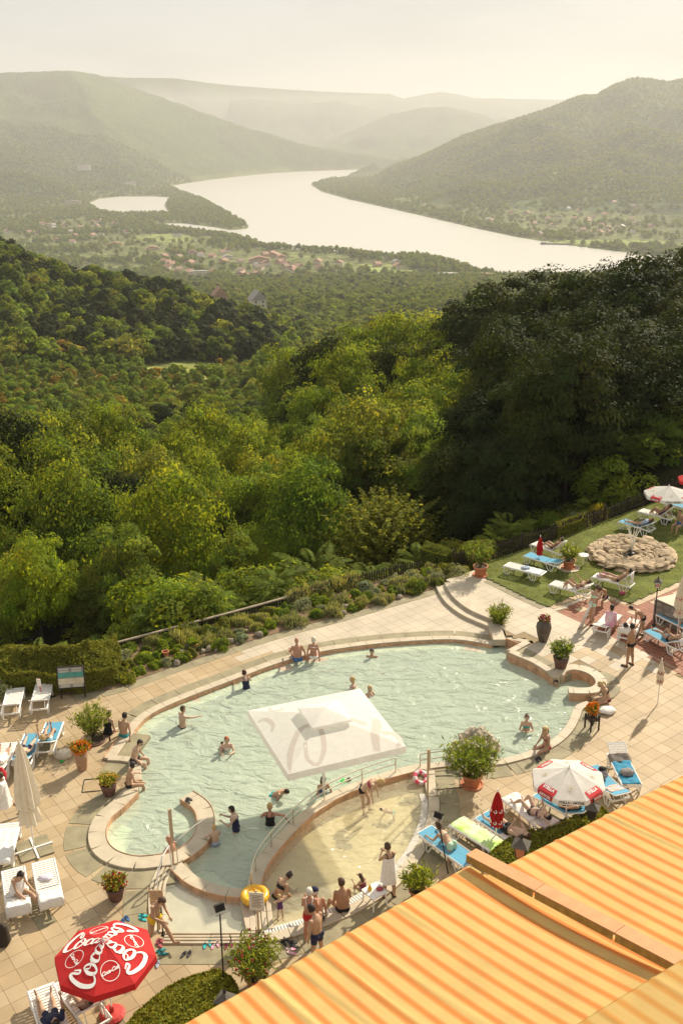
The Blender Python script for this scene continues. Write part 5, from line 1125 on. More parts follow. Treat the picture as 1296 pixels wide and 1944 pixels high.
# planter stand
B = G(1122, 1384); st_ = thing('planter_stand', 'black slatted wooden stand holding orange flowers beside the seated woman', 'planter', B, .4)
for sx in (-1, 1):
    for sy in (-1, 1): MB().box((sx * .17, sy * .17, .3), (.045, .045, .6)).build('leg', M_WOOD, st_)
for k in range(4):
    for sx in (-1, 1): MB().box((-.12 + k * .08, sx * .18, .48), (.05, .015, .2)).build('slat', M_WOOD, st_)
for k in range(3):
    for sx in (-1, 1): MB().box((sx * .18, -.10 + k * .10, .48), (.015, .06, .2)).build('slat', M_WOOD, st_)
MB().box((0, 0, .42), (.34, .34, .02)).build('shelf', M_WOOD, st_); g = bpy.data.objects.new('plant', None); link(g, st_); g.location = (0, 0, .5); leaf_plant('foliage', .55, .26, 500, .05, 'hedge', .6, g, 10, .4); flowers(g, 80, .26, .2, .4, ORF, .045)

# ------------------------------------------------------------------ hedges, flower bed, fence
def hedge(label, poly, z0, h, n, leafk='hedge', size=.06, rough=.08, name='hedge', cat='hedge', fall=.45):
    """clipped hedge: leaves over a rounded block"""
    o = thing(name, label, cat, (0, 0, 0)); xs = [p[0] for p in poly]; ys = [p[1] for p in poly]; out = []
    core = MB(); cx, cy_ = sum(xs) / len(xs), sum(ys) / len(ys); core.prism([(cx + (x - cx) * .86, cy_ + (y - cy_) * .86) for x, y in poly], z0, z0 + h * (.86 if fall < 1 else .5)); core.build('branches', mat('twig_mass', (.03, .028, .014), .95, .3, 6), o)
    m_ = n * 3; X = min(xs) + (max(xs) - min(xs)) * RNG.random(m_); Y = min(ys) + (max(ys) - min(ys)) * RNG.random(m_); k = np_inside(X, Y, poly); X, Y = X[k], Y[k]; d = np_dist(X, Y, poly); Z = z0 + h * ((.80 if fall < 1 else .55) + (.2 if fall < 1 else .45) * ss(0, fall, d)) + rough * (fbm(X * 2.2, Y * 2.2, 3, 8) - .45) * 2 + .03 * RNG.normal(size=len(X)); Nn = unit(len(X)) * .8 + np.array((0, 0, .8)); out.append((np.stack([X, Y, Z], 1), Nn))
    L = [math.dist(poly[i], poly[(i + 1) % len(poly)]) for i in range(len(poly))]
    for i in range(len(poly)):
        c_ = int(n * L[i] / sum(L)); a, b = np.array(poly[i]), np.array(poly[(i + 1) % len(poly)]); t = RNG.random(c_)[:, None]; q = a + (b - a) * t; nn = np.array((b[1] - a[1], a[0] - b[0])) / (L[i] + 1e-9)
        zz = z0 + h * RNG.random(c_) * (.92 if fall < 1 else .6); q = q + nn * (rough * (fbm(q[:, 0] * 2 + zz, q[:, 1] * 2 + zz, 3, 4) - .45) * 2)[:, None]; out.append((np.column_stack([q, zz]), unit(c_) * .8 + np.array((nn[0], nn[1], .3)) * .9))
    C = np.concatenate([a for a, b in out]); Nn = np.concatenate([b for a, b in out]); Nn /= np.linalg.norm(Nn, axis=1, keepdims=True); V, F, T = leaves_at(C, Nn, size * (.6 + .8 * RNG.random(len(C))), .5, .2, leaf_tint(len(C), .35)); meshobj('foliage', npmesh('foliage', V, F, LG[leafk], T), o); return o
def poly_px(pts): return [tuple(G(*q)[:2]) for q in pts]
hp = [P(*q) for q in ((14, 1316), (70, 1316), (140, 1318), (205, 1306), (228, 1290))]; back = [p + (p.normalized() * 2.3) for p in hp[::-1]]
hedge('big clipped dome shaped hedge behind the info board', xy(catmull(hp + back, 4, True)), 0, 1.5, 11000, size=.055, rough=.2, fall=1.3)
hedge('long clipped hedge along the bottom edge beside the orange awning', xy(catmull([P(222, 2010), P(300, 1915), P(392, 1872), P(436, 1880), P(450, 1930), P(350, 2010)], 4, True)), 0, .5, 7000, size=.045, rough=.07)
hedge('clipped hedge between the sunbeds and the orange awning', xy(catmull([G(930, 1650), G(985, 1610), G(1060, 1592), G(1130, 1556), G(1150, 1590), G(1060, 1650), G(980, 1690)], 4, True)), 0, .6, 7000, size=.045, rough=.07)
hedge('round clipped bush left of the picket fence corner', poly_px(((797, 1066), (815, 1072), (845, 1070), (858, 1060), (840, 1050), (808, 1050))), 0, .75, 2200, size=.06)
hedge('clipped box hedge against the picket fence behind the terracotta pot', poly_px(((862, 1072), (890, 1070), (940, 1058), (935, 1046), (880, 1052))), .1, .9, 2600, size=.06)
hedge('low bright hedge behind the picket fence on the lawn side', poly_px(((1060, 1024), (1110, 1005), (1104, 996), (1052, 1012))), .2, .8, 1800, size=.06)
def dome(label, px_, py_, r, h, leafk, n=420, size=.05, name='shrub', spike=False, fl=None, group='low shrubs of the flower bed'):
    b = P(px_, py_, .03); o = thing(name, label, 'shrub', b, RNG.random() * 6, group); dd = unit(n); dd[:, 2] = np.abs(dd[:, 2]); rr = (.72 + .32 * RNG.random(n))[:, None] * (1 + .22 * np.sin(dd[:, :1] * 5 + dd[:, 1:2] * 4 + px_)); C = dd * np.array((r, r, h)) * rr
    if spike: up_ = dd * .5 + np.array((0, 0, 1.)); Nn = np.cross(up_, unit(n)); asp = .14; sz = size * 1.8
    else: up_ = None; Nn = dd + unit(n) * .6; asp = .45; sz = size
    Nn /= np.linalg.norm(Nn, axis=1, keepdims=True); V, F, T = leaves_at(C, Nn, sz * (.7 + .6 * RNG.random(n)), asp, .15, leaf_tint(n, .3), up_); meshobj('foliage', npmesh('foliage', V, F, LG[leafk], T), o); MB().blob((0, 0, h * .3), (r * .62, r * .62, h * .42), 7, 4).build('branches', mat('twig_mass', (.03, .028, .014)), o)
    if fl: flowers(o, 14, r * .8, h * .6, h * .5, fl, .03)
    return o
gi = 0; kinds = [('silver grey rounded cushion shrub of the flower bed', 'grey', False), ('fresh green leafy clump of the flower bed', 'lime', False), ('grey green spiky lavender clump of the flower bed', 'grey', True), ('olive green rounded herb bush of the flower bed', 'olive', False)]
bxs = [p[0] for p in BED]; bys = [p[1] for p in BED]; placed = []
for _ in range(2600):
    x, y = min(bxs) + (max(bxs) - min(bxs)) * RNG.random(), min(bys) + (max(bys) - min(bys)) * RNG.random()
    if not inside(x, y, BED): continue
    px_, py_ = proj(x, y, 0)
    if px_ < 225 or px_ > 870: continue
    r = .24 + .38 * RNG.random() ** 1.4
    if any((x - a) ** 2 + (y - b) ** 2 < (.66 * (r + c)) ** 2 for a, b, c in placed) or np_dist(np.array([x]), np.array([y]), BED)[0] < r * .55: continue
    placed.append((x, y, r)); l, lk, sp = kinds[int(vnoise(np.array([x * .6]), np.array([y * .6]), 5)[0] * 3.99) if RNG.random() < .7 else int(RNG.integers(0, 4))]
    dome(l, px_, py_, r, r * (.65 + .4 * RNG.random()), lk, int(500 + 900 * r), .055, spike=sp, group=l.replace(' of the flower bed', 's in the flower bed'), fl=(.30, .20, .34) if (sp and RNG.random() < .4) else None); gi += 1
print('bed shrubs', gi)
for k in range(5): dome('pink flowering sage clump at the fence behind the flower bed', (610, 640, 580, 668, 560)[k], (1128, 1120, 1136, 1112, 1143)[k], .5, .6, 'grey', 600, .06, spike=True, fl=(.55, .25, .22), group='pink sage clumps at the bed fence')
dome('reddish ornamental shrub by the picket fence on the lawn', 1132, 988, .6, .8, 'amber', 700, .07, spike=True, group=None); dome('pale dry grass clump by the picket fence on the lawn', 1100, 998, .7, .7, 'grey', 700, .07, spike=True, group=None)
dome('big grey rounded bush at the top of the stone steps', 868, 1096, .62, .62, 'grey', 1200, .05, group=None); dome('dark green low bush at the bottom of the steps', 790, 1120, .5, .5, 'oak', 900, .06, group=None); dome('grey green low plant at the far left beside the hedge', 12, 1318, .6, .45, 'grey', 900, .06, group=None)
for k in range(26):
    x, y = None, None
    px_ = 240 + 610 * RNG.random(); fy = np.interp(px_, [262, 330, 400, 480, 560, 640, 740, 832], [1290, 1266, 1243, 1216, 1192, 1172, 1143, 1116]); b = P(px_, fy - 2 - 26 * RNG.random(), .02); o = MB(); r = .06 + .11 * RNG.random(); o.blob((0, 0, r * .5), (r * 1.3, r, r * .8), 7, 5, .18); q = o.build('garden_rock', M_ROCKD); q.location = b; q.rotation_euler.z = RNG.random() * 6; tag(q, 'rounded brown stone lying in the flower bed', 'stone', 'stones of the flower bed')
for (a, b_), l in zip(((315, 1246), (369, 1232), (726, 1140), (660, 1140)), ('small empty orange pot in the flower bed near the hedge', 'small clay pot with a fresh green plant in the flower bed', 'small clay pot near the steps end of the flower bed', 'little clay pot among the sage in the flower bed')):
    p = P(a, b_, .03); o = thing('flower_pot', l, 'flower pot', p); MB().lathe([(.09, 0), (.13, .2), (.15, .2), (.15, .24), (.12, .24), (.11, .18)], 12, cap=False).build('pot', M_POT, o)
    if a == 369: g = bpy.data.objects.new('plant', None); link(g, o); g.location = (0, 0, .18); leaf_plant('foliage', .35, .28, 220, .07, 'lime', .4, g, 8, .4)
# picket fences
PICK = MB(); PICK.add([(x, y, z) for y in (-.012, .012) for x, z in ((-.026, 0), (.026, 0), (.026, .72), (0, .78), (-.026, .72))], [(0, 1, 2, 3, 4), (9, 8, 7, 6, 5)] + [(i, i + 5, (i + 1) % 5 + 5, (i + 1) % 5) for i in range(5)]); PICKM = PICK.mesh('picket', M_WOOD)
def fence(label, pts, h, gap, capm=None):
    o = thing('log_fence' if capm else 'picket_fence', label, 'fence', pts[0]); q = resample(pts, gap); o0 = Vector(pts[0])
    for a, b in zip(q[:-1], q[1:]):
        d = b - a; p = meshobj('picket', PICKM, o); p.location = a - o0; p.rotation_euler = (RNG.normal() * .02, RNG.normal() * .03, math.atan2(d.y, d.x)); p.scale = (1, 1, h / .78 * (.97 + .06 * RNG.random()))
    for zf in (.25, .75):
        for s0 in range(0, len(q) - 1, 14): MB().tube([v - o0 + Vector((0, 0, h * zf)) for v in q[s0:min(len(q), s0 + 15)]], .022, 4).build('rail', M_WOOD, o)
    for v in q[::14]: MB().box(tuple(v - o0 + Vector((0, .04, h * .52))), (.08, .08, h * 1.04)).build('post', M_WOOD, o)
    if capm:
        for s0 in range(0, len(q) - 1, 9): MB().tube([v - o0 + Vector((0, 0, h + .03)) for v in q[s0:min(len(q), s0 + 10)]], .055, 6).build('cap_log', capm, o)
    return o
fence('dark log fence with pale weathered top rail behind the flower bed', catmull(px3(*FENCE_PX[3:7]), 4)[:-1], .32, .14, mat('weathered_wood', (.45, .37, .27), .9, .2, 4, .4, 20)); fence('short dark picket fence between flower bed and wood', catmull(px3((560, 1143), (600, 1132), (640, 1121), (690, 1109), (740, 1097), (800, 1084)), 3), .6, .13)
fence('black picket fence along the top of the lawn', catmull([G(*q) for q in ((860, 1076), (945, 1058), (1010, 1036), (1060, 1022), (1160, 984), (1230, 956), (1296, 930), (1380, 898))], 4), .85, .15)

# ------------------------------------------------------------------ rock fountain
FC = G(1197, 1058); FC.z = .31; fo_ = thing('rock_fountain', 'round fountain of piled brown stones with a water jet on the lawn', 'fountain', FC)
def rock(r, jit=.22, flat=.6):
    mb = MB(); mb.blob((0, 0, 0), (r[0], r[1], r[2]), 7, 4, jit); return mb.mesh('stone', M_ROCK)
RK = [rock((.32, .21, .085), .26) for _ in range(6)] + [rock((.24, .18, .11), .34) for _ in range(6)]; RR = 1.95
def setrock(x, y, z, s, k=None): q = meshobj('stone', RK[int(RNG.integers(0, 12)) if k is None else k], fo_); q.location = (x, y, z); q.rotation_euler = (RNG.normal() * .15, RNG.normal() * .15, math.atan2(y, x) + math.pi / 2 + RNG.normal() * .2); q.scale = (s, s, s)
for lay, (rr, zz, n) in enumerate(((RR, .08, 27), (RR - .08, .24, 25), (RR - .38, .25, 20), (RR - .62, .14, 16))):
    for k in range(n): t = 2 * math.pi * (k + .5 * lay) / n; setrock(rr * math.cos(t), rr * math.sin(t), zz + .03 * RNG.normal(), 1.05 + .25 * RNG.random(), int(RNG.integers(0, 6)))
for k in range(46):
    t = 2.4 * k; rr = (RR - .75) * math.sqrt((k + 6) / 52) * (.95 + .1 * RNG.random()); setrock(rr * math.cos(t), rr * math.sin(t),   .02 + .12 * RNG.random() + (.22 if math.sin(t) > .3 else 0) * rr / RR, .8 + .75 * RNG.random(), 6 + k % 6)
MB().lathe([(.01, .1), (RR - .1, .1)], 24, cap=False).build('basin_water', mat('dark_pond', (.05, .05, .04), .08, .2, 3), fo_)
M_JET = mat('water_jet', (.80, .78, .72), .25, .03, 20, trans=.5); MB().lathe([(.16, .1), (.14, .2), (.05, .24), (.03, .3)], 12).build('nozzle', M_BLACK, fo_)
for k in range(11):
    a_ = 2 * math.pi * k / 11; v0 = .30 + .2 * RNG.random(); hh = 1.05 + .3 * RNG.random(); pts = [(math.cos(a_) * v0 * t, math.sin(a_) * v0 * t, .28 + hh * (2.1 * t - t * t * 1.05)) for t in np.linspace(0, 1.05, 7)]; q = MB(); q.tube(pts, [.018, .017, .016, .014, .012, .009, .004], 5); q.build('water_jet', M_JET, fo_)
dr = MB()
for k in range(170):
    a_ = RNG.random() * 6.28; r_ = .1 + .75 * RNG.random(); dr.blob((math.cos(a_) * r_, math.sin(a_) * r_, .3 + 1.1 * RNG.random() * (1.05 - r_)), .011, 4, 3)
q = dr.build('water_drops', M_JET, fo_); q['kind'] = 'stuff'
# rock pile at the pool
RC = G(905, 1440); rp = thing('rock_pile', 'mound of pale brown rocks behind the white oleander at the pool edge', 'rocks', RC)
M_ROCKP = mat('pale_rock', (.42, .36, .27), .9, .3, 2.5, .9, 9, obj_rand=.15)
for k in range(26):
    t = k * 2.4; f = math.sqrt((k + .5) / 26); mb = MB(); r = .22 - .05 * f; mb.blob((0, 0, 0), (r * 1.2, r, r * .9), 7, 5, .2); q = mb.build('rock', M_ROCKP, rp); q.location = (.62 * f * math.cos(t) * 1.25, .45 * f * math.sin(t) + .3, .08 + .75 * (1 - f * f) + .04 * RNG.random()); q.rotation_euler = (RNG.random(), RNG.random(), RNG.random() * 6)

# ------------------------------------------------------------------ stone wall, lamps, signs, rails
WL = [G(1239, 1176), G(1296, 1202), G(1340, 1222)]; sw = thing('stone_wall', 'raised platform with grey squared stone facing and pale top at the right edge', 'wall', WL[0])
a, b = WL[0], WL[2]; d = (b - a).normalized(); nrm = Vector((-d.y, d.x, 0)); hgt = .95; an = math.atan2(d.y, d.x); M_WALL = mat('wall_stone', (.24, .22, .185), .85, .3, 3, .6, 20, obj_rand=.25); Lw = (b - a).length
wpoly = [Vector((0, 0, 0)), (b - a), (b - a) + nrm * 4, nrm * 2.2 + d * .4]; mb = MB(); mb.prism([(p.x, p.y) for p in [q + nrm * .06 for q in wpoly]], 0, hgt - .02); mb.build('wall_core', mat('mortar', (.15, .13, .11), .95), sw)
mb = MB(); mb.prism([(p.x, p.y) for p in wpoly], hgt, hgt + .05); mb.build('top_slab', M_COPE, sw)
def facing(p0, p1):
    dd = (p1 - p0); L = dd.length; dd = dd.normalized(); ag = math.atan2(dd.y, dd.x)
    for r_ in range(4):
        x = 0
        while x < L - .05:
            w_ = min(L - x, .22 + .3 * RNG.random()); q = MB(); q.box((0, 0, 0), (w_ - .02, .10, .21)); o = q.build('facing_stone', M_WALL, sw); c = p0 + dd * (x + w_ / 2); o.location = (c.x, c.y, .115 + r_ * .232); o.rotation_euler = (0, 0, ag); x += w_
facing(wpoly[0], wpoly[1]); facing(wpoly[3], wpoly[0])
def lantern(label, base, pole_h, s=1.0, lit=M_SIGNW, cat='street lamp', glassm=None):
    o = thing('street_lamp', label, cat, base)
    MB().tube([(0, 0, 0), (0, 0, pole_h)], .025 * s, 8).build('pole', M_BLACK, o); MB().lathe([(.09 * s, 0), (.09 * s, .04), (.03 * s, .1)], 10).build('base', M_BLACK, o)
    b = MB()
    for i in range(4):
        a0 = math.pi / 2 * i + .4; a1 = a0 + math.pi / 2; r0, r1 = .11 * s, .17 * s; pm = MB(); pm.add([(r0 * math.cos(a0), r0 * math.sin(a0), pole_h + .02), (r0 * math.cos(a1), r0 * math.sin(a1), pole_h + .02), (r1 * math.cos(a1), r1 * math.sin(a1), pole_h + .30 * s), (r1 * math.cos(a0), r1 * math.sin(a0), pole_h + .30 * s)], [(0, 1, 2, 3)]); pm.build('pane', glassm or lit, o)
        MB().tube([(r0 * math.cos(a0), r0 * math.sin(a0), pole_h), (r1 * math.cos(a0), r1 * math.sin(a0), pole_h + .31 * s)], .012 * s, 4).build('frame_bar', M_BLACK, o)
    z = pole_h + .30 * s; rf = MB(); rf.add([(.25 * s * math.cos(math.pi / 2 * i + .4), .25 * s * math.sin(math.pi / 2 * i + .4), z) for i in range(4)] + [(0, 0, z + .17 * s)], [(0, 1, 4), (1, 2, 4), (2, 3, 4), (3, 0, 4), (3, 2, 1, 0)]); rf.build('roof', mat('lamp_roof', (.10, .09, .075), .55, .2, 6), o)
    MB().lathe([(.03 * s, z + .15 * s), (.035 * s, z + .2 * s), (.01 * s, z + .26 * s)], 8).build('finial', M_BLACK, o); return o
lp_ = lantern('black lamp post with a pale lantern in front of the lawn', G(1240, 1188), 1.75, .95)
for i in (2, 3):
    a_ = math.pi / 2 * i + .4 + math.pi / 4; tr = text_mesh('\u25CF', .16, 0, .0); b_ = ribbon([(math.cos(t) * .045, math.sin(t) * .055) for t in np.linspace(0, 6.283, 11)], [.03] * 11, 2); printed('red_emblem', b_, lambda u, v: (math.cos(a_) * .112 - math.sin(a_) * u, math.sin(a_) * .112 + math.cos(a_) * u, 1.90 + v), M_REDP, lp_)
lantern('dark lantern top rising from the hedge in front of the awning ridge', G(984, 1690), 1.15, 1.35, M_POT); lantern('dark lantern top at the end of the hedge beside the awning', G(1118, 1605), 1.0, 1.2, M_BLACK); lantern('dark lantern top at the bottom hedge below the floodlight', P(432, 1965), .75, 1.2, M_BLACK)
def floodlight(label, base, top, face):
    b = P(*base); r = ray(*top); t = b.y / r.y; z = H + r.z * t; o = thing('floodlight', label, 'floodlight', b); tx = r.x * t - b.x
    MB().tube([(0, 0, 0), (tx, 0, z - .12)], .02, 8).build('pole', M_BLACK, o)
    R_ = Matrix.Rotation(face, 3, 'Z') @ Matrix.Rotation(rad(-28), 3, 'X'); c = Vector((tx, 0, z + .08)); MB().box(tuple(c), (.24, .13, .17), R_).build('housing', M_BLACK, o); MB().box(tuple(c + R_ @ Vector((0, .07, 0))), (.20, .012, .13), R_).build('lens', mat('lamp_glass', (.4, .4, .38), .15, .05, 8), o)
    for k in range(4): MB().box(tuple(c + R_ @ Vector((-.07 + .045 * k, -.075, 0))), (.012, .04, .15), R_).build('fin', M_BLACK, o)
    MB().tube([c + R_ @ Vector((-.135, 0, .02)), c + R_ @ Vector((-.135, -.02, -.16)), c + R_ @ Vector((.135, -.02, -.16)), c + R_ @ Vector((.135, 0, .02))], .012, 5).build('bracket', M_STEEL, o); return o
floodlight('black floodlight on a thin pole beside the foot bath', (426, 1882), (417, 1728), .5); floodlight('black floodlight on a thin pole near the face down sunbather', (850, 1658), (832, 1552), -.6)
def post_sign(label, base, ztop, board, m, lines=0, tilt=0, post_m=M_PINE, rz=0.0, post_r=.03, board_top=None):
    b = P(*base) if not isinstance(base, Vector) else base; o = thing('sign_post', label, 'sign', b, rz); MB().tube([(0, 0, 0), (0, 0, ztop)], post_r, 8).build('post', post_m, o); z = (board_top or ztop) - board[1] / 2
    q = MB(); q.box((0, -.045, z), (board[0], .02, board[1])); q.build('board', m, o)
    for k in range(lines): q = MB(); q.box((-.03 * (k % 2) * board[0], -.0565, z + board[1] * (.32 - .62 * k / max(1, lines - 1))), (board[0] * (.72 - .2 * (k % 2)), .003, board[1] * .035)); q.build('text_line', mat('faded_print', (.30, .22, .16), .8), o)
    return o
post_sign('tall narrow wooden sign on two posts at the rim of the whirl basin', (330, 1645), 2.0, (.10, 1.1), M_PINE, rz=.9); post_sign('pale notice board on a post at the left of the foot bath', (304, 1765), 1.35, (.36, .46), M_PINE, 5, board_top=1.35)
post_sign('pale notice board on a post between foot bath and wading pool', (491, 1768), 1.35, (.40, .58), M_SIGNW, 8, board_top=1.32, rz=-.15); post_sign('tall narrow wooden sign at the top corner of the wading pool', (811, 1512), 1.75, (.10, .75), M_PINE, rz=1.0); post_sign('small white sign on a red stick in front of the hedge', P(80, 1330), .95, (.17, .30), M_SIGNW, 3, post_m=M_REDP, post_r=.018, rz=-.3)
B = P(140, 1326); ib = thing('info_board', 'framed bilingual information board with a teal landscape in front of the hedge', 'info board', B, .12); R_ = Matrix.Rotation(rad(-14), 3, 'X'); bc = Vector((0, 0, .92))
for sx in (-1, 1): MB().box((sx * .44, .05, .5), (.05, .05, 1.0)).build('post', M_WOOD, ib)
MB().box(tuple(bc), (1.02, .05, .86), R_).build('frame', M_WOOD, ib)
for (x, z, w_, h_), m_ in zip(((0, .10, .94, .20), (0, -.14, .94, .22), (0, 0, .94, .78)), (mat('teal_print', (.07, .26, .22), .4, .2, 4), mat('map_print', (.52, .46, .34), .5, .25, 5), mat('board_print', (.20, .20, .19), .5, .2, 5))): MB().box(tuple(bc + R_ @ Vector((x, -.028 - (.004 if h_ < .5 else 0), z))), (w_, .006, h_), R_).build('picture_panel', m_, ib)
for x, z in ((-.25, .32), (.22, .32), (-.25, .235), (.22, .235), (-.22, -.32), (.24, -.32)): MB().box(tuple(bc + R_ @ Vector((x, -.034, z))), (.36, .006, .06 if z > 0 else .11), R_).build('text_panel', mat('pale_print', (.42, .40, .34), .6, .1, 6), ib)
def rail(label, path, zs, posts, m=M_STEEL, r=.02):
    o = thing('handrail', label, 'railing', path[0]); o0 = Vector(path[0])
    for z in zs: MB().tube([v - o0 + Vector((0, 0, z)) for v in path], r, 7).build('rail', m, o)
    for i in posts: MB().tube([path[i] - o0, path[i] - o0 + Vector((0, 0, max(zs)))], r * 1.05, 7).build('post', m, o)
    return o
dv = [p + Vector((0, 0, .06)) for p in DIV[4:-2]]; off = []
for i, p in enumerate(dv): t = (dv[min(len(dv) - 1, i + 1)] - dv[max(0, i - 1)]).normalized(); off.append(p + Vector((t.y, -t.x, 0)) * .06)
nd = len(off); rail('curved steel railing along the divider wall of the pool', off, (.55, .32), [0, nd // 6, nd // 3, nd // 2, 2 * nd // 3, 5 * nd // 6, nd - 1]); rail('short steel railing between the divider and the rock pile', [p + Vector((0, 0, .06)) for p in NEAR[3:]], (.5, .26), [0, len(NEAR) - 4])
h0 = P(338, 1640, .15); h1 = P(396, 1590, .15); o = thing('handrail', 'bent steel handrail reaching over the whirl basin rim', 'railing', h0); MB().tube([(0, 0, 0), (0, 0, .78), (.06, .03, .84), tuple((h1 - h0) * .6 + Vector((0, 0, .80))), tuple((h1 - h0) + Vector((0, 0, .72)))], .02, 8).build('rail', M_STEEL, o)
h0 = P(300, 1690, .02); h1 = P(325, 1652, .15); o = thing('handrail', 'white curved grab rail at the foot bath corner', 'railing', h0); MB().tube([(0, 0, 0), (.02, 0, .5), tuple((h1 - h0) * .5 + Vector((0, 0, .82))), tuple((h1 - h0) + Vector((0, 0, .85))), tuple((h1 - h0) * 1.1)], .022, 8).build('rail', M_WHITE, o)
# frames of iron hatches let into the slabs
for c, l in (((850, 1485), 'thin iron frame of a hatch in the slabs beside the wading pool'), ((185, 1490), 'thin iron frame of a hatch in the slabs left of the pool')):
    b = P(*c, .004); o = MB(); 
    for p0, p1 in (((-.45, -.35), (.45, -.35)), ((.45, -.35), (.45, .35)), ((.45, .35), (-.45, .35)), ((-.45, .35), (-.45, -.35))): o.tube([(p0[0], p0[1], .012), (p1[0], p1[1], .012)], .012, 4)
    q = o.build('hatch_frame', M_BLACK); q.location = b; q.rotation_euler.z = .12; tag(q, l, 'hatch')
# ------------------------------------------------------------------ orange striped awnings over the restaurant terrace
def awning_mat(name, pale, deep, period):
    m = bpy.data.materials.new(name); m.use_nodes = True; N, L = m.node_tree.nodes, m.node_tree.links; N.clear(); o = N.new('ShaderNodeOutputMaterial'); b = N.new('ShaderNodeBsdfPrincipled'); b.inputs['Roughness'].default_value = .85; b.inputs['Specular IOR Level'].default_value = .1
    t = N.new('ShaderNodeTexCoord'); w = N.new('ShaderNodeTexWave'); w.wave_type = 'BANDS'; w.bands_direction = 'X'; w.wave_profile = 'SIN'; w.inputs['Scale'].default_value = 1 / period * 6.2832 / 20; w.inputs['Distortion'].default_value = 0.0; w.inputs['Detail'].default_value = 0; w.inputs['Detail Scale'].default_value = .3
    L.new(t.outputs['Object'], w.inputs['Vector']); r = N.new('ShaderNodeValToRGB'); e = r.color_ramp.elements; e[0].position = .42; e[0].color = col4(pale); e[1].position = .97; e[1].color = col4(deep)
    n = N.new('ShaderNodeTexNoise'); n.inputs['Scale'].default_value = 1.4; n.inputs['Detail'].default_value = 5; L.new(t.outputs['Object'], n.inputs['Vector']); r2 = N.new('ShaderNodeValToRGB'); r2.color_ramp.elements[0].color = (.93, .92, .90, 1); r2.color_ramp.elements[0].position = .3; r2.color_ramp.elements[1].color = (1.05, 1.05, 1.02, 1); r2.color_ramp.elements[1].position = .7; L.new(n.outputs[0], r2.inputs[0])
    x = N.new('ShaderNodeMix'); x.data_type = 'RGBA'; x.blend_type = 'MULTIPLY'; x.inputs[0].default_value = 1; L.new(w.outputs[0], r.inputs[0]); L.new(r.outputs[0], x.inputs[6]); L.new(r2.outputs[0], x.inputs[7]); L.new(x.outputs[2], b.inputs['Base Color'])
    tr = N.new('ShaderNodeBsdfTranslucent'); L.new(x.outputs[2], tr.inputs[0]); mx = N.new('ShaderNodeMixShader'); mx.inputs[0].default_value = .35; L.new(b.outputs[0], mx.inputs[1]); L.new(tr.outputs[0], mx.inputs[2]); L.new(mx.outputs[0], o.inputs[0]); return m
M_AWN = awning_mat('awning_stripe', (.74, .54, .22), (.72, .29, .085), .40); M_AWN2 = awning_mat('awning_stripe_pale', (.60, .44, .18), (.56, .30, .09), .42)
M_HOUSE = mat('awning_housing', (.58, .29, .13), .6, .08, 4, .15, 30); M_FLAP = mat('awning_flap', (.42, .25, .06), .85, .2, 6, trans=.2)
def awning(label, e0, e1, depth, rise, m, ext0=0.0, ext1=0.0, folds=(), scallop=.03):
    d = (e1 - e0); d.z = 0; d.normalize(); n_ = Vector((d.y, -d.x, 0)); o = thing('awning', label, 'awning', e0, math.atan2(d.y, d.x)); L0, L1 = -ext0, (e1 - e0).length + ext1; nx, ny = int((L1 - L0) / .06), 26; V = []
    for j in range(ny + 1):
        v = depth * (j / ny) ** 1.3
        for i in range(nx + 1):
            u = L0 + (L1 - L0) * i / nx; z = rise * v - .10 * math.sin(math.pi * min(1, v / 6)) + .008 * math.sin(u * 1.3 + .4)
            for fu, fa, fw in folds: z += fa * math.exp(-((u - fu - .05 * v) / fw) ** 2) * math.exp(-v / 4)
            V.append((u, -v, z - (.05 if j == 0 else 0)))
    w = nx + 1; mb = MB(); mb.add(V, [(j * w + i, (j + 1) * w + i, (j + 1) * w + i + 1, j * w + i + 1) for j in range(ny) for i in range(nx)]); f = mb.build('fabric', m, o, smooth=True)
    fl = MB(); vv = []
    for i in range(nx + 1):
        u = L0 + (L1 - L0) * i / nx; x0 = V[i]; vv += [(x0[0], x0[1] + .012, x0[2] - .005), (x0[0], x0[1] + .03, x0[2] - .14 - scallop * math.cos(u * 6.2832 / .40))]
    fl.add(vv, [(2 * i, 2 * i + 1, 2 * i + 3, 2 * i + 2) for i in range(nx)]); fl.build('valance', m, o)
    MB().tube([(L0, .0, -.10), (L1, .0, -.10)], .03, 8).build('front_bar', M_FLAP, o)
    k = int((L1 - L0) / 2.6)
    for i in range(k + 1): u = L0 + .15 + (L1 - L0 - .3) * i / k; MB().tube([(u, -.25, -e0.z), (u, -.25, -.08)], .04, 8).build('post', M_WHITE, o)
    return o, d, n_
a0, a1 = P(345, 1944, 3.0), P(886, 1642, 3.0)
awning('orange and yellow striped awning left of the ridge along the bottom', a0, a1, 9.0, .19, M_AWN, 5.0, .05, [(1.9, .07, .06), (2.6, -.06, .05), (3.35, .06, .05), (4.2, .05, .05), (5.6, .03, .05)])
b0, b1 = P(930, 1656, 3.02), P(1296, 1470, 3.02); aw, d_, n_ = awning('orange and yellow striped awning right of the ridge', b0, b1, 9.0, .19, M_AWN, .30, 6.0, [(2.2, .05, .04), (4.0, .06, .04), (4.9, .05, .04), (6.2, .06, .05)])
d = (a1 - a0).normalized(); n_ = Vector((d.y, -d.x, 0)); r0 = P(884, 1622, 3.30); rg = thing('awning_ridge', 'long terracotta coloured cover strip running between the two orange awnings', 'awning cover', r0, math.atan2(d.y, d.x))
sl = .19; cv = MB(); Ln = 9.0
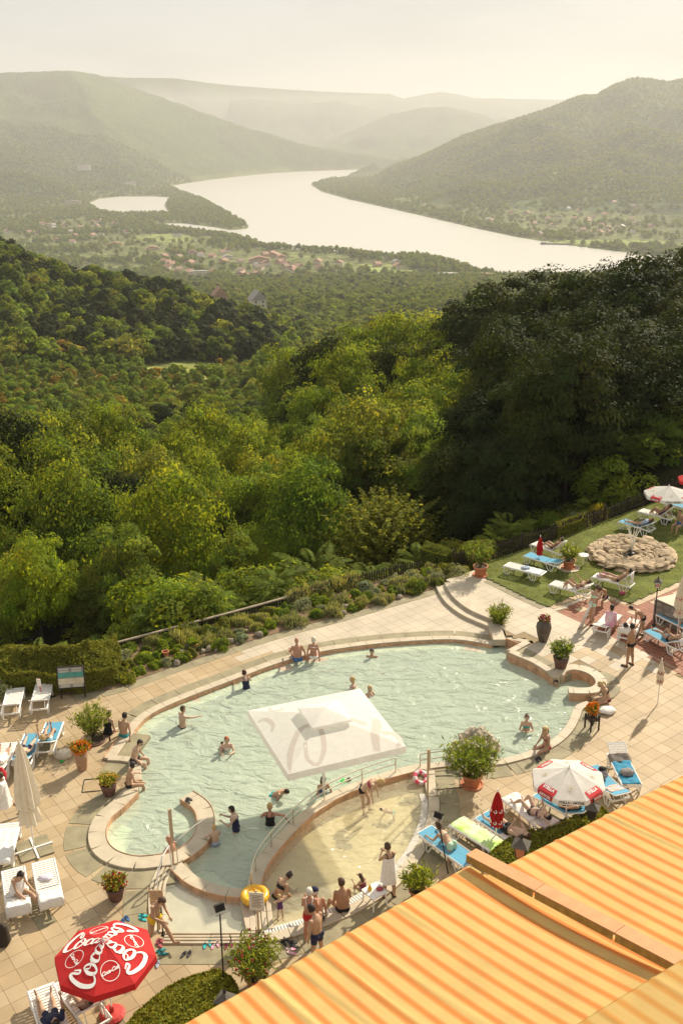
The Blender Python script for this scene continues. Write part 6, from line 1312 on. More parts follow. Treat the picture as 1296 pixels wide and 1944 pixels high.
for k in range(4):
    y0, y1 = -Ln * k / 4, -Ln * (k + 1) / 4 + .012; cv = MB(); cv.add([(x, y, z + sl * -y) for y in (y0, y1) for x, z in ((0, 0), (.34, .015), (.34, -.06), (0, -.07))], [(0, 1, 5, 4), (1, 2, 6, 5), (2, 3, 7, 6), (3, 0, 4, 7), (3, 2, 1, 0), (4, 5, 6, 7)]); cv.build('cover_strip', M_HOUSE, rg)
    q = MB(); q.add([(x, y, z + sl * -y) for y in (y0 - .03, y1 + .03) for x, z in ((-.015, -.03), (-.03, -.2), (-.005, -.2), (.0, -.03))], [(0, 1, 5, 4), (1, 2, 6, 5), (2, 3, 7, 6), (3, 0, 4, 7), (3, 2, 1, 0), (4, 5, 6, 7)]); q.build('side_flap', M_FLAP, rg)
MB().tube([(.2, -.5, -3.3), (.2, -.5, -.05)], .05, 8).build('post', M_WHITE, rg)
c0, c1 = P(1088, 1946, 5.2), P(1296, 1817, 5.2); awning('paler striped awning edge in the bottom right corner', c0, c1, 4.0, .22, M_AWN2, 1.5, 4.0, [(.6, .03, .05), (2.0, .03, .05)])
# ------------------------------------------------------------------ people
def skinmat(nm, c): return mat(nm, c, .55, .16, 7, .05, 40, spec=.35)
SK = {'tan': skinmat('skin_tan', (.36, .20, .115)), 'fair': skinmat('skin_fair', (.52, .355, .25)), 'mid': skinmat('skin_mid', (.44, .275, .175)), 'red': skinmat('skin_red', (.44, .225, .145))}
HR = {'dark': mat('hair_dark', (.022, .015, .011), .6, .3, 30, .4, 90), 'brown': mat('hair_brown', (.085, .045, .022), .6, .3, 30, .4, 90), 'blond': mat('hair_blond', (.52, .36, .16), .6, .25, 30, .4, 90), 'white': mat('hair_white', (.62, .58, .48), .6, .15, 30, .4, 90), 'ginger': mat('hair_ginger', (.36, .10, .025), .6, .25, 30, .4, 90), 'plum': mat('hair_plum', (.075, .018, .016), .6, .3, 30, .4, 90)}
def cloth(nm, c, c2=None, sc=8): return mat('cloth_' + nm, c, .85, .08, sc, .3, 80, c2=c2)
CL = {'black': cloth('black', (.012, .012, .014)), 'navy': cloth('navy', (.018, .022, .06)), 'teal': cloth('teal', (.02, .22, .24)), 'red': cloth('red', (.50, .02, .03)), 'blue': cloth('blue', (.05, .13, .30)), 'white': cloth('white', (.78, .76, .72)), 'pinkp': cloth('pink_pattern', (.62, .12, .16), (.12, .03, .05), 30), 'green': cloth('green', (.04, .42, .08)), 'dark': cloth('dark_grey', (.05, .045, .05)), 'stripe': cloth('blue_stripes', (.55, .58, .62), (.10, .20, .36), 26), 'yellow': cloth('yellow', (.72, .46, .02)), 'purple': cloth('purple', (.09, .03, .12)), 'mint': cloth('mint', (.42, .62, .46)), 'pink': cloth('pink', (.70, .22, .36), (.70, .62, .60), 4), 'maroon': cloth('maroon', (.16, .02, .04)), 'turq': cloth('turquoise', (.03, .40, .42))}
EYE = mat('eye', (.02, .015, .012), .25, .1); LIP = mat('lip', (.34, .10, .08), .5, .1)
eye_me = MB().blob((0, 0, 0), .011, 6, 4).mesh('eye', EYE); lip_me = MB().box((0, 0, 0), (.045, .012, .012)).mesh('mouth', LIP)
def cone_cap(mb, a, b, ra, rb, n=8, bulge=0.0):
    a, b = Vector(a), Vector(b); d = (b - a); L = d.length
    if L < 1e-5: return
    d.normalize(); prof = [(a - d * ra * .95, ra * .3), (a - d * ra * .6, ra * .8), (a, ra)]
    if bulge: prof.append((a.lerp(b, .3), ra + (rb - ra) * .3 + bulge))
    prof += [(b, rb), (b + d * rb * .6, rb * .8), (b + d * rb * .95, rb * .3)]; mb.tube([p for p, r in prof], [r for p, r in prof], n)
def frame_of(t, xh=Vector((1, 0, 0))):
    t = t.normalized(); x = (xh - t * xh.dot(t)).normalized(); return x, t.cross(x) * -1, t
def ell_stack(mb, rows, n=12):
    """rows: (centre, x axis, depth axis, half width, half depth)"""
    vs = [c + x * math.cos(2 * math.pi * j / n) * w + y * math.sin(2 * math.pi * j / n) * d for c, x, y, w, d in rows for j in range(n)]; k = len(rows)
    mb.add(vs, [(i * n + j, i * n + (j + 1) % n, (i + 1) * n + (j + 1) % n, (i + 1) * n + j) for i in range(k - 1) for j in range(n)] + [tuple(reversed(range(n))), tuple(range((k - 1) * n, k * n))])
DEF = dict(tp=0, curve=0, a=(0, 0), ab=(6, 6), k=(0, 0), pt=(0, 0), s=(8, 8), sb=(9, 9), e=(12, 12), inn=(.1, .1), hy=0, hp=0, roll=0)
NP = 0
def person(label, pose, loc, face, s=1.0, skin='mid', sex='m', hair=('short', 'brown'), wear=(), root='foot', fat=0.0, z=None, fine=True, tilt=0.0, extra=None):
    """one continuous body: joints from the pose, limbs and trunk blended into a single skin"""
    global NP; NP += 1
    q = dict(DEF); q.update(pose); X = Vector((1, 0, 0)); tp = rad(q['tp']); u = Vector((0, math.sin(tp), math.cos(tp))); f = Vector((0, math.cos(tp), -math.sin(tp))); tp2 = tp + rad(q['curve']); u2 = Vector((0, math.sin(tp2), math.cos(tp2))); f2 = Vector((0, math.cos(tp2), -math.sin(tp2)))
    fem = sex == 'f'; B = []; mb = MB(); pel = Vector((0, 0, 0)); waist = pel + u * .20; chest = waist + u2 * .16; sh = waist + u2 * .265; neck = waist + u2 * .315; hw, ww, cw, sw_ = (.168, .128, .150, .150) if fem else (.155, .142, .172, .175); ww += fat * .8; dp = .02 + fat
    ell_stack(mb, [(pel - u * .11, X, f, .07, .06), (pel - u * .07, X, f, hw * .85, .10), (pel, X, f, hw, .112 + fat * .3), (pel + u * .10, X, f, (hw + ww) / 2, .102 + fat * .8), (waist, X, f2, ww, .092 + dp * .7), (chest, X, f2, cw, .108 + dp * .3), (sh - u2 * .03, X, f2, sw_ * .92, .088), (sh + u2 * .02, X, f2, sw_ * .62, .062), (neck + u2 * .01, X, f2, .058, .056)])
    hd = rad(q['hp']); hyw = rad(q['hy']); uh = (u2 * math.cos(hd) + f2 * math.sin(hd)).normalized(); fh0 = (f2 * math.cos(hd) - u2 * math.sin(hd)).normalized(); fh = (fh0 * math.cos(hyw) + X * math.sin(hyw)).normalized(); xh = fh.cross(uh).normalized()
    hc = neck + uh * .165 + fh * .018; cone_cap(mb, neck - u2 * .03, neck + uh * .08, .054, .05)
    ell_stack(mb, [(hc + uh * z_ + fh * o_, xh, fh, w, d) for z_, w, d, o_ in ((-.122, .022, .03, .042), (-.105, .045, .052, .03), (-.06, .062, .078, .008), (0, .074, .094, 0), (.05, .075, .096, -.004), (.09, .060, .078, -.006), (.118, .028, .038, -.006))], 12)
    mb.blob(hc + fh * .098 - uh * .018, (.013, .018, .022), 6, 4)
    for sg in (-1, 1): mb.blob(hc + xh * sg * .076 - uh * .01 - fh * .005, (.010, .018, .026), 6, 4)
    if fem:
        for sg in (-1, 1): mb.blob(chest + X * sg * .068 + f2 * .085 - u2 * .0, (.058, .058, .056), 8, 6)
    B.append(('torso', pel - u * .1, waist, .12)); B.append(('torso2', waist, neck, .12)); B.append(('head', hc - uh * .05, hc + uh * .06, .09)); J = {}
    for i, sg in ((0, -1), (1, 1)):
        A, AB, K = rad(q['a'][i]), rad(q['ab'][i]), rad(q['k'][i]); hip = pel + X * sg * .088 - u * .04; d = Vector((sg * math.sin(AB), math.sin(A) * math.cos(AB), -math.cos(A) * math.cos(AB))); kn = hip + d * .43; d2 = Vector((sg * math.sin(AB) * .25, math.sin(A - K), -math.cos(A - K))).normalized(); an = kn + d2 * .41; A3 = A - K + rad(90 - q['pt'][i]); d3 = Vector((sg * .2, math.sin(A3), -math.cos(A3))).normalized(); toe = an + d3 * .16 + d2 * .035
        cone_cap(mb, hip, kn, .088 + fat * .15 if not fem else .092, .054, 10); cone_cap(mb, kn, an, .053, .036, 9, .016); cone_cap(mb, an - d3 * .03 + d2 * .03, toe, .034, .030, 8); mb.blob(hip - f * .05 + u * .01, (.088, .085, .09), 8, 6)
        B.append(('thigh', hip, kn, .07)); B.append(('shank', kn, toe, .05)); J['ankle%d' % i] = an; J['toe%d' % i] = toe; J['knee%d' % i] = kn
        S, SB, E = rad(q['s'][i]), rad(q['sb'][i]), rad(q['e'][i]); sp = sh + X * sg * sw_ - u2 * .02; da = -u2 * math.cos(S) * math.cos(SB) + f2 * math.sin(S) * math.cos(SB) + X * sg * math.sin(SB); el = sp + da * .285; db = (-u2 * math.cos(S + E) + f2 * math.sin(S + E) - X * sg * q['inn'][i] + X * sg * math.sin(SB) * .5 * math.cos(E)).normalized(); wr = el + db * .245
        mb.blob(sp, (.062, .062, .06), 8, 6); cone_cap(mb, sp, el, .050, .038, 9, .006 if not fem else 0); cone_cap(mb, el, wr, .038, .026, 8, .004); side = db.cross(u2 if abs(db.dot(u2)) < .9 else f2).normalized(); pc = wr + db * .05; cone_cap(mb, wr, wr + db * .075, .026, .032, 8); J['wrist%d' % i] = wr; J['hand%d' % i] = pc; J['hd%d' % i] = (db, side, pc, sg)
        B.append(('uparm', sp, el, .05)); B.append(('forearm', el, wr + db * .12, .035))
    me = mb.mesh('body', SK[skin]); o = bpy.data.objects.new('person', me); COL.objects.link(o)
    md_ = o.modifiers.new('skin', 'REMESH'); md_.mode = 'VOXEL'; md_.voxel_size = .017 / max(.7, s) if fine else .024; sm = o.modifiers.new('soft', 'SMOOTH'); sm.factor = .5; sm.iterations = 4
    dg = bpy.context.evaluated_depsgraph_get(); em = o.evaluated_get(dg).to_mesh(); nv = len(em.vertices); V = np.empty(nv * 3, np.float32); em.vertices.foreach_get('co', V); V = V.reshape(-1, 3); NV = np.empty(nv * 3, np.float32); em.vertices.foreach_get('normal', NV); NV = NV.reshape(-1, 3); fs = [tuple(p.vertices) for p in em.polygons]; o.evaluated_get(dg).to_mesh_clear(); o.modifiers.clear()
    D = np.stack([np.linalg.norm(V - (lambda t: np.array(a) + t[:, None] * (np.array(b) - np.array(a)))(np.clip(((V - np.array(a)) @ (np.array(b) - np.array(a))) / ((b - a).length_squared + 1e-9), 0, 1)), axis=1) / r for nme, a, b, r in B], 1); nb = D.argmin(1); names = [x[0] for x in B]; tpar = np.array([np.clip(((V[i] - np.array(B[nb[i]][1])) @ (np.array(B[nb[i]][2]) - np.array(B[nb[i]][1]))) / ((B[nb[i]][2] - B[nb[i]][1]).length_squared + 1e-9), -.3, 1.3) for i in range(nv)]) if nv else np.zeros(0)
    nm_ = np.array(names)[nb]
    # trunk coordinate 0 (crotch) .. 1 (neck)
    tt = np.where(nm_ == 'torso', tpar * .5, np.where(nm_ == 'torso2', .5 + tpar * .5, np.where(nm_ == 'thigh', -tpar, 9)))
    verts = [Vector(v) for v in V]; faces = list(fs)
    fb = MB()
    for i in (0, 1):
        db, side, pc, sg = J['hd%d' % i]; nrm = db.cross(side).normalized()
        for fi in range(4): r0 = pc + side * (.030 - .020 * fi) + db * .02; Lf = (.062, .075, .070, .054)[fi]; c_ = nrm * (.010 + .004 * fi); fb.tube([r0, r0 + db * Lf * .6 + c_ * .6, r0 + db * Lf + c_ * 2.2], [.0095, .0088, .006], 5)
        r0 = pc + side * .022 - db * .015; fb.tube([r0, r0 + side * .032 + db * .022, r0 + side * .042 + db * .052], [.011, .0095, .007], 5)
    n0 = len(verts); me2 = bpy.data.meshes.new('body'); me2.from_pydata([tuple(v) for v in verts] + fb.v, [], faces + [tuple(i + n0 for i in g) for g in fb.f]); me2.materials.append(SK[skin]); me2.polygons.foreach_set('use_smooth', [True] * len(me2.polygons)); me2.update(); o.data = me2; bpy.data.meshes.remove(me)
    def shell(name, mask, off, m, noise_=0.0):
        fc = [g for g in fs if all(mask[i] for i in g)]
        if not fc: return None
        use = sorted({i for g in fc for i in g}); re = {a: b for b, a in enumerate(use)}; k = MB(); vv = [verts[i] + Vector(NV[i]) * (off + (noise_ * (RNG.random() - .5) if noise_ else 0)) for i in use]; k.add(vv, [tuple(re[i] for i in g) for g in fc]); return k.build(name, m, o, smooth=True)
    hx = (V - np.array(hc)) @ np.array(fh); hu = (V - np.array(hc)) @ np.array(uh); ish = (nm_ == 'head') | ((nm_ == 'torso2') & (tpar > 1.05))
    st, hcq = hair
    if st != 'bald':
        low = -.12 if st in ('long', 'bob') else -.055; shell('hair', ish & ((hu > .055 + np.maximum(hx, 0) * .35) | ((hx < .012) & (hu > low))), .018 if st != 'cap' else .012, HR[hcq] , .012)
        if st in ('bun', 'tail', 'long'):
            k = MB()
            if st == 'bun': k.blob(hc - fh * .07 + uh * .105, (.05, .05, .045), 8, 6, .08)
            elif st == 'tail': k.tube([hc - fh * .09 + uh * .04, hc - fh * .15 - uh * .02, hc - fh * .13 - uh * .16, hc - fh * .10 - uh * .24], [.03, .04, .035, .012], 7)
            else: k.tube([hc - fh * .04 + uh * .04, hc - fh * .08 - uh * .08, hc - fh * .09 - uh * .22, hc - fh * .09 - uh * .30], [.07, .085, .075, .03], 8, flat=.7)
            k.build('hair_knot' if st == 'bun' else 'hair_length', HR[hcq], o, smooth=True)
        if st == 'cap':
            pass
    for sg in (-1, 1): e_ = meshobj('eye', eye_me, o); e_.location = hc + xh * sg * .031 + fh * .088 + uh * .012
    e_ = meshobj('mouth', lip_me, o); e_.location = hc + fh * .088 - uh * .055; e_.rotation_euler = Matrix((xh, fh, uh)).transposed().to_euler()
    trunk = (nm_ == 'torso') | (nm_ == 'torso2')
    for w in wear:
        k, c = w[0], w[1]
        if k == 'trunks': shell('swim_trunks', (tt < .28) & (tt > -(w[2] if len(w) > 2 else .5)), .012, CL[c])
        elif k == 'briefs': shell('swim_briefs', (tt < .22) & (tt > -.16), .009, CL[c])
        elif k == 'suit': shell('swimsuit', (tt > -.10) & (tt < .80) & (trunk | (nm_ == 'thigh')), .008, CL[c]); 
        elif k == 'top': shell('bikini_top', trunk & (tt > .60) & (tt < .76), .010, CL[c])
        elif k == 'shirt': shell('shirt', (trunk & (tt > .12) & (tt < 1.0)) | ((nm_ == 'uparm') & (tpar < .7)), .018, CL[c])
        elif k == 'robe': shell('robe', (trunk & (tt > -.1) & (tt < 1.0)) | ((nm_ == 'uparm')) | ((nm_ == 'forearm') & (tpar < .5)) | ((nm_ == 'thigh') & (tpar < .8)), .025, CL[c])
        elif k == 'wrap':
            kk = MB(); N_ = 26; rows = []; t0, t1 = chest + u2 * .05, pel - Vector((0, 0, .42)) if q['a'][0] < 40 else pel - u * .05
            for i in range(9):
                g = i / 8; c_ = t0.lerp(t1, g); wv = .03 * g; rows.append([c_ + X * (math.cos(2 * math.pi * j / N_) * (.165 + .06 * g + fat + wv * math.cos(7 * 2 * math.pi * j / N_))) + f * (math.sin(2 * math.pi * j / N_) * (.135 + .075 * g + fat + wv * math.cos(5 * 2 * math.pi * j / N_))) for j in range(N_)])
            kk.add([p for r in rows for p in r], [(i * N_ + j, (i + 1) * N_ + j, (i + 1) * N_ + (j + 1) % N_, i * N_ + (j + 1) % N_) for i in range(8) for j in range(N_)]); kk.build('towel_wrap', CL[c], o, smooth=True)
        elif k == 'strap':
            kk = MB()
            for sg in (-1, 1): kk.tube([chest - f2 * .125 + X * sg * .06 - u2 * .05, sh - f2 * .085 + X * sg * .085, sh + u2 * .045 + X * sg * .09, chest + f2 * .14 + X * sg * .07 + u2 * .06], .011, 4)
            kk.build('strap', CL[c], o)
        elif k == 'tie':
            kk = MB(); kk.tube([chest + X * math.cos(t) * (cw + .012) + f2 * math.sin(t) * .128 + u2 * .015 for t in np.linspace(0, 6.283, 17)[:-1]], .009, 4, closed=True); kk.build('bikini_string', CL[c], o)
        elif k == 'cap':
            shell('cap', ish & (hu > .035), .024, CL[c]); kk = MB(); kk.add([hc + uh * .045 + xh * (.07 * math.cos(t)) + fh * (.09 + .09 * math.sin(t)) * 1.0 for t in np.linspace(0, math.pi, 7)], [tuple(range(7))]); kk.build('cap_peak', CL['white'], o)
        elif k == 'glasses':
            kk = MB(); [kk.box(tuple(hc + xh * sg * .033 + fh * .105 + uh * .015), (.05, .012, .032), Matrix((xh, fh, uh)).transposed()) for sg in (-1, 1)]; kk.build('sunglasses', CL['black'], o)
        elif k == 'shoes':
            for i in (0, 1): kk = MB(); an, toe = J['ankle%d' % i], J['toe%d' % i]; dd = (toe - an); kk.box(tuple((an + toe) / 2 + Vector((0, .0, -.045))), (.09, .27, .025), Matrix.Rotation(math.atan2(dd.y, dd.x) - math.pi / 2, 3, 'Z')); kk.build('flip_flop', CL[c], o)
    low = min(min(J['ankle0'].z, J['toe0'].z), min(J['ankle1'].z, J['toe1'].z)) - .035
    oz = -low * s if root == 'foot' else 0.0
    L = Vector(loc); rz = face; o.location = (L.x, L.y, (L.z if z is None else z) + oz); o.rotation_euler = (0, rad(tilt), rz); o.scale = (s, s, s); tag(o, label, 'person'); o['_'] = 0; del o['_']; return o, J
def facing(a, b): d = b - a; return math.atan2(d.y, d.x) - math.pi / 2
STAND = dict(a=(2, -3), ab=(5, 5), k=(0, 3)); SIT = dict(a=(84, 84), ab=(8, 8), k=(80, 80), tp=4, curve=14, s=(18, 18), e=(30, 30)); WADE_ = dict(a=(5, -4), k=(4, 4), s=(30, 25), sb=(22, 18), e=(45, 40), curve=6)
LYB = dict(a=(89, 86), k=(2, 8), ab=(7, 7), s=(6, 6), sb=(18, 18), e=(14, 14), pt=(10, 10))
def in_water(label, px_, py_, tow, s=1.0, zb=-1.12, pose={}, **k):
    p = P(px_, py_, -.15); t = P(*tow); q = dict(WADE_); q.update(pose); return person(label, q, p, facing(p, t), s, z=zb, **k)
def on_seat(label, px_, py_, tow, hz=.16, s=1.0, pose={}, **k):
    p = G(px_, py_); zz = p.z + hz; p = P(px_, py_, zz); t = P(tow[0], tow[1], zz); q = dict(SIT); q.update(pose); return person(label, q, p, facing(p, t), s, root='hip', z=zz + .10 * s, **k)
def stand(label, px_, py_, tow, s=1.0, pose={}, zg=None, **k):
    p = G(px_, py_); t = P(tow[0], tow[1], p.z); q = dict(STAND); q.update(pose); return person(label, q, p, facing(p, t), s, z=p.z if zg is None else zg, **k)
def lie(label, key, s=1.0, along=.28, front=False, pose={}, dx=0.0, **k):
    c, rz, back = LOUNGERS[key]; y = Vector((-math.sin(rz), math.cos(rz), 0)); xx = Vector((math.cos(rz), math.sin(rz), 0)); loc = c + y * along + xx * dx; q = dict(LYB); q['tp'] = -(86 - back); q.update(pose)
    if front: q['tp'] = 86; q['a'] = (-2, -2); q['k'] = (0, 0); q['pt'] = (50, 50); q.update(pose); return person(label, q, loc, rz, s, root='hip', z=c.z + .40 + .11, **k)
    return person(label, q, loc, rz + math.pi, s, root='hip', z=c.z + .40 + .105, **k)
# --- left terrace
on_seat('brown haired woman in a black swimsuit sitting with her back turned at the left corner', 206, 1393, (262, 1330), .02, .96, dict(tp=6, a=(80, 80), k=(60, 60)), skin='fair', sex='f', hair=('bob', 'brown'), wear=[('suit', 'black'), ('strap', 'black')])
on_seat('dark haired man in teal shorts sitting with his back turned at the left pool corner', 236, 1399, (300, 1340), .02, 1.02, dict(tp=2, a=(80, 75), k=(60, 50), s=(20, -10), sb=(10, 25), e=(20, 5)), skin='mid', hair=('short', 'dark'), wear=[('trunks', 'teal', .45)])
on_seat('dark haired man with sunglasses sitting sideways on the left pool rim', 256, 1444, (345, 1452), .06, 1.0, dict(tp=8, s=(25, 20), e=(40, 50), hy=10, hp=10), skin='fair', hair=('short', 'dark'), wear=[('trunks', 'dark', .4), ('glasses', 'black')])
on_seat('bare backed woman in a black bikini bottom sitting on the left pool rim', 246, 1492, (300, 1478), .06, .98, dict(tp=4, sb=(30, 30), s=(30, 30), e=(60, 60), hy=-20), skin='mid', sex='f', hair=('short', 'dark'), wear=[('briefs', 'black')])
lie('blond sunbather with sunglasses reclining on the blue sunbed with one foot up', 'c', .98, pose=dict(a=(96, 100), k=(20, 60), s=(70, 60), e=(80, 70)), skin='mid', sex='f', hair=('long', 'blond'), wear=[('suit', 'white'), ('glasses', 'black')])
lie('sunbather hidden behind the closed white parasol on the blue sunbed', 'd', .98, skin='fair', hair=('short', 'brown'), wear=[('trunks', 'navy')]); lie('sunbather under a white towel with crossed bare feet at the left edge', 'e', .98, skin='tan', hair=('short', 'dark'), wear=[('robe', 'white')])
stand('person in a white bathrobe and black sandals walking out at the left edge', 14, 1552, (-60, 1560), 1.0, dict(a=(24, -26), k=(5, 24)), skin='tan', hair=('short', 'brown'), wear=[('wrap', 'white'), ('robe', 'white'), ('shoes', 'black')])
c_, rz_, bk = LOUNGERS['g']; on_seat('woman with dark bun and sunglasses in a white wrap sitting on the white sunbed', 34, 1694, (110, 1740), .40, 1.0, dict(tp=6, curve=12, a=(88, 100), k=(30, 75), s=(40, 50), e=(50, 40), hp=28), skin='mid', sex='f', hair=('bun', 'dark'), wear=[('suit', 'white'), ('wrap', 'white'), ('glasses', 'black')])
lie('sunbather in dark shorts with long bare legs stretched out at the bottom edge', 'i', 1.0, .30, pose=dict(ab=(7, 9), s=(40, 50), e=(60, 60)), skin='mid', hair=('short', 'dark'), wear=[('trunks', 'navy', .5), ('shirt', 'navy')])
lie('woman with long dark hair in a pink top reclining under the red parasol', 'j', .98, .25, pose=dict(a=(100, 88), k=(60, 10)), skin='mid', sex='f', hair=('long', 'dark'), wear=[('top', 'pink'), ('briefs', 'maroon')])
stand('dark haired man in yellow and black trunks striding beside the foot bath', 300, 1796, (372, 1830), 1.03, dict(a=(34, -6), k=(6, 24), ab=(6, 6), tp=10, curve=8, s=(28, 30), e=(55, 60), hp=34, inn=(.45, .45)), skin='mid', hair=('short', 'brown'), wear=[('trunks', 'yellow', .25), ('briefs', 'black')])
# --- in the pool
in_water('man standing waist deep and reaching out his arm at the far left rim', 347, 1380, (420, 1345), 1.03, pose=dict(s=(12, 80), sb=(6, 15), e=(10, 8), hy=20), skin='fair', hair=('short', 'brown'), wear=[('briefs', 'black')])
in_water('red haired woman standing in the water holding a child', 432, 1424, (420, 1500), .98, -1.3, dict(s=(55, 55), e=(60, 60), inn=(.5, .5)), skin='fair', sex='f', hair=('bob', 'ginger'), wear=[('suit', 'white')]); in_water('dark haired child held by the red haired woman in the water', 421, 1424, (432, 1412), .62, -.92, skin='mid', hair=('short', 'dark'), wear=[('trunks', 'navy')])
in_water('woman with dark red hair in a dark swimsuit leaning at the far pool rim', 468, 1308, (440, 1270), .98, pose=dict(tp=8, s=(50, 50), sb=(30, 30), e=(30, 30)), skin='fair', sex='f', hair=('bun', 'plum'), wear=[('suit', 'navy'), ('strap', 'navy')])
on_seat('bald tanned man in blue trunks sitting on the far pool ledge', 565, 1254, (552, 1200), .06, 1.06, dict(a=(95, 80), k=(90, 60), s=(40, 20), sb=(20, 25), e=(70, 30)), skin='red', hair=('bald', 'dark'), wear=[('trunks', 'blue', .35)], fat=.03)
on_seat('white haired woman in a pale bikini sitting beside the bald man on the far ledge', 595, 1249, (610, 1190), .06, .98, dict(s=(-5, -5), sb=(18, 18), e=(6, 6)), skin='red', sex='f', hair=('bob', 'white'), wear=[('briefs', 'white'), ('tie', 'white')])
in_water('dark haired bather neck deep near the middle of the far pool rim', 706, 1247, (690, 1290), 1.0, -1.52, skin='mid', hair=('short', 'dark')); 
for (a, b, l, t) in ((672, 1306, 'fair haired bather swimming just behind the white square parasol', (640, 1300)), (700, 1322, 'bather half hidden behind the right corner of the square parasol', (760, 1350))): in_water(l, a, b, t, 1.0, -1.42, skin='fair', sex='f', hair=('bob', 'blond'), wear=[('suit', 'white')])
in_water('dark haired boy in turquoise trunks bending down in the water', 519, 1510, (560, 1515), .86, -.92, dict(tp=50, s=(40, 35), sb=(20, 20), e=(20, 20), hp=10, a=(40, 30), k=(30, 30)), skin='mid', hair=('short', 'dark'), wear=[('trunks', 'turq', .5)])
in_water('blond woman with hair up stretching her arm to the curved railing', 513, 1566, (535, 1470), 1.0, -1.16, dict(s=(35, 20), sb=(30, 78), e=(40, 6)), skin='red', sex='f', hair=('bun', 'blond'), wear=[('suit', 'black'), ('strap', 'black')])
in_water('blond boy in red and blue striped trunks standing at the whirl basin wall', 410, 1606, (380, 1560), .74, -.72, dict(s=(45, 30), e=(20, 20)), skin='fair', hair=('short', 'blond'), wear=[('trunks', 'stripe', .6), ('briefs', 'red')])
in_water('dark haired woman in a navy swimsuit with white shoulders holding her hands up', 448, 1578, (398, 1572), .98, -.95, dict(s=(40, 35), e=(95, 85), hp=10), skin='fair', sex='f', hair=('short', 'dark'), wear=[('suit', 'navy'), ('strap', 'white')])
in_water('dark haired bather behind the pole of the square parasol', 613, 1504, (640, 1540), .98, -1.25, skin='mid', sex='f', hair=('long', 'dark'), wear=[('suit', 'blue')]); in_water('child in a green top leaning forward behind the railing', 637, 1486, (660, 1476), .7, -.95, dict(tp=60, s=(90, 90), e=(10, 10)), skin='mid', hair=('short', 'brown'), wear=[('shirt', 'green')])
in_water('young woman with hair bun in a teal bikini standing in the pool on the right', 998, 1388, (990, 1460), .95, -1.12, dict(s=(28, 28), e=(85, 85), inn=(.6, .6)), skin='fair', sex='f', hair=('bun', 'brown'), wear=[('top', 'turq'), ('briefs', 'turq')])
in_water('bather swimming beside the entrance of the round basin', 1055, 1304, (1030, 1330), .95, -1.5, skin='mid', hair=('short', 'dark')); in_water('bather leaning back inside the whirl basin behind the wooden sign', 326, 1618, (280, 1590), 1.0, -1.35, dict(s=(30, 30), sb=(40, 40)), skin='red', hair=('bald', 'dark'))
on_seat('woman with blond ponytail in a pinkish red bikini sitting on the right pool rim', 1036, 1420, (985, 1436), .06, .98, dict(tp=-2, a=(84, 80), k=(45, 40), s=(10, 30), e=(20, 30)), skin='mid', sex='f', hair=('tail', 'blond'), wear=[('top', 'pinkp'), ('briefs', 'pinkp'), ('tie', 'pinkp')])
on_seat('blond woman with sunglasses in a dark bikini sitting beside the round basin', 1150, 1330, (1085, 1338), .05, 1.02, dict(tp=8, curve=16, s=(35, 30), e=(50, 60), hp=16), skin='mid', sex='f', hair=('tail', 'blond'), wear=[('top', 'black'), ('briefs', 'maroon'), ('glasses', 'black')], fat=.02)
# --- wading pool
stand('curly blond woman in a black bikini bottom bending over in the wading pool', 690, 1524, (730, 1530), 1.0, dict(tp=42, curve=14, a=(22, 6), k=(20, 4), s=(60, 48), e=(10, 18), hp=20), zg=-.40, skin='fair', sex='f', hair=('bob', 'blond'), wear=[('briefs', 'black'), ('top', 'pinkp'), ('tie', 'pinkp')])
p = P(746, 1541, -.10); person('small child floating face down in the wading pool', dict(tp=84, a=(-4, 8), k=(4, 20), s=(120, 100), sb=(40, 40)), p, facing(p, P(720, 1532)), .55, root='hip', z=-.13, skin='fair', hair=('short', 'brown'), wear=[('briefs', 'mint')])
on_seat('dark haired woman in a black bikini sitting in the shallow wading pool corner', 528, 1707, (570, 1685), -.14, .98, dict(tp=16, curve=18, a=(96, 84), k=(60, 8), s=(45, 35), e=(30, 40), hp=30), skin='mid', sex='f', hair=('bun', 'dark'), wear=[('briefs', 'black'), ('top', 'black'), ('tie', 'black')], fat=.01)
stand('fair haired toddler in a dark bathing suit and pink shoes standing in shallow water', 532, 1738, (515, 1706), .50, dict(s=(30, 20), e=(30, 20)), zg=-.18, skin='fair', sex='m', hair=('bob', 'blond'), wear=[('suit', 'purple'), ('shoes', 'pinkp')])
on_seat('tanned man with a dark blue cap seen from behind on the wading pool rim', 602, 1746, (580, 1680), .06, 1.06, dict(tp=2, s=(40, 10), sb=(10, 14), e=(100, 20), hy=-45), skin='red', hair=('short', 'white'), wear=[('trunks', 'black', .3), ('cap', 'navy')], fat=.03)
stand('woman with short white hair in red shorts standing with her back turned', 590, 1790, (600, 1720), 1.0, dict(s=(20, 20), e=(60, 60)), skin='red', sex='f', hair=('short', 'white'), wear=[('trunks', 'red', .3), ('strap', 'white')], fat=.03)
stand('dark haired man in navy trunks standing half behind the awning edge', 603, 1830, (555, 1800), 1.04, dict(hp=24, curve=8), skin='mid', hair=('short', 'dark'), wear=[('trunks', 'navy', .5)])
on_seat('grey haired tanned man in black briefs sitting on the rim beside the white table', 651, 1727, (632, 1660), .06, 1.05, dict(tp=0, a=(88, 92), k=(70, 80), ab=(26, 12), s=(20, 30), e=(40, 60), hy=-30), skin='tan', hair=('short', 'brown'), wear=[('briefs', 'black')], fat=.05)
on_seat('little girl with wet brown hair crouching in the shallow water beside the rim', 690, 1694, (655, 1670), -.16, .66, dict(a=(110, 110), k=(110, 110), s=(50, 60), e=(90, 80)), skin='mid', sex='m', hair=('long', 'brown'), wear=[('suit', 'maroon')])
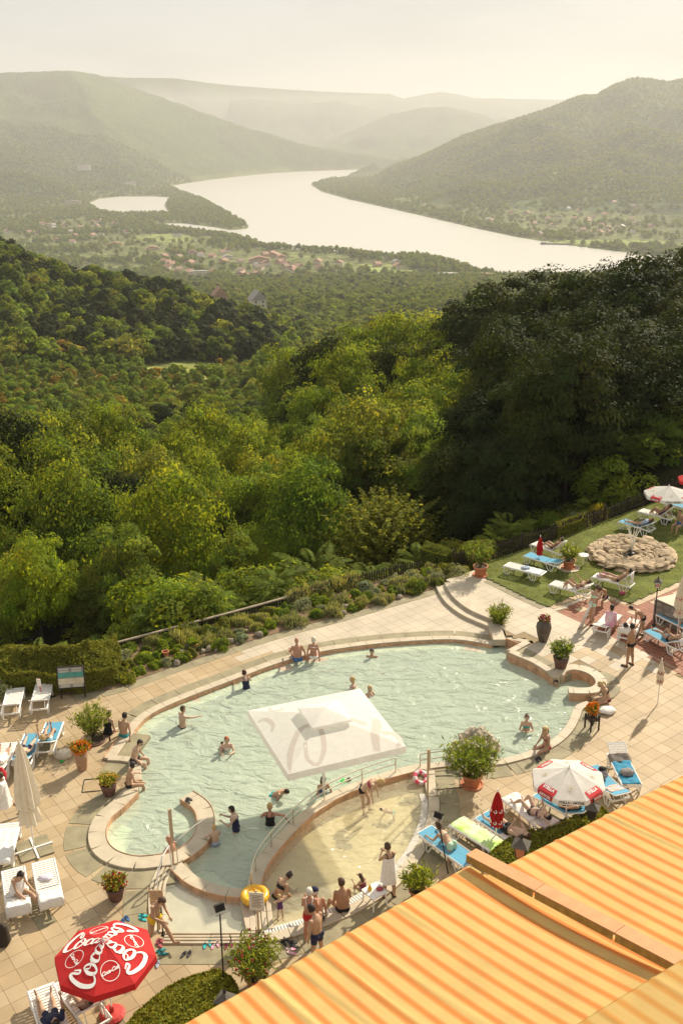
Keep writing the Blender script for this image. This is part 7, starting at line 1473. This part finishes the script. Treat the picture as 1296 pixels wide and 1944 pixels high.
stand('woman with brown hair wrapped in a white towel standing with folded arms', 738, 1702, (690, 1640), 1.0, dict(s=(38, 36), e=(92, 96), inn=(.75, .75), hp=22), skin='mid', sex='f', hair=('bun', 'brown'), wear=[('suit', 'black'), ('strap', 'black'), ('wrap', 'white'), ('shoes', 'black')])
# --- right terrace
stand('tanned man in black briefs standing with hands down on the right terrace', 1193, 1264, (1140, 1245), 1.04, dict(hy=40, s=(5, 6), ab=(4, 6)), skin='tan', hair=('short', 'dark'), wear=[('briefs', 'black'), ('shoes', 'black')], fat=.02)
stand('dark haired boy in black trunks bending over a sunbed', 1216, 1209, (1180, 1205), .92, dict(tp=30, curve=26, s=(55, 55), e=(5, 5), hp=10, a=(14, -4)), skin='tan', hair=('short', 'dark'), wear=[('briefs', 'black'), ('shoes', 'black')])
o_, J_ = stand('woman with hair tied up holding a long white towel on the red paving', 1121, 1184, (1190, 1160), 1.0, dict(tp=12, s=(50, 48), e=(85, 80), hp=30, inn=(.5, .5), a=(8, -6)), skin='mid', sex='f', hair=('bun', 'brown'), wear=[('briefs', 'mint'), ('top', 'mint'), ('shoes', 'black')])
on_seat('dark haired person in dark shorts crouched beside the woman holding a towel', 1146, 1135, (1120, 1150), .30, .95, dict(tp=16, curve=24, hp=24, s=(45, 45), e=(60, 60)), skin='tan', hair=('short', 'dark'), wear=[('trunks', 'navy', .6), ('glasses', 'black')])
on_seat('dark haired woman in a pink and white top sitting with her back turned', 1157, 1188, (1180, 1130), .42, 1.0, dict(tp=6, curve=14, hy=25), skin='mid', sex='f', hair=('bob', 'dark'), wear=[('robe', 'pink'), ('trunks', 'turq', .7)])
lie('dark haired man in a white towel lying on the sunbed seen from behind', 'A', 1.0, skin='tan', hair=('short', 'dark'), wear=[('shirt', 'white'), ('briefs', 'black')]); lie('fair haired man with bent knees reading on the blue sunbed near the stone wall', 'C', 1.0, pose=dict(a=(110, 128), k=(30, 100), s=(60, 60), e=(70, 70)), skin='mid', hair=('short', 'white'), wear=[('briefs', 'black'), ('glasses', 'black')])
lie('woman in a white skirt lying with bent knees on the lawn corner sunbed', 'u', .98, pose=dict(a=(125, 130), k=(95, 100), s=(30, 30), e=(50, 50)), skin='mid', sex='f', hair=('bob', 'brown'), wear=[('briefs', 'white'), ('top', 'black')]); lie('dark haired sunbather with raised straight legs on the sunbed below the fountain', 'v', 1.0, pose=dict(a=(96, 98), k=(4, 6)), skin='mid', hair=('short', 'dark'), wear=[('briefs', 'black')])
lie('woman in a striped top lying on the blue sunbed above the fountain', 'w', .98, skin='mid', sex='f', hair=('long', 'brown'), wear=[('shirt', 'stripe'), ('briefs', 'navy')]); lie('tanned sunbather with knees bent under the far white parasol', 'x', .98, pose=dict(a=(120, 116), k=(85, 80)), skin='tan', sex='f', hair=('short', 'dark'), wear=[('suit', 'purple')])
lie('sunbather resting on the white sunbed near the picket fence', 't', .98, pose=dict(a=(110, 112), k=(60, 62)), skin='tan', hair=('short', 'dark'), wear=[('briefs', 'black')])
stand('man in a pale cap and white shirt standing behind the far white parasol', 1264, 984, (1240, 1010), 1.0, dict(tp=8, hp=30, s=(20, 20), e=(50, 50)), zg=.31, skin='mid', hair=('cap', 'blond'), wear=[('shirt', 'white'), ('trunks', 'white', .7)])
on_seat('person in blue patterned trunks sitting at the right edge of the far lawn', 1292, 996, (1230, 1010), .45, 1.0, skin='mid', hair=('short', 'brown'), wear=[('trunks', 'blue', .6)])
# --- beside the awning
lie('woman in a dark purple bikini with bent knees sunbathing beside the beer parasol', 'n', .98, .22, pose=dict(a=(118, 132), k=(70, 95), s=(150, 30), sb=(20, 20), e=(60, 60)), skin='fair', sex='f', hair=('bob', 'dark'), wear=[('briefs', 'dark'), ('top', 'purple')])
lie('bearded man in black shorts lying on his back beside the small red parasol', 'm', 1.02, .22, pose=dict(a=(92, 96), k=(6, 30), s=(40, 40), e=(80, 80), inn=(.6, .6)), skin='fair', hair=('short', 'brown'), wear=[('trunks', 'black', .45)], fat=.03)
lie('woman with brown hair in a mint bikini lying face down propped on her elbows', 'k', .98, -.10, True, pose=dict(tp=78, curve=-26, s=(80, 80), e=(60, 60), hp=-20), skin='mid', sex='f', hair=('bob', 'brown'), wear=[('briefs', 'mint'), ('tie', 'mint')])
lie('sunbather on the blue sunbed hidden under the white beer parasol', 'o', .98, skin='mid', hair=('short', 'dark'), wear=[('trunks', 'navy')])
print('people', NP)
# ------------------------------------------------------------------ small things lying about
def ring_float(name, label, p, R, r, m, m2=None, tilt=(0, 0, 0)):
    o = thing(name, label, 'swim ring', p); o.rotation_euler = tilt; n = 20; q = MB(); k = 12
    for part, mm in ((0, m), (1, m2 or m)):
        q = MB()
        for i in range(n):
            if m2 and i % 4 // 2 != part: continue
            if not m2 and part: continue
            a0, a1 = 2 * math.pi * i / n, 2 * math.pi * (i + 1) / n; q.tube([(math.cos(a) * R, math.sin(a) * R, r) for a in np.linspace(a0, a1, 3)], r, 10, cap=False)
        if q.v: q.build('tube_section', mm, o, smooth=True)
    return o
M_YEL = mat('yellow_vinyl', (.75, .42, .02), .3, .05, 8, spec=.6); M_PNK = mat('pink_vinyl', (.70, .10, .16), .35, .08, 10); M_WV = mat('pale_vinyl', (.75, .62, .62), .35, .1, 14)
yr = ring_float('swim_ring', 'yellow inflatable float lying on the wall between the small pools', P(484, 1706, .1), .30, .11, M_YEL); MB().lathe([(.01, .1), (.24, .1), (.24, .16), (.01, .18)], 16).build('seat', M_YEL, yr); MB().lathe([(.03, .18), (.05, .3), (.01, .36)], 10).build('handle', M_YEL, yr)
ring_float('swim_ring', 'pink and white swim ring leaning by the narrow sign of the wading pool', P(797, 1478, .06), .20, .075, M_PNK, M_WV, (.5, .2, .1))
def flipflops(label, px_, py_, ang, m, gap=.13, skew=.15, z=.012):
    b = P(px_, py_, z); o = thing('flip_flops', label, 'shoes', b, ang)
    for sg in (-1, 1):
        q = MB(); q.prism([(math.cos(t) * .048 * (1 + .25 * math.sin(t)), math.sin(t) * .135) for t in np.linspace(0, 6.283, 13)[:-1]], 0, .022); s_ = q.build('sole', m, o); s_.location = (sg * gap / 2, sg * skew * .2, 0); s_.rotation_euler.z = sg * skew
        q = MB(); q.tube([(-.04, -.01, .02), (-.01, .05, .055), (0, .08, .022), (.01, .05, .055), (.04, -.01, .02)], .009, 4); st = q.build('strap', CL['black'], o); st.location = s_.location; st.rotation_euler.z = sg * skew
for l, x, y, a, c in (('blue and black flip flops below the brown pot of red flowers', 238, 1747, .5, 'blue'), ('dark turquoise flip flops at the left curb of the foot bath', 272, 1742, 1.2, 'turq'), ('pale pink flip flops beside the striding man', 304, 1790, .9, 'pinkp'), ('teal patterned flip flops under the striding man', 308, 1808, 1.7, 'teal'), ('light grey flip flops right of the red parasol', 294, 1832, -.1, 'stripe'), ('black sandals lying askew below the foot bath', 354, 1812, -.3, 'dark'),
                      ('turquoise flip flops left of the floodlight pole', 394, 1793, .1, 'turq'), ('pink and white slippers beside the floodlight pole', 409, 1794, .1, 'pink'), ('black slippers with orange soles right of the floodlight pole', 434, 1794, .1, 'maroon'), ('black sandals left of the standing woman in red', 540, 1787, .8, 'black'), ('dark strappy sandals beside the first black sandals', 557, 1793, 1.4, 'dark'), ('pink slippers near the bottom oleander', 553, 1806, 1.3, 'pink'),
                      ('black and white slippers below the woman on the right rim', 1021, 1442, .3, 'dark'), ('dark flip flops beside the blond woman at the round basin', 1166, 1333, .8, 'navy'), ('tiny black sandals on the end of the whirl basin wall', 358, 1520, .9, 'dark')): flipflops(l, x, y, a, CL[c], z=.085 if y == 1520 else .014)
# white table
B = P(711, 1716); tb = thing('side_table', 'white square plastic table with a yellow bag on it', 'table', B, .64); MB().box((0, 0, .44), (.52, .52, .035)).build('table_top', M_WHITE, tb)
for sx in (-1, 1):
    for sy in (-1, 1): MB().tube([(sx * .21, sy * .21, .43), (sx * .24, sy * .24, 0)], .025, 6).build('leg', M_WHITE, tb)
q = MB(); q.lathe([(.06, 0), (.065, .05), (.03, .14), (.008, .19)], 10); o = q.build('bag', M_YEL); o.location = (B.x - .13, B.y + .02, .46); tag(o, 'small yellow bag standing on the white table', 'bag')
def cloth_heap(label, p, r, h, m, cat='towel', n=26, name='towel', seed=1):
    k = MB(); rr = random.Random(seed); k.blob((0, 0, h * .5), (r, r * .75, h), 14, 8, .16, rr); o = k.build(name, m, smooth=True); o.location = p; return tag(o, label, cat)
cloth_heap('pink and purple cloth crumpled on the white table', Vector((B.x + .14, B.y + .03, .46)), .10, .05, CL['pinkp'], seed=2)
def drape(label, key, y0, y1, m, hang=.3, cat='towel', end=True, name='towel', wid=.33, seed=3):
    """towel spread over a sunbed between y0 and y1, hanging over its end"""
    c, rz, back = LOUNGERS[key]; o = None; k = MB(); nx, ny = 12, 18; rr = random.Random(seed); ph = [rr.random() * 6 for _ in range(4)]; a = rad(back); V = []
    for j in range(ny + 1):
        y = y0 + (y1 - y0) * j / ny
        for i in range(nx + 1):
            x = -wid + 2 * wid * i / nx; zz = .405
            yy = y
            if y > .30: d = y - .30; dd = min(d, .76); yy = .30 + dd * math.cos(a); zz = .405 + dd * math.sin(a); ov = d - dd; yy += .03 * min(1, ov * 10); zz -= ov
            if abs(x) > .30: zz -= (abs(x) - .30) * 1.2
            w = .008 * math.sin(x * 23 + ph[0]) + .010 * math.sin(y * 17 + x * 9 + ph[1]); V.append((x + .01 * math.sin(y * 13 + ph[2]), yy, zz + w + .008))
    k.add(V, [(j * (nx + 1) + i, j * (nx + 1) + i + 1, (j + 1) * (nx + 1) + i + 1, (j + 1) * (nx + 1) + i) for j in range(ny) for i in range(nx)]); o = k.build(name, m, smooth=True); o.location = c; o.rotation_euler.z = rz; md_ = o.modifiers.new('thick', 'SOLIDIFY'); md_.thickness = .012; return tag(o, label, cat)
LIMEC = cloth('lime', (.42, .70, .10), (.70, .76, .62), 2.2)
drape('white towel hanging over the near end of the empty slatted sunbed', 'h', .55, 1.35, M_TOWEL); drape('white towel hanging over the back of the seated woman\'s sunbed', 'g', .65, 1.4, M_TOWEL, seed=4); drape('bright lime and white towel spread over the sunbed next to the lamp pole', 'l', -.92, .9, LIMEC, seed=5); drape('white towel under the woman with bent knees', 'n', -.9, .5, M_TOWEL, seed=6); drape('white towel under the bearded man\'s head', 'm', .1, 1.0, M_TOWEL, seed=7)
drape('white and purple towel hanging over the head end of the sunbather\'s sunbed', 'n', .75, 1.55, cloth('towel_print', (.75, .70, .68), (.45, .33, .38), 3), seed=8); drape('white towel over the raised back of the sunbed below the fountain', 'v', .62, 1.55, M_TOWEL, seed=9, wid=.16); drape('white towel over the raised back of the sunbed by the picket fence', 't', .5, 1.5, M_TOWEL, seed=10, wid=.2); drape('white towel on the sunbed of the fair haired man', 'C', .4, 1.35, M_TOWEL, seed=11, wid=.2); drape('white towel hanging from the sunbed beside the standing man', 'A', .45, 1.3, M_TOWEL, seed=12, wid=.26); drape('white towel spread on the sunbed of the woman in pink', 'z', -.5, .4, M_TOWEL, seed=13)
drape('white towel on the flat sunbed at the lawn corner', 'r', .2, .95, cloth('pale_print', (.72, .72, .68), (.50, .58, .62), 5), seed=14); drape('dark blue towel spread over the right sunbed with the grey bundle', 'q', -.9, .35, cloth('deep_blue', (.03, .22, .36)), seed=15); drape('grey brown towel thrown over the back of the right sunbed', 'q', .3, .62, cloth('taupe', (.22, .19, .16)), seed=16, wid=.37); drape('patterned cloth on the blue sunbed with the bag', 'p', .25, .75, cloth('peach_print', (.70, .58, .50), (.50, .30, .28), 14), seed=17, wid=.24); drape('white cover with a towel on the cut off sunbed at the left edge', 'f', -.6, 1.2, M_TOWEL, seed=18)
def onbed(key, y, x=0.0, dz=.42): c, rz, b = LOUNGERS[key]; return Vector((c.x - math.sin(rz) * y + math.cos(rz) * x, c.y + math.cos(rz) * y + math.sin(rz) * x, c.z + dz))
cloth_heap('crumpled grey cloth bundle on the dark blue sunbed', onbed('q', -.35), .24, .10, cloth('grey_cloth', (.30, .28, .26), (.16, .15, .15), 12), seed=5); bagp = onbed('p', -.15); o = thing('beach_bag', 'black and white patterned beach bag with handles on the blue sunbed', 'bag', bagp, .4); q = MB(); q.blob((0, 0, .13), (.20, .13, .16), 12, 7, .06); q.build('body', cloth('bw_print', (.45, .42, .42), (.04, .04, .05), 22), o, smooth=True)
for sg in (-1, 1): q = MB(); q.tube([(-.09, sg * .05, .24), (-.06, sg * .07, .36), (.06, sg * .07, .36), (.09, sg * .05, .24)], .012, 5); q.build('handle', CL['black'], o)
cloth_heap('black cloth stuffed on top of the patterned beach bag', bagp + Vector((.0, .1, .26)), .14, .07, CL['black'], seed=8); cloth_heap('bright pink cloth on the blue sunbed below the fountain', onbed('v', -.55), .26, .07, CL['pink'], seed=9); cloth_heap('blue and white cloth lying on the flat lawn sunbed', onbed('r', .1), .22, .05, CL['stripe'], seed=10); cloth_heap('pale lilac cloth lying on the empty slatted sunbed', onbed('h', -.1), .20, .04, cloth('lilac', (.62, .58, .66)), seed=11)
cloth_heap('white towel heap beside the blond woman at the round basin', G(1150, 1352) + Vector((0, 0, .02)), .34, .12, M_TOWEL, seed=12); q_ = cloth_heap('cream coloured beach bag beside the blue sunbed on the left', P(122, 1436, .02), .30, .17, M_CREAM, 'bag', name='beach_bag', seed=13); cloth_heap('white bag hanging at the blue sunbed under the beer parasol', G(1112, 1512) + Vector((0, 0, .35)), .18, .22, M_TOWEL, 'bag', name='bag', seed=14); cloth_heap('dark brown bag standing at the left edge by the seated woman', P(6, 1790, .05), .22, .42, M_WOOD, 'bag', name='bag', seed=15)
cloth_heap('dark red and orange beach bag at the left edge beside the closed parasol', P(4, 1478, .3), .18, .28, CL['red'], 'bag', name='bag', seed=16); cloth_heap('small green bottle lying beside the blue sunbed on the left', P(118, 1446, .02), .08, .03, CL['green'], 'bottle', name='bottle', seed=17); cloth_heap('small brown flask standing behind the man in teal shorts', P(209, 1406, .02), .035, .10, MATS['hair_brown'], 'bottle', name='bottle', seed=18); cloth_heap('orange bag lying under the sunbed below the fountain', G(1180, 1130) + Vector((0, 0, .05)), .15, .10, CL['pinkp'], 'bag', name='bag', seed=19)
# the long white towel in the standing woman's hands
B = G(1121, 1184); k = MB(); V = []
for j in range(15):
    t = j / 14
    for i in range(7): w = (i / 6 - .5) * (.22 + .35 * t); V.append((B.x - .12 - .42 * t ** 1.3 + w * .55, B.y - .22 - .12 * t + w * .6 + .03 * math.sin(i * 2.1 + t * 5), B.z + 1.15 * (1 - t) ** .9 + .03 * math.sin(i * 1.7 + j)))
k.add(V, [(j * 7 + i, j * 7 + i + 1, (j + 1) * 7 + i + 1, (j + 1) * 7 + i) for j in range(14) for i in range(6)]); o = k.build('towel', M_TOWEL, smooth=True); md_ = o.modifiers.new('thick', 'SOLIDIFY'); md_.thickness = .012; tag(o, 'long white towel trailing from the hands of the standing woman', 'towel')
# lawn chair and tables by the fence
B = G(1105, 1072); B.z = .31; tb = thing('side_table', 'small pale table beside the terracotta pot on the lawn', 'table', B, .3); MB().lathe([(.01, .44), (.26, .44), (.26, .47), (.01, .47)], 16).build('table_top', M_WHITE, tb)
for k_ in range(3): MB().tube([(.18 * math.cos(k_ * 2.1), .18 * math.sin(k_ * 2.1), .44), (.24 * math.cos(k_ * 2.1), .24 * math.sin(k_ * 2.1), 0)], .02, 6).build('leg', M_WHITE, tb)
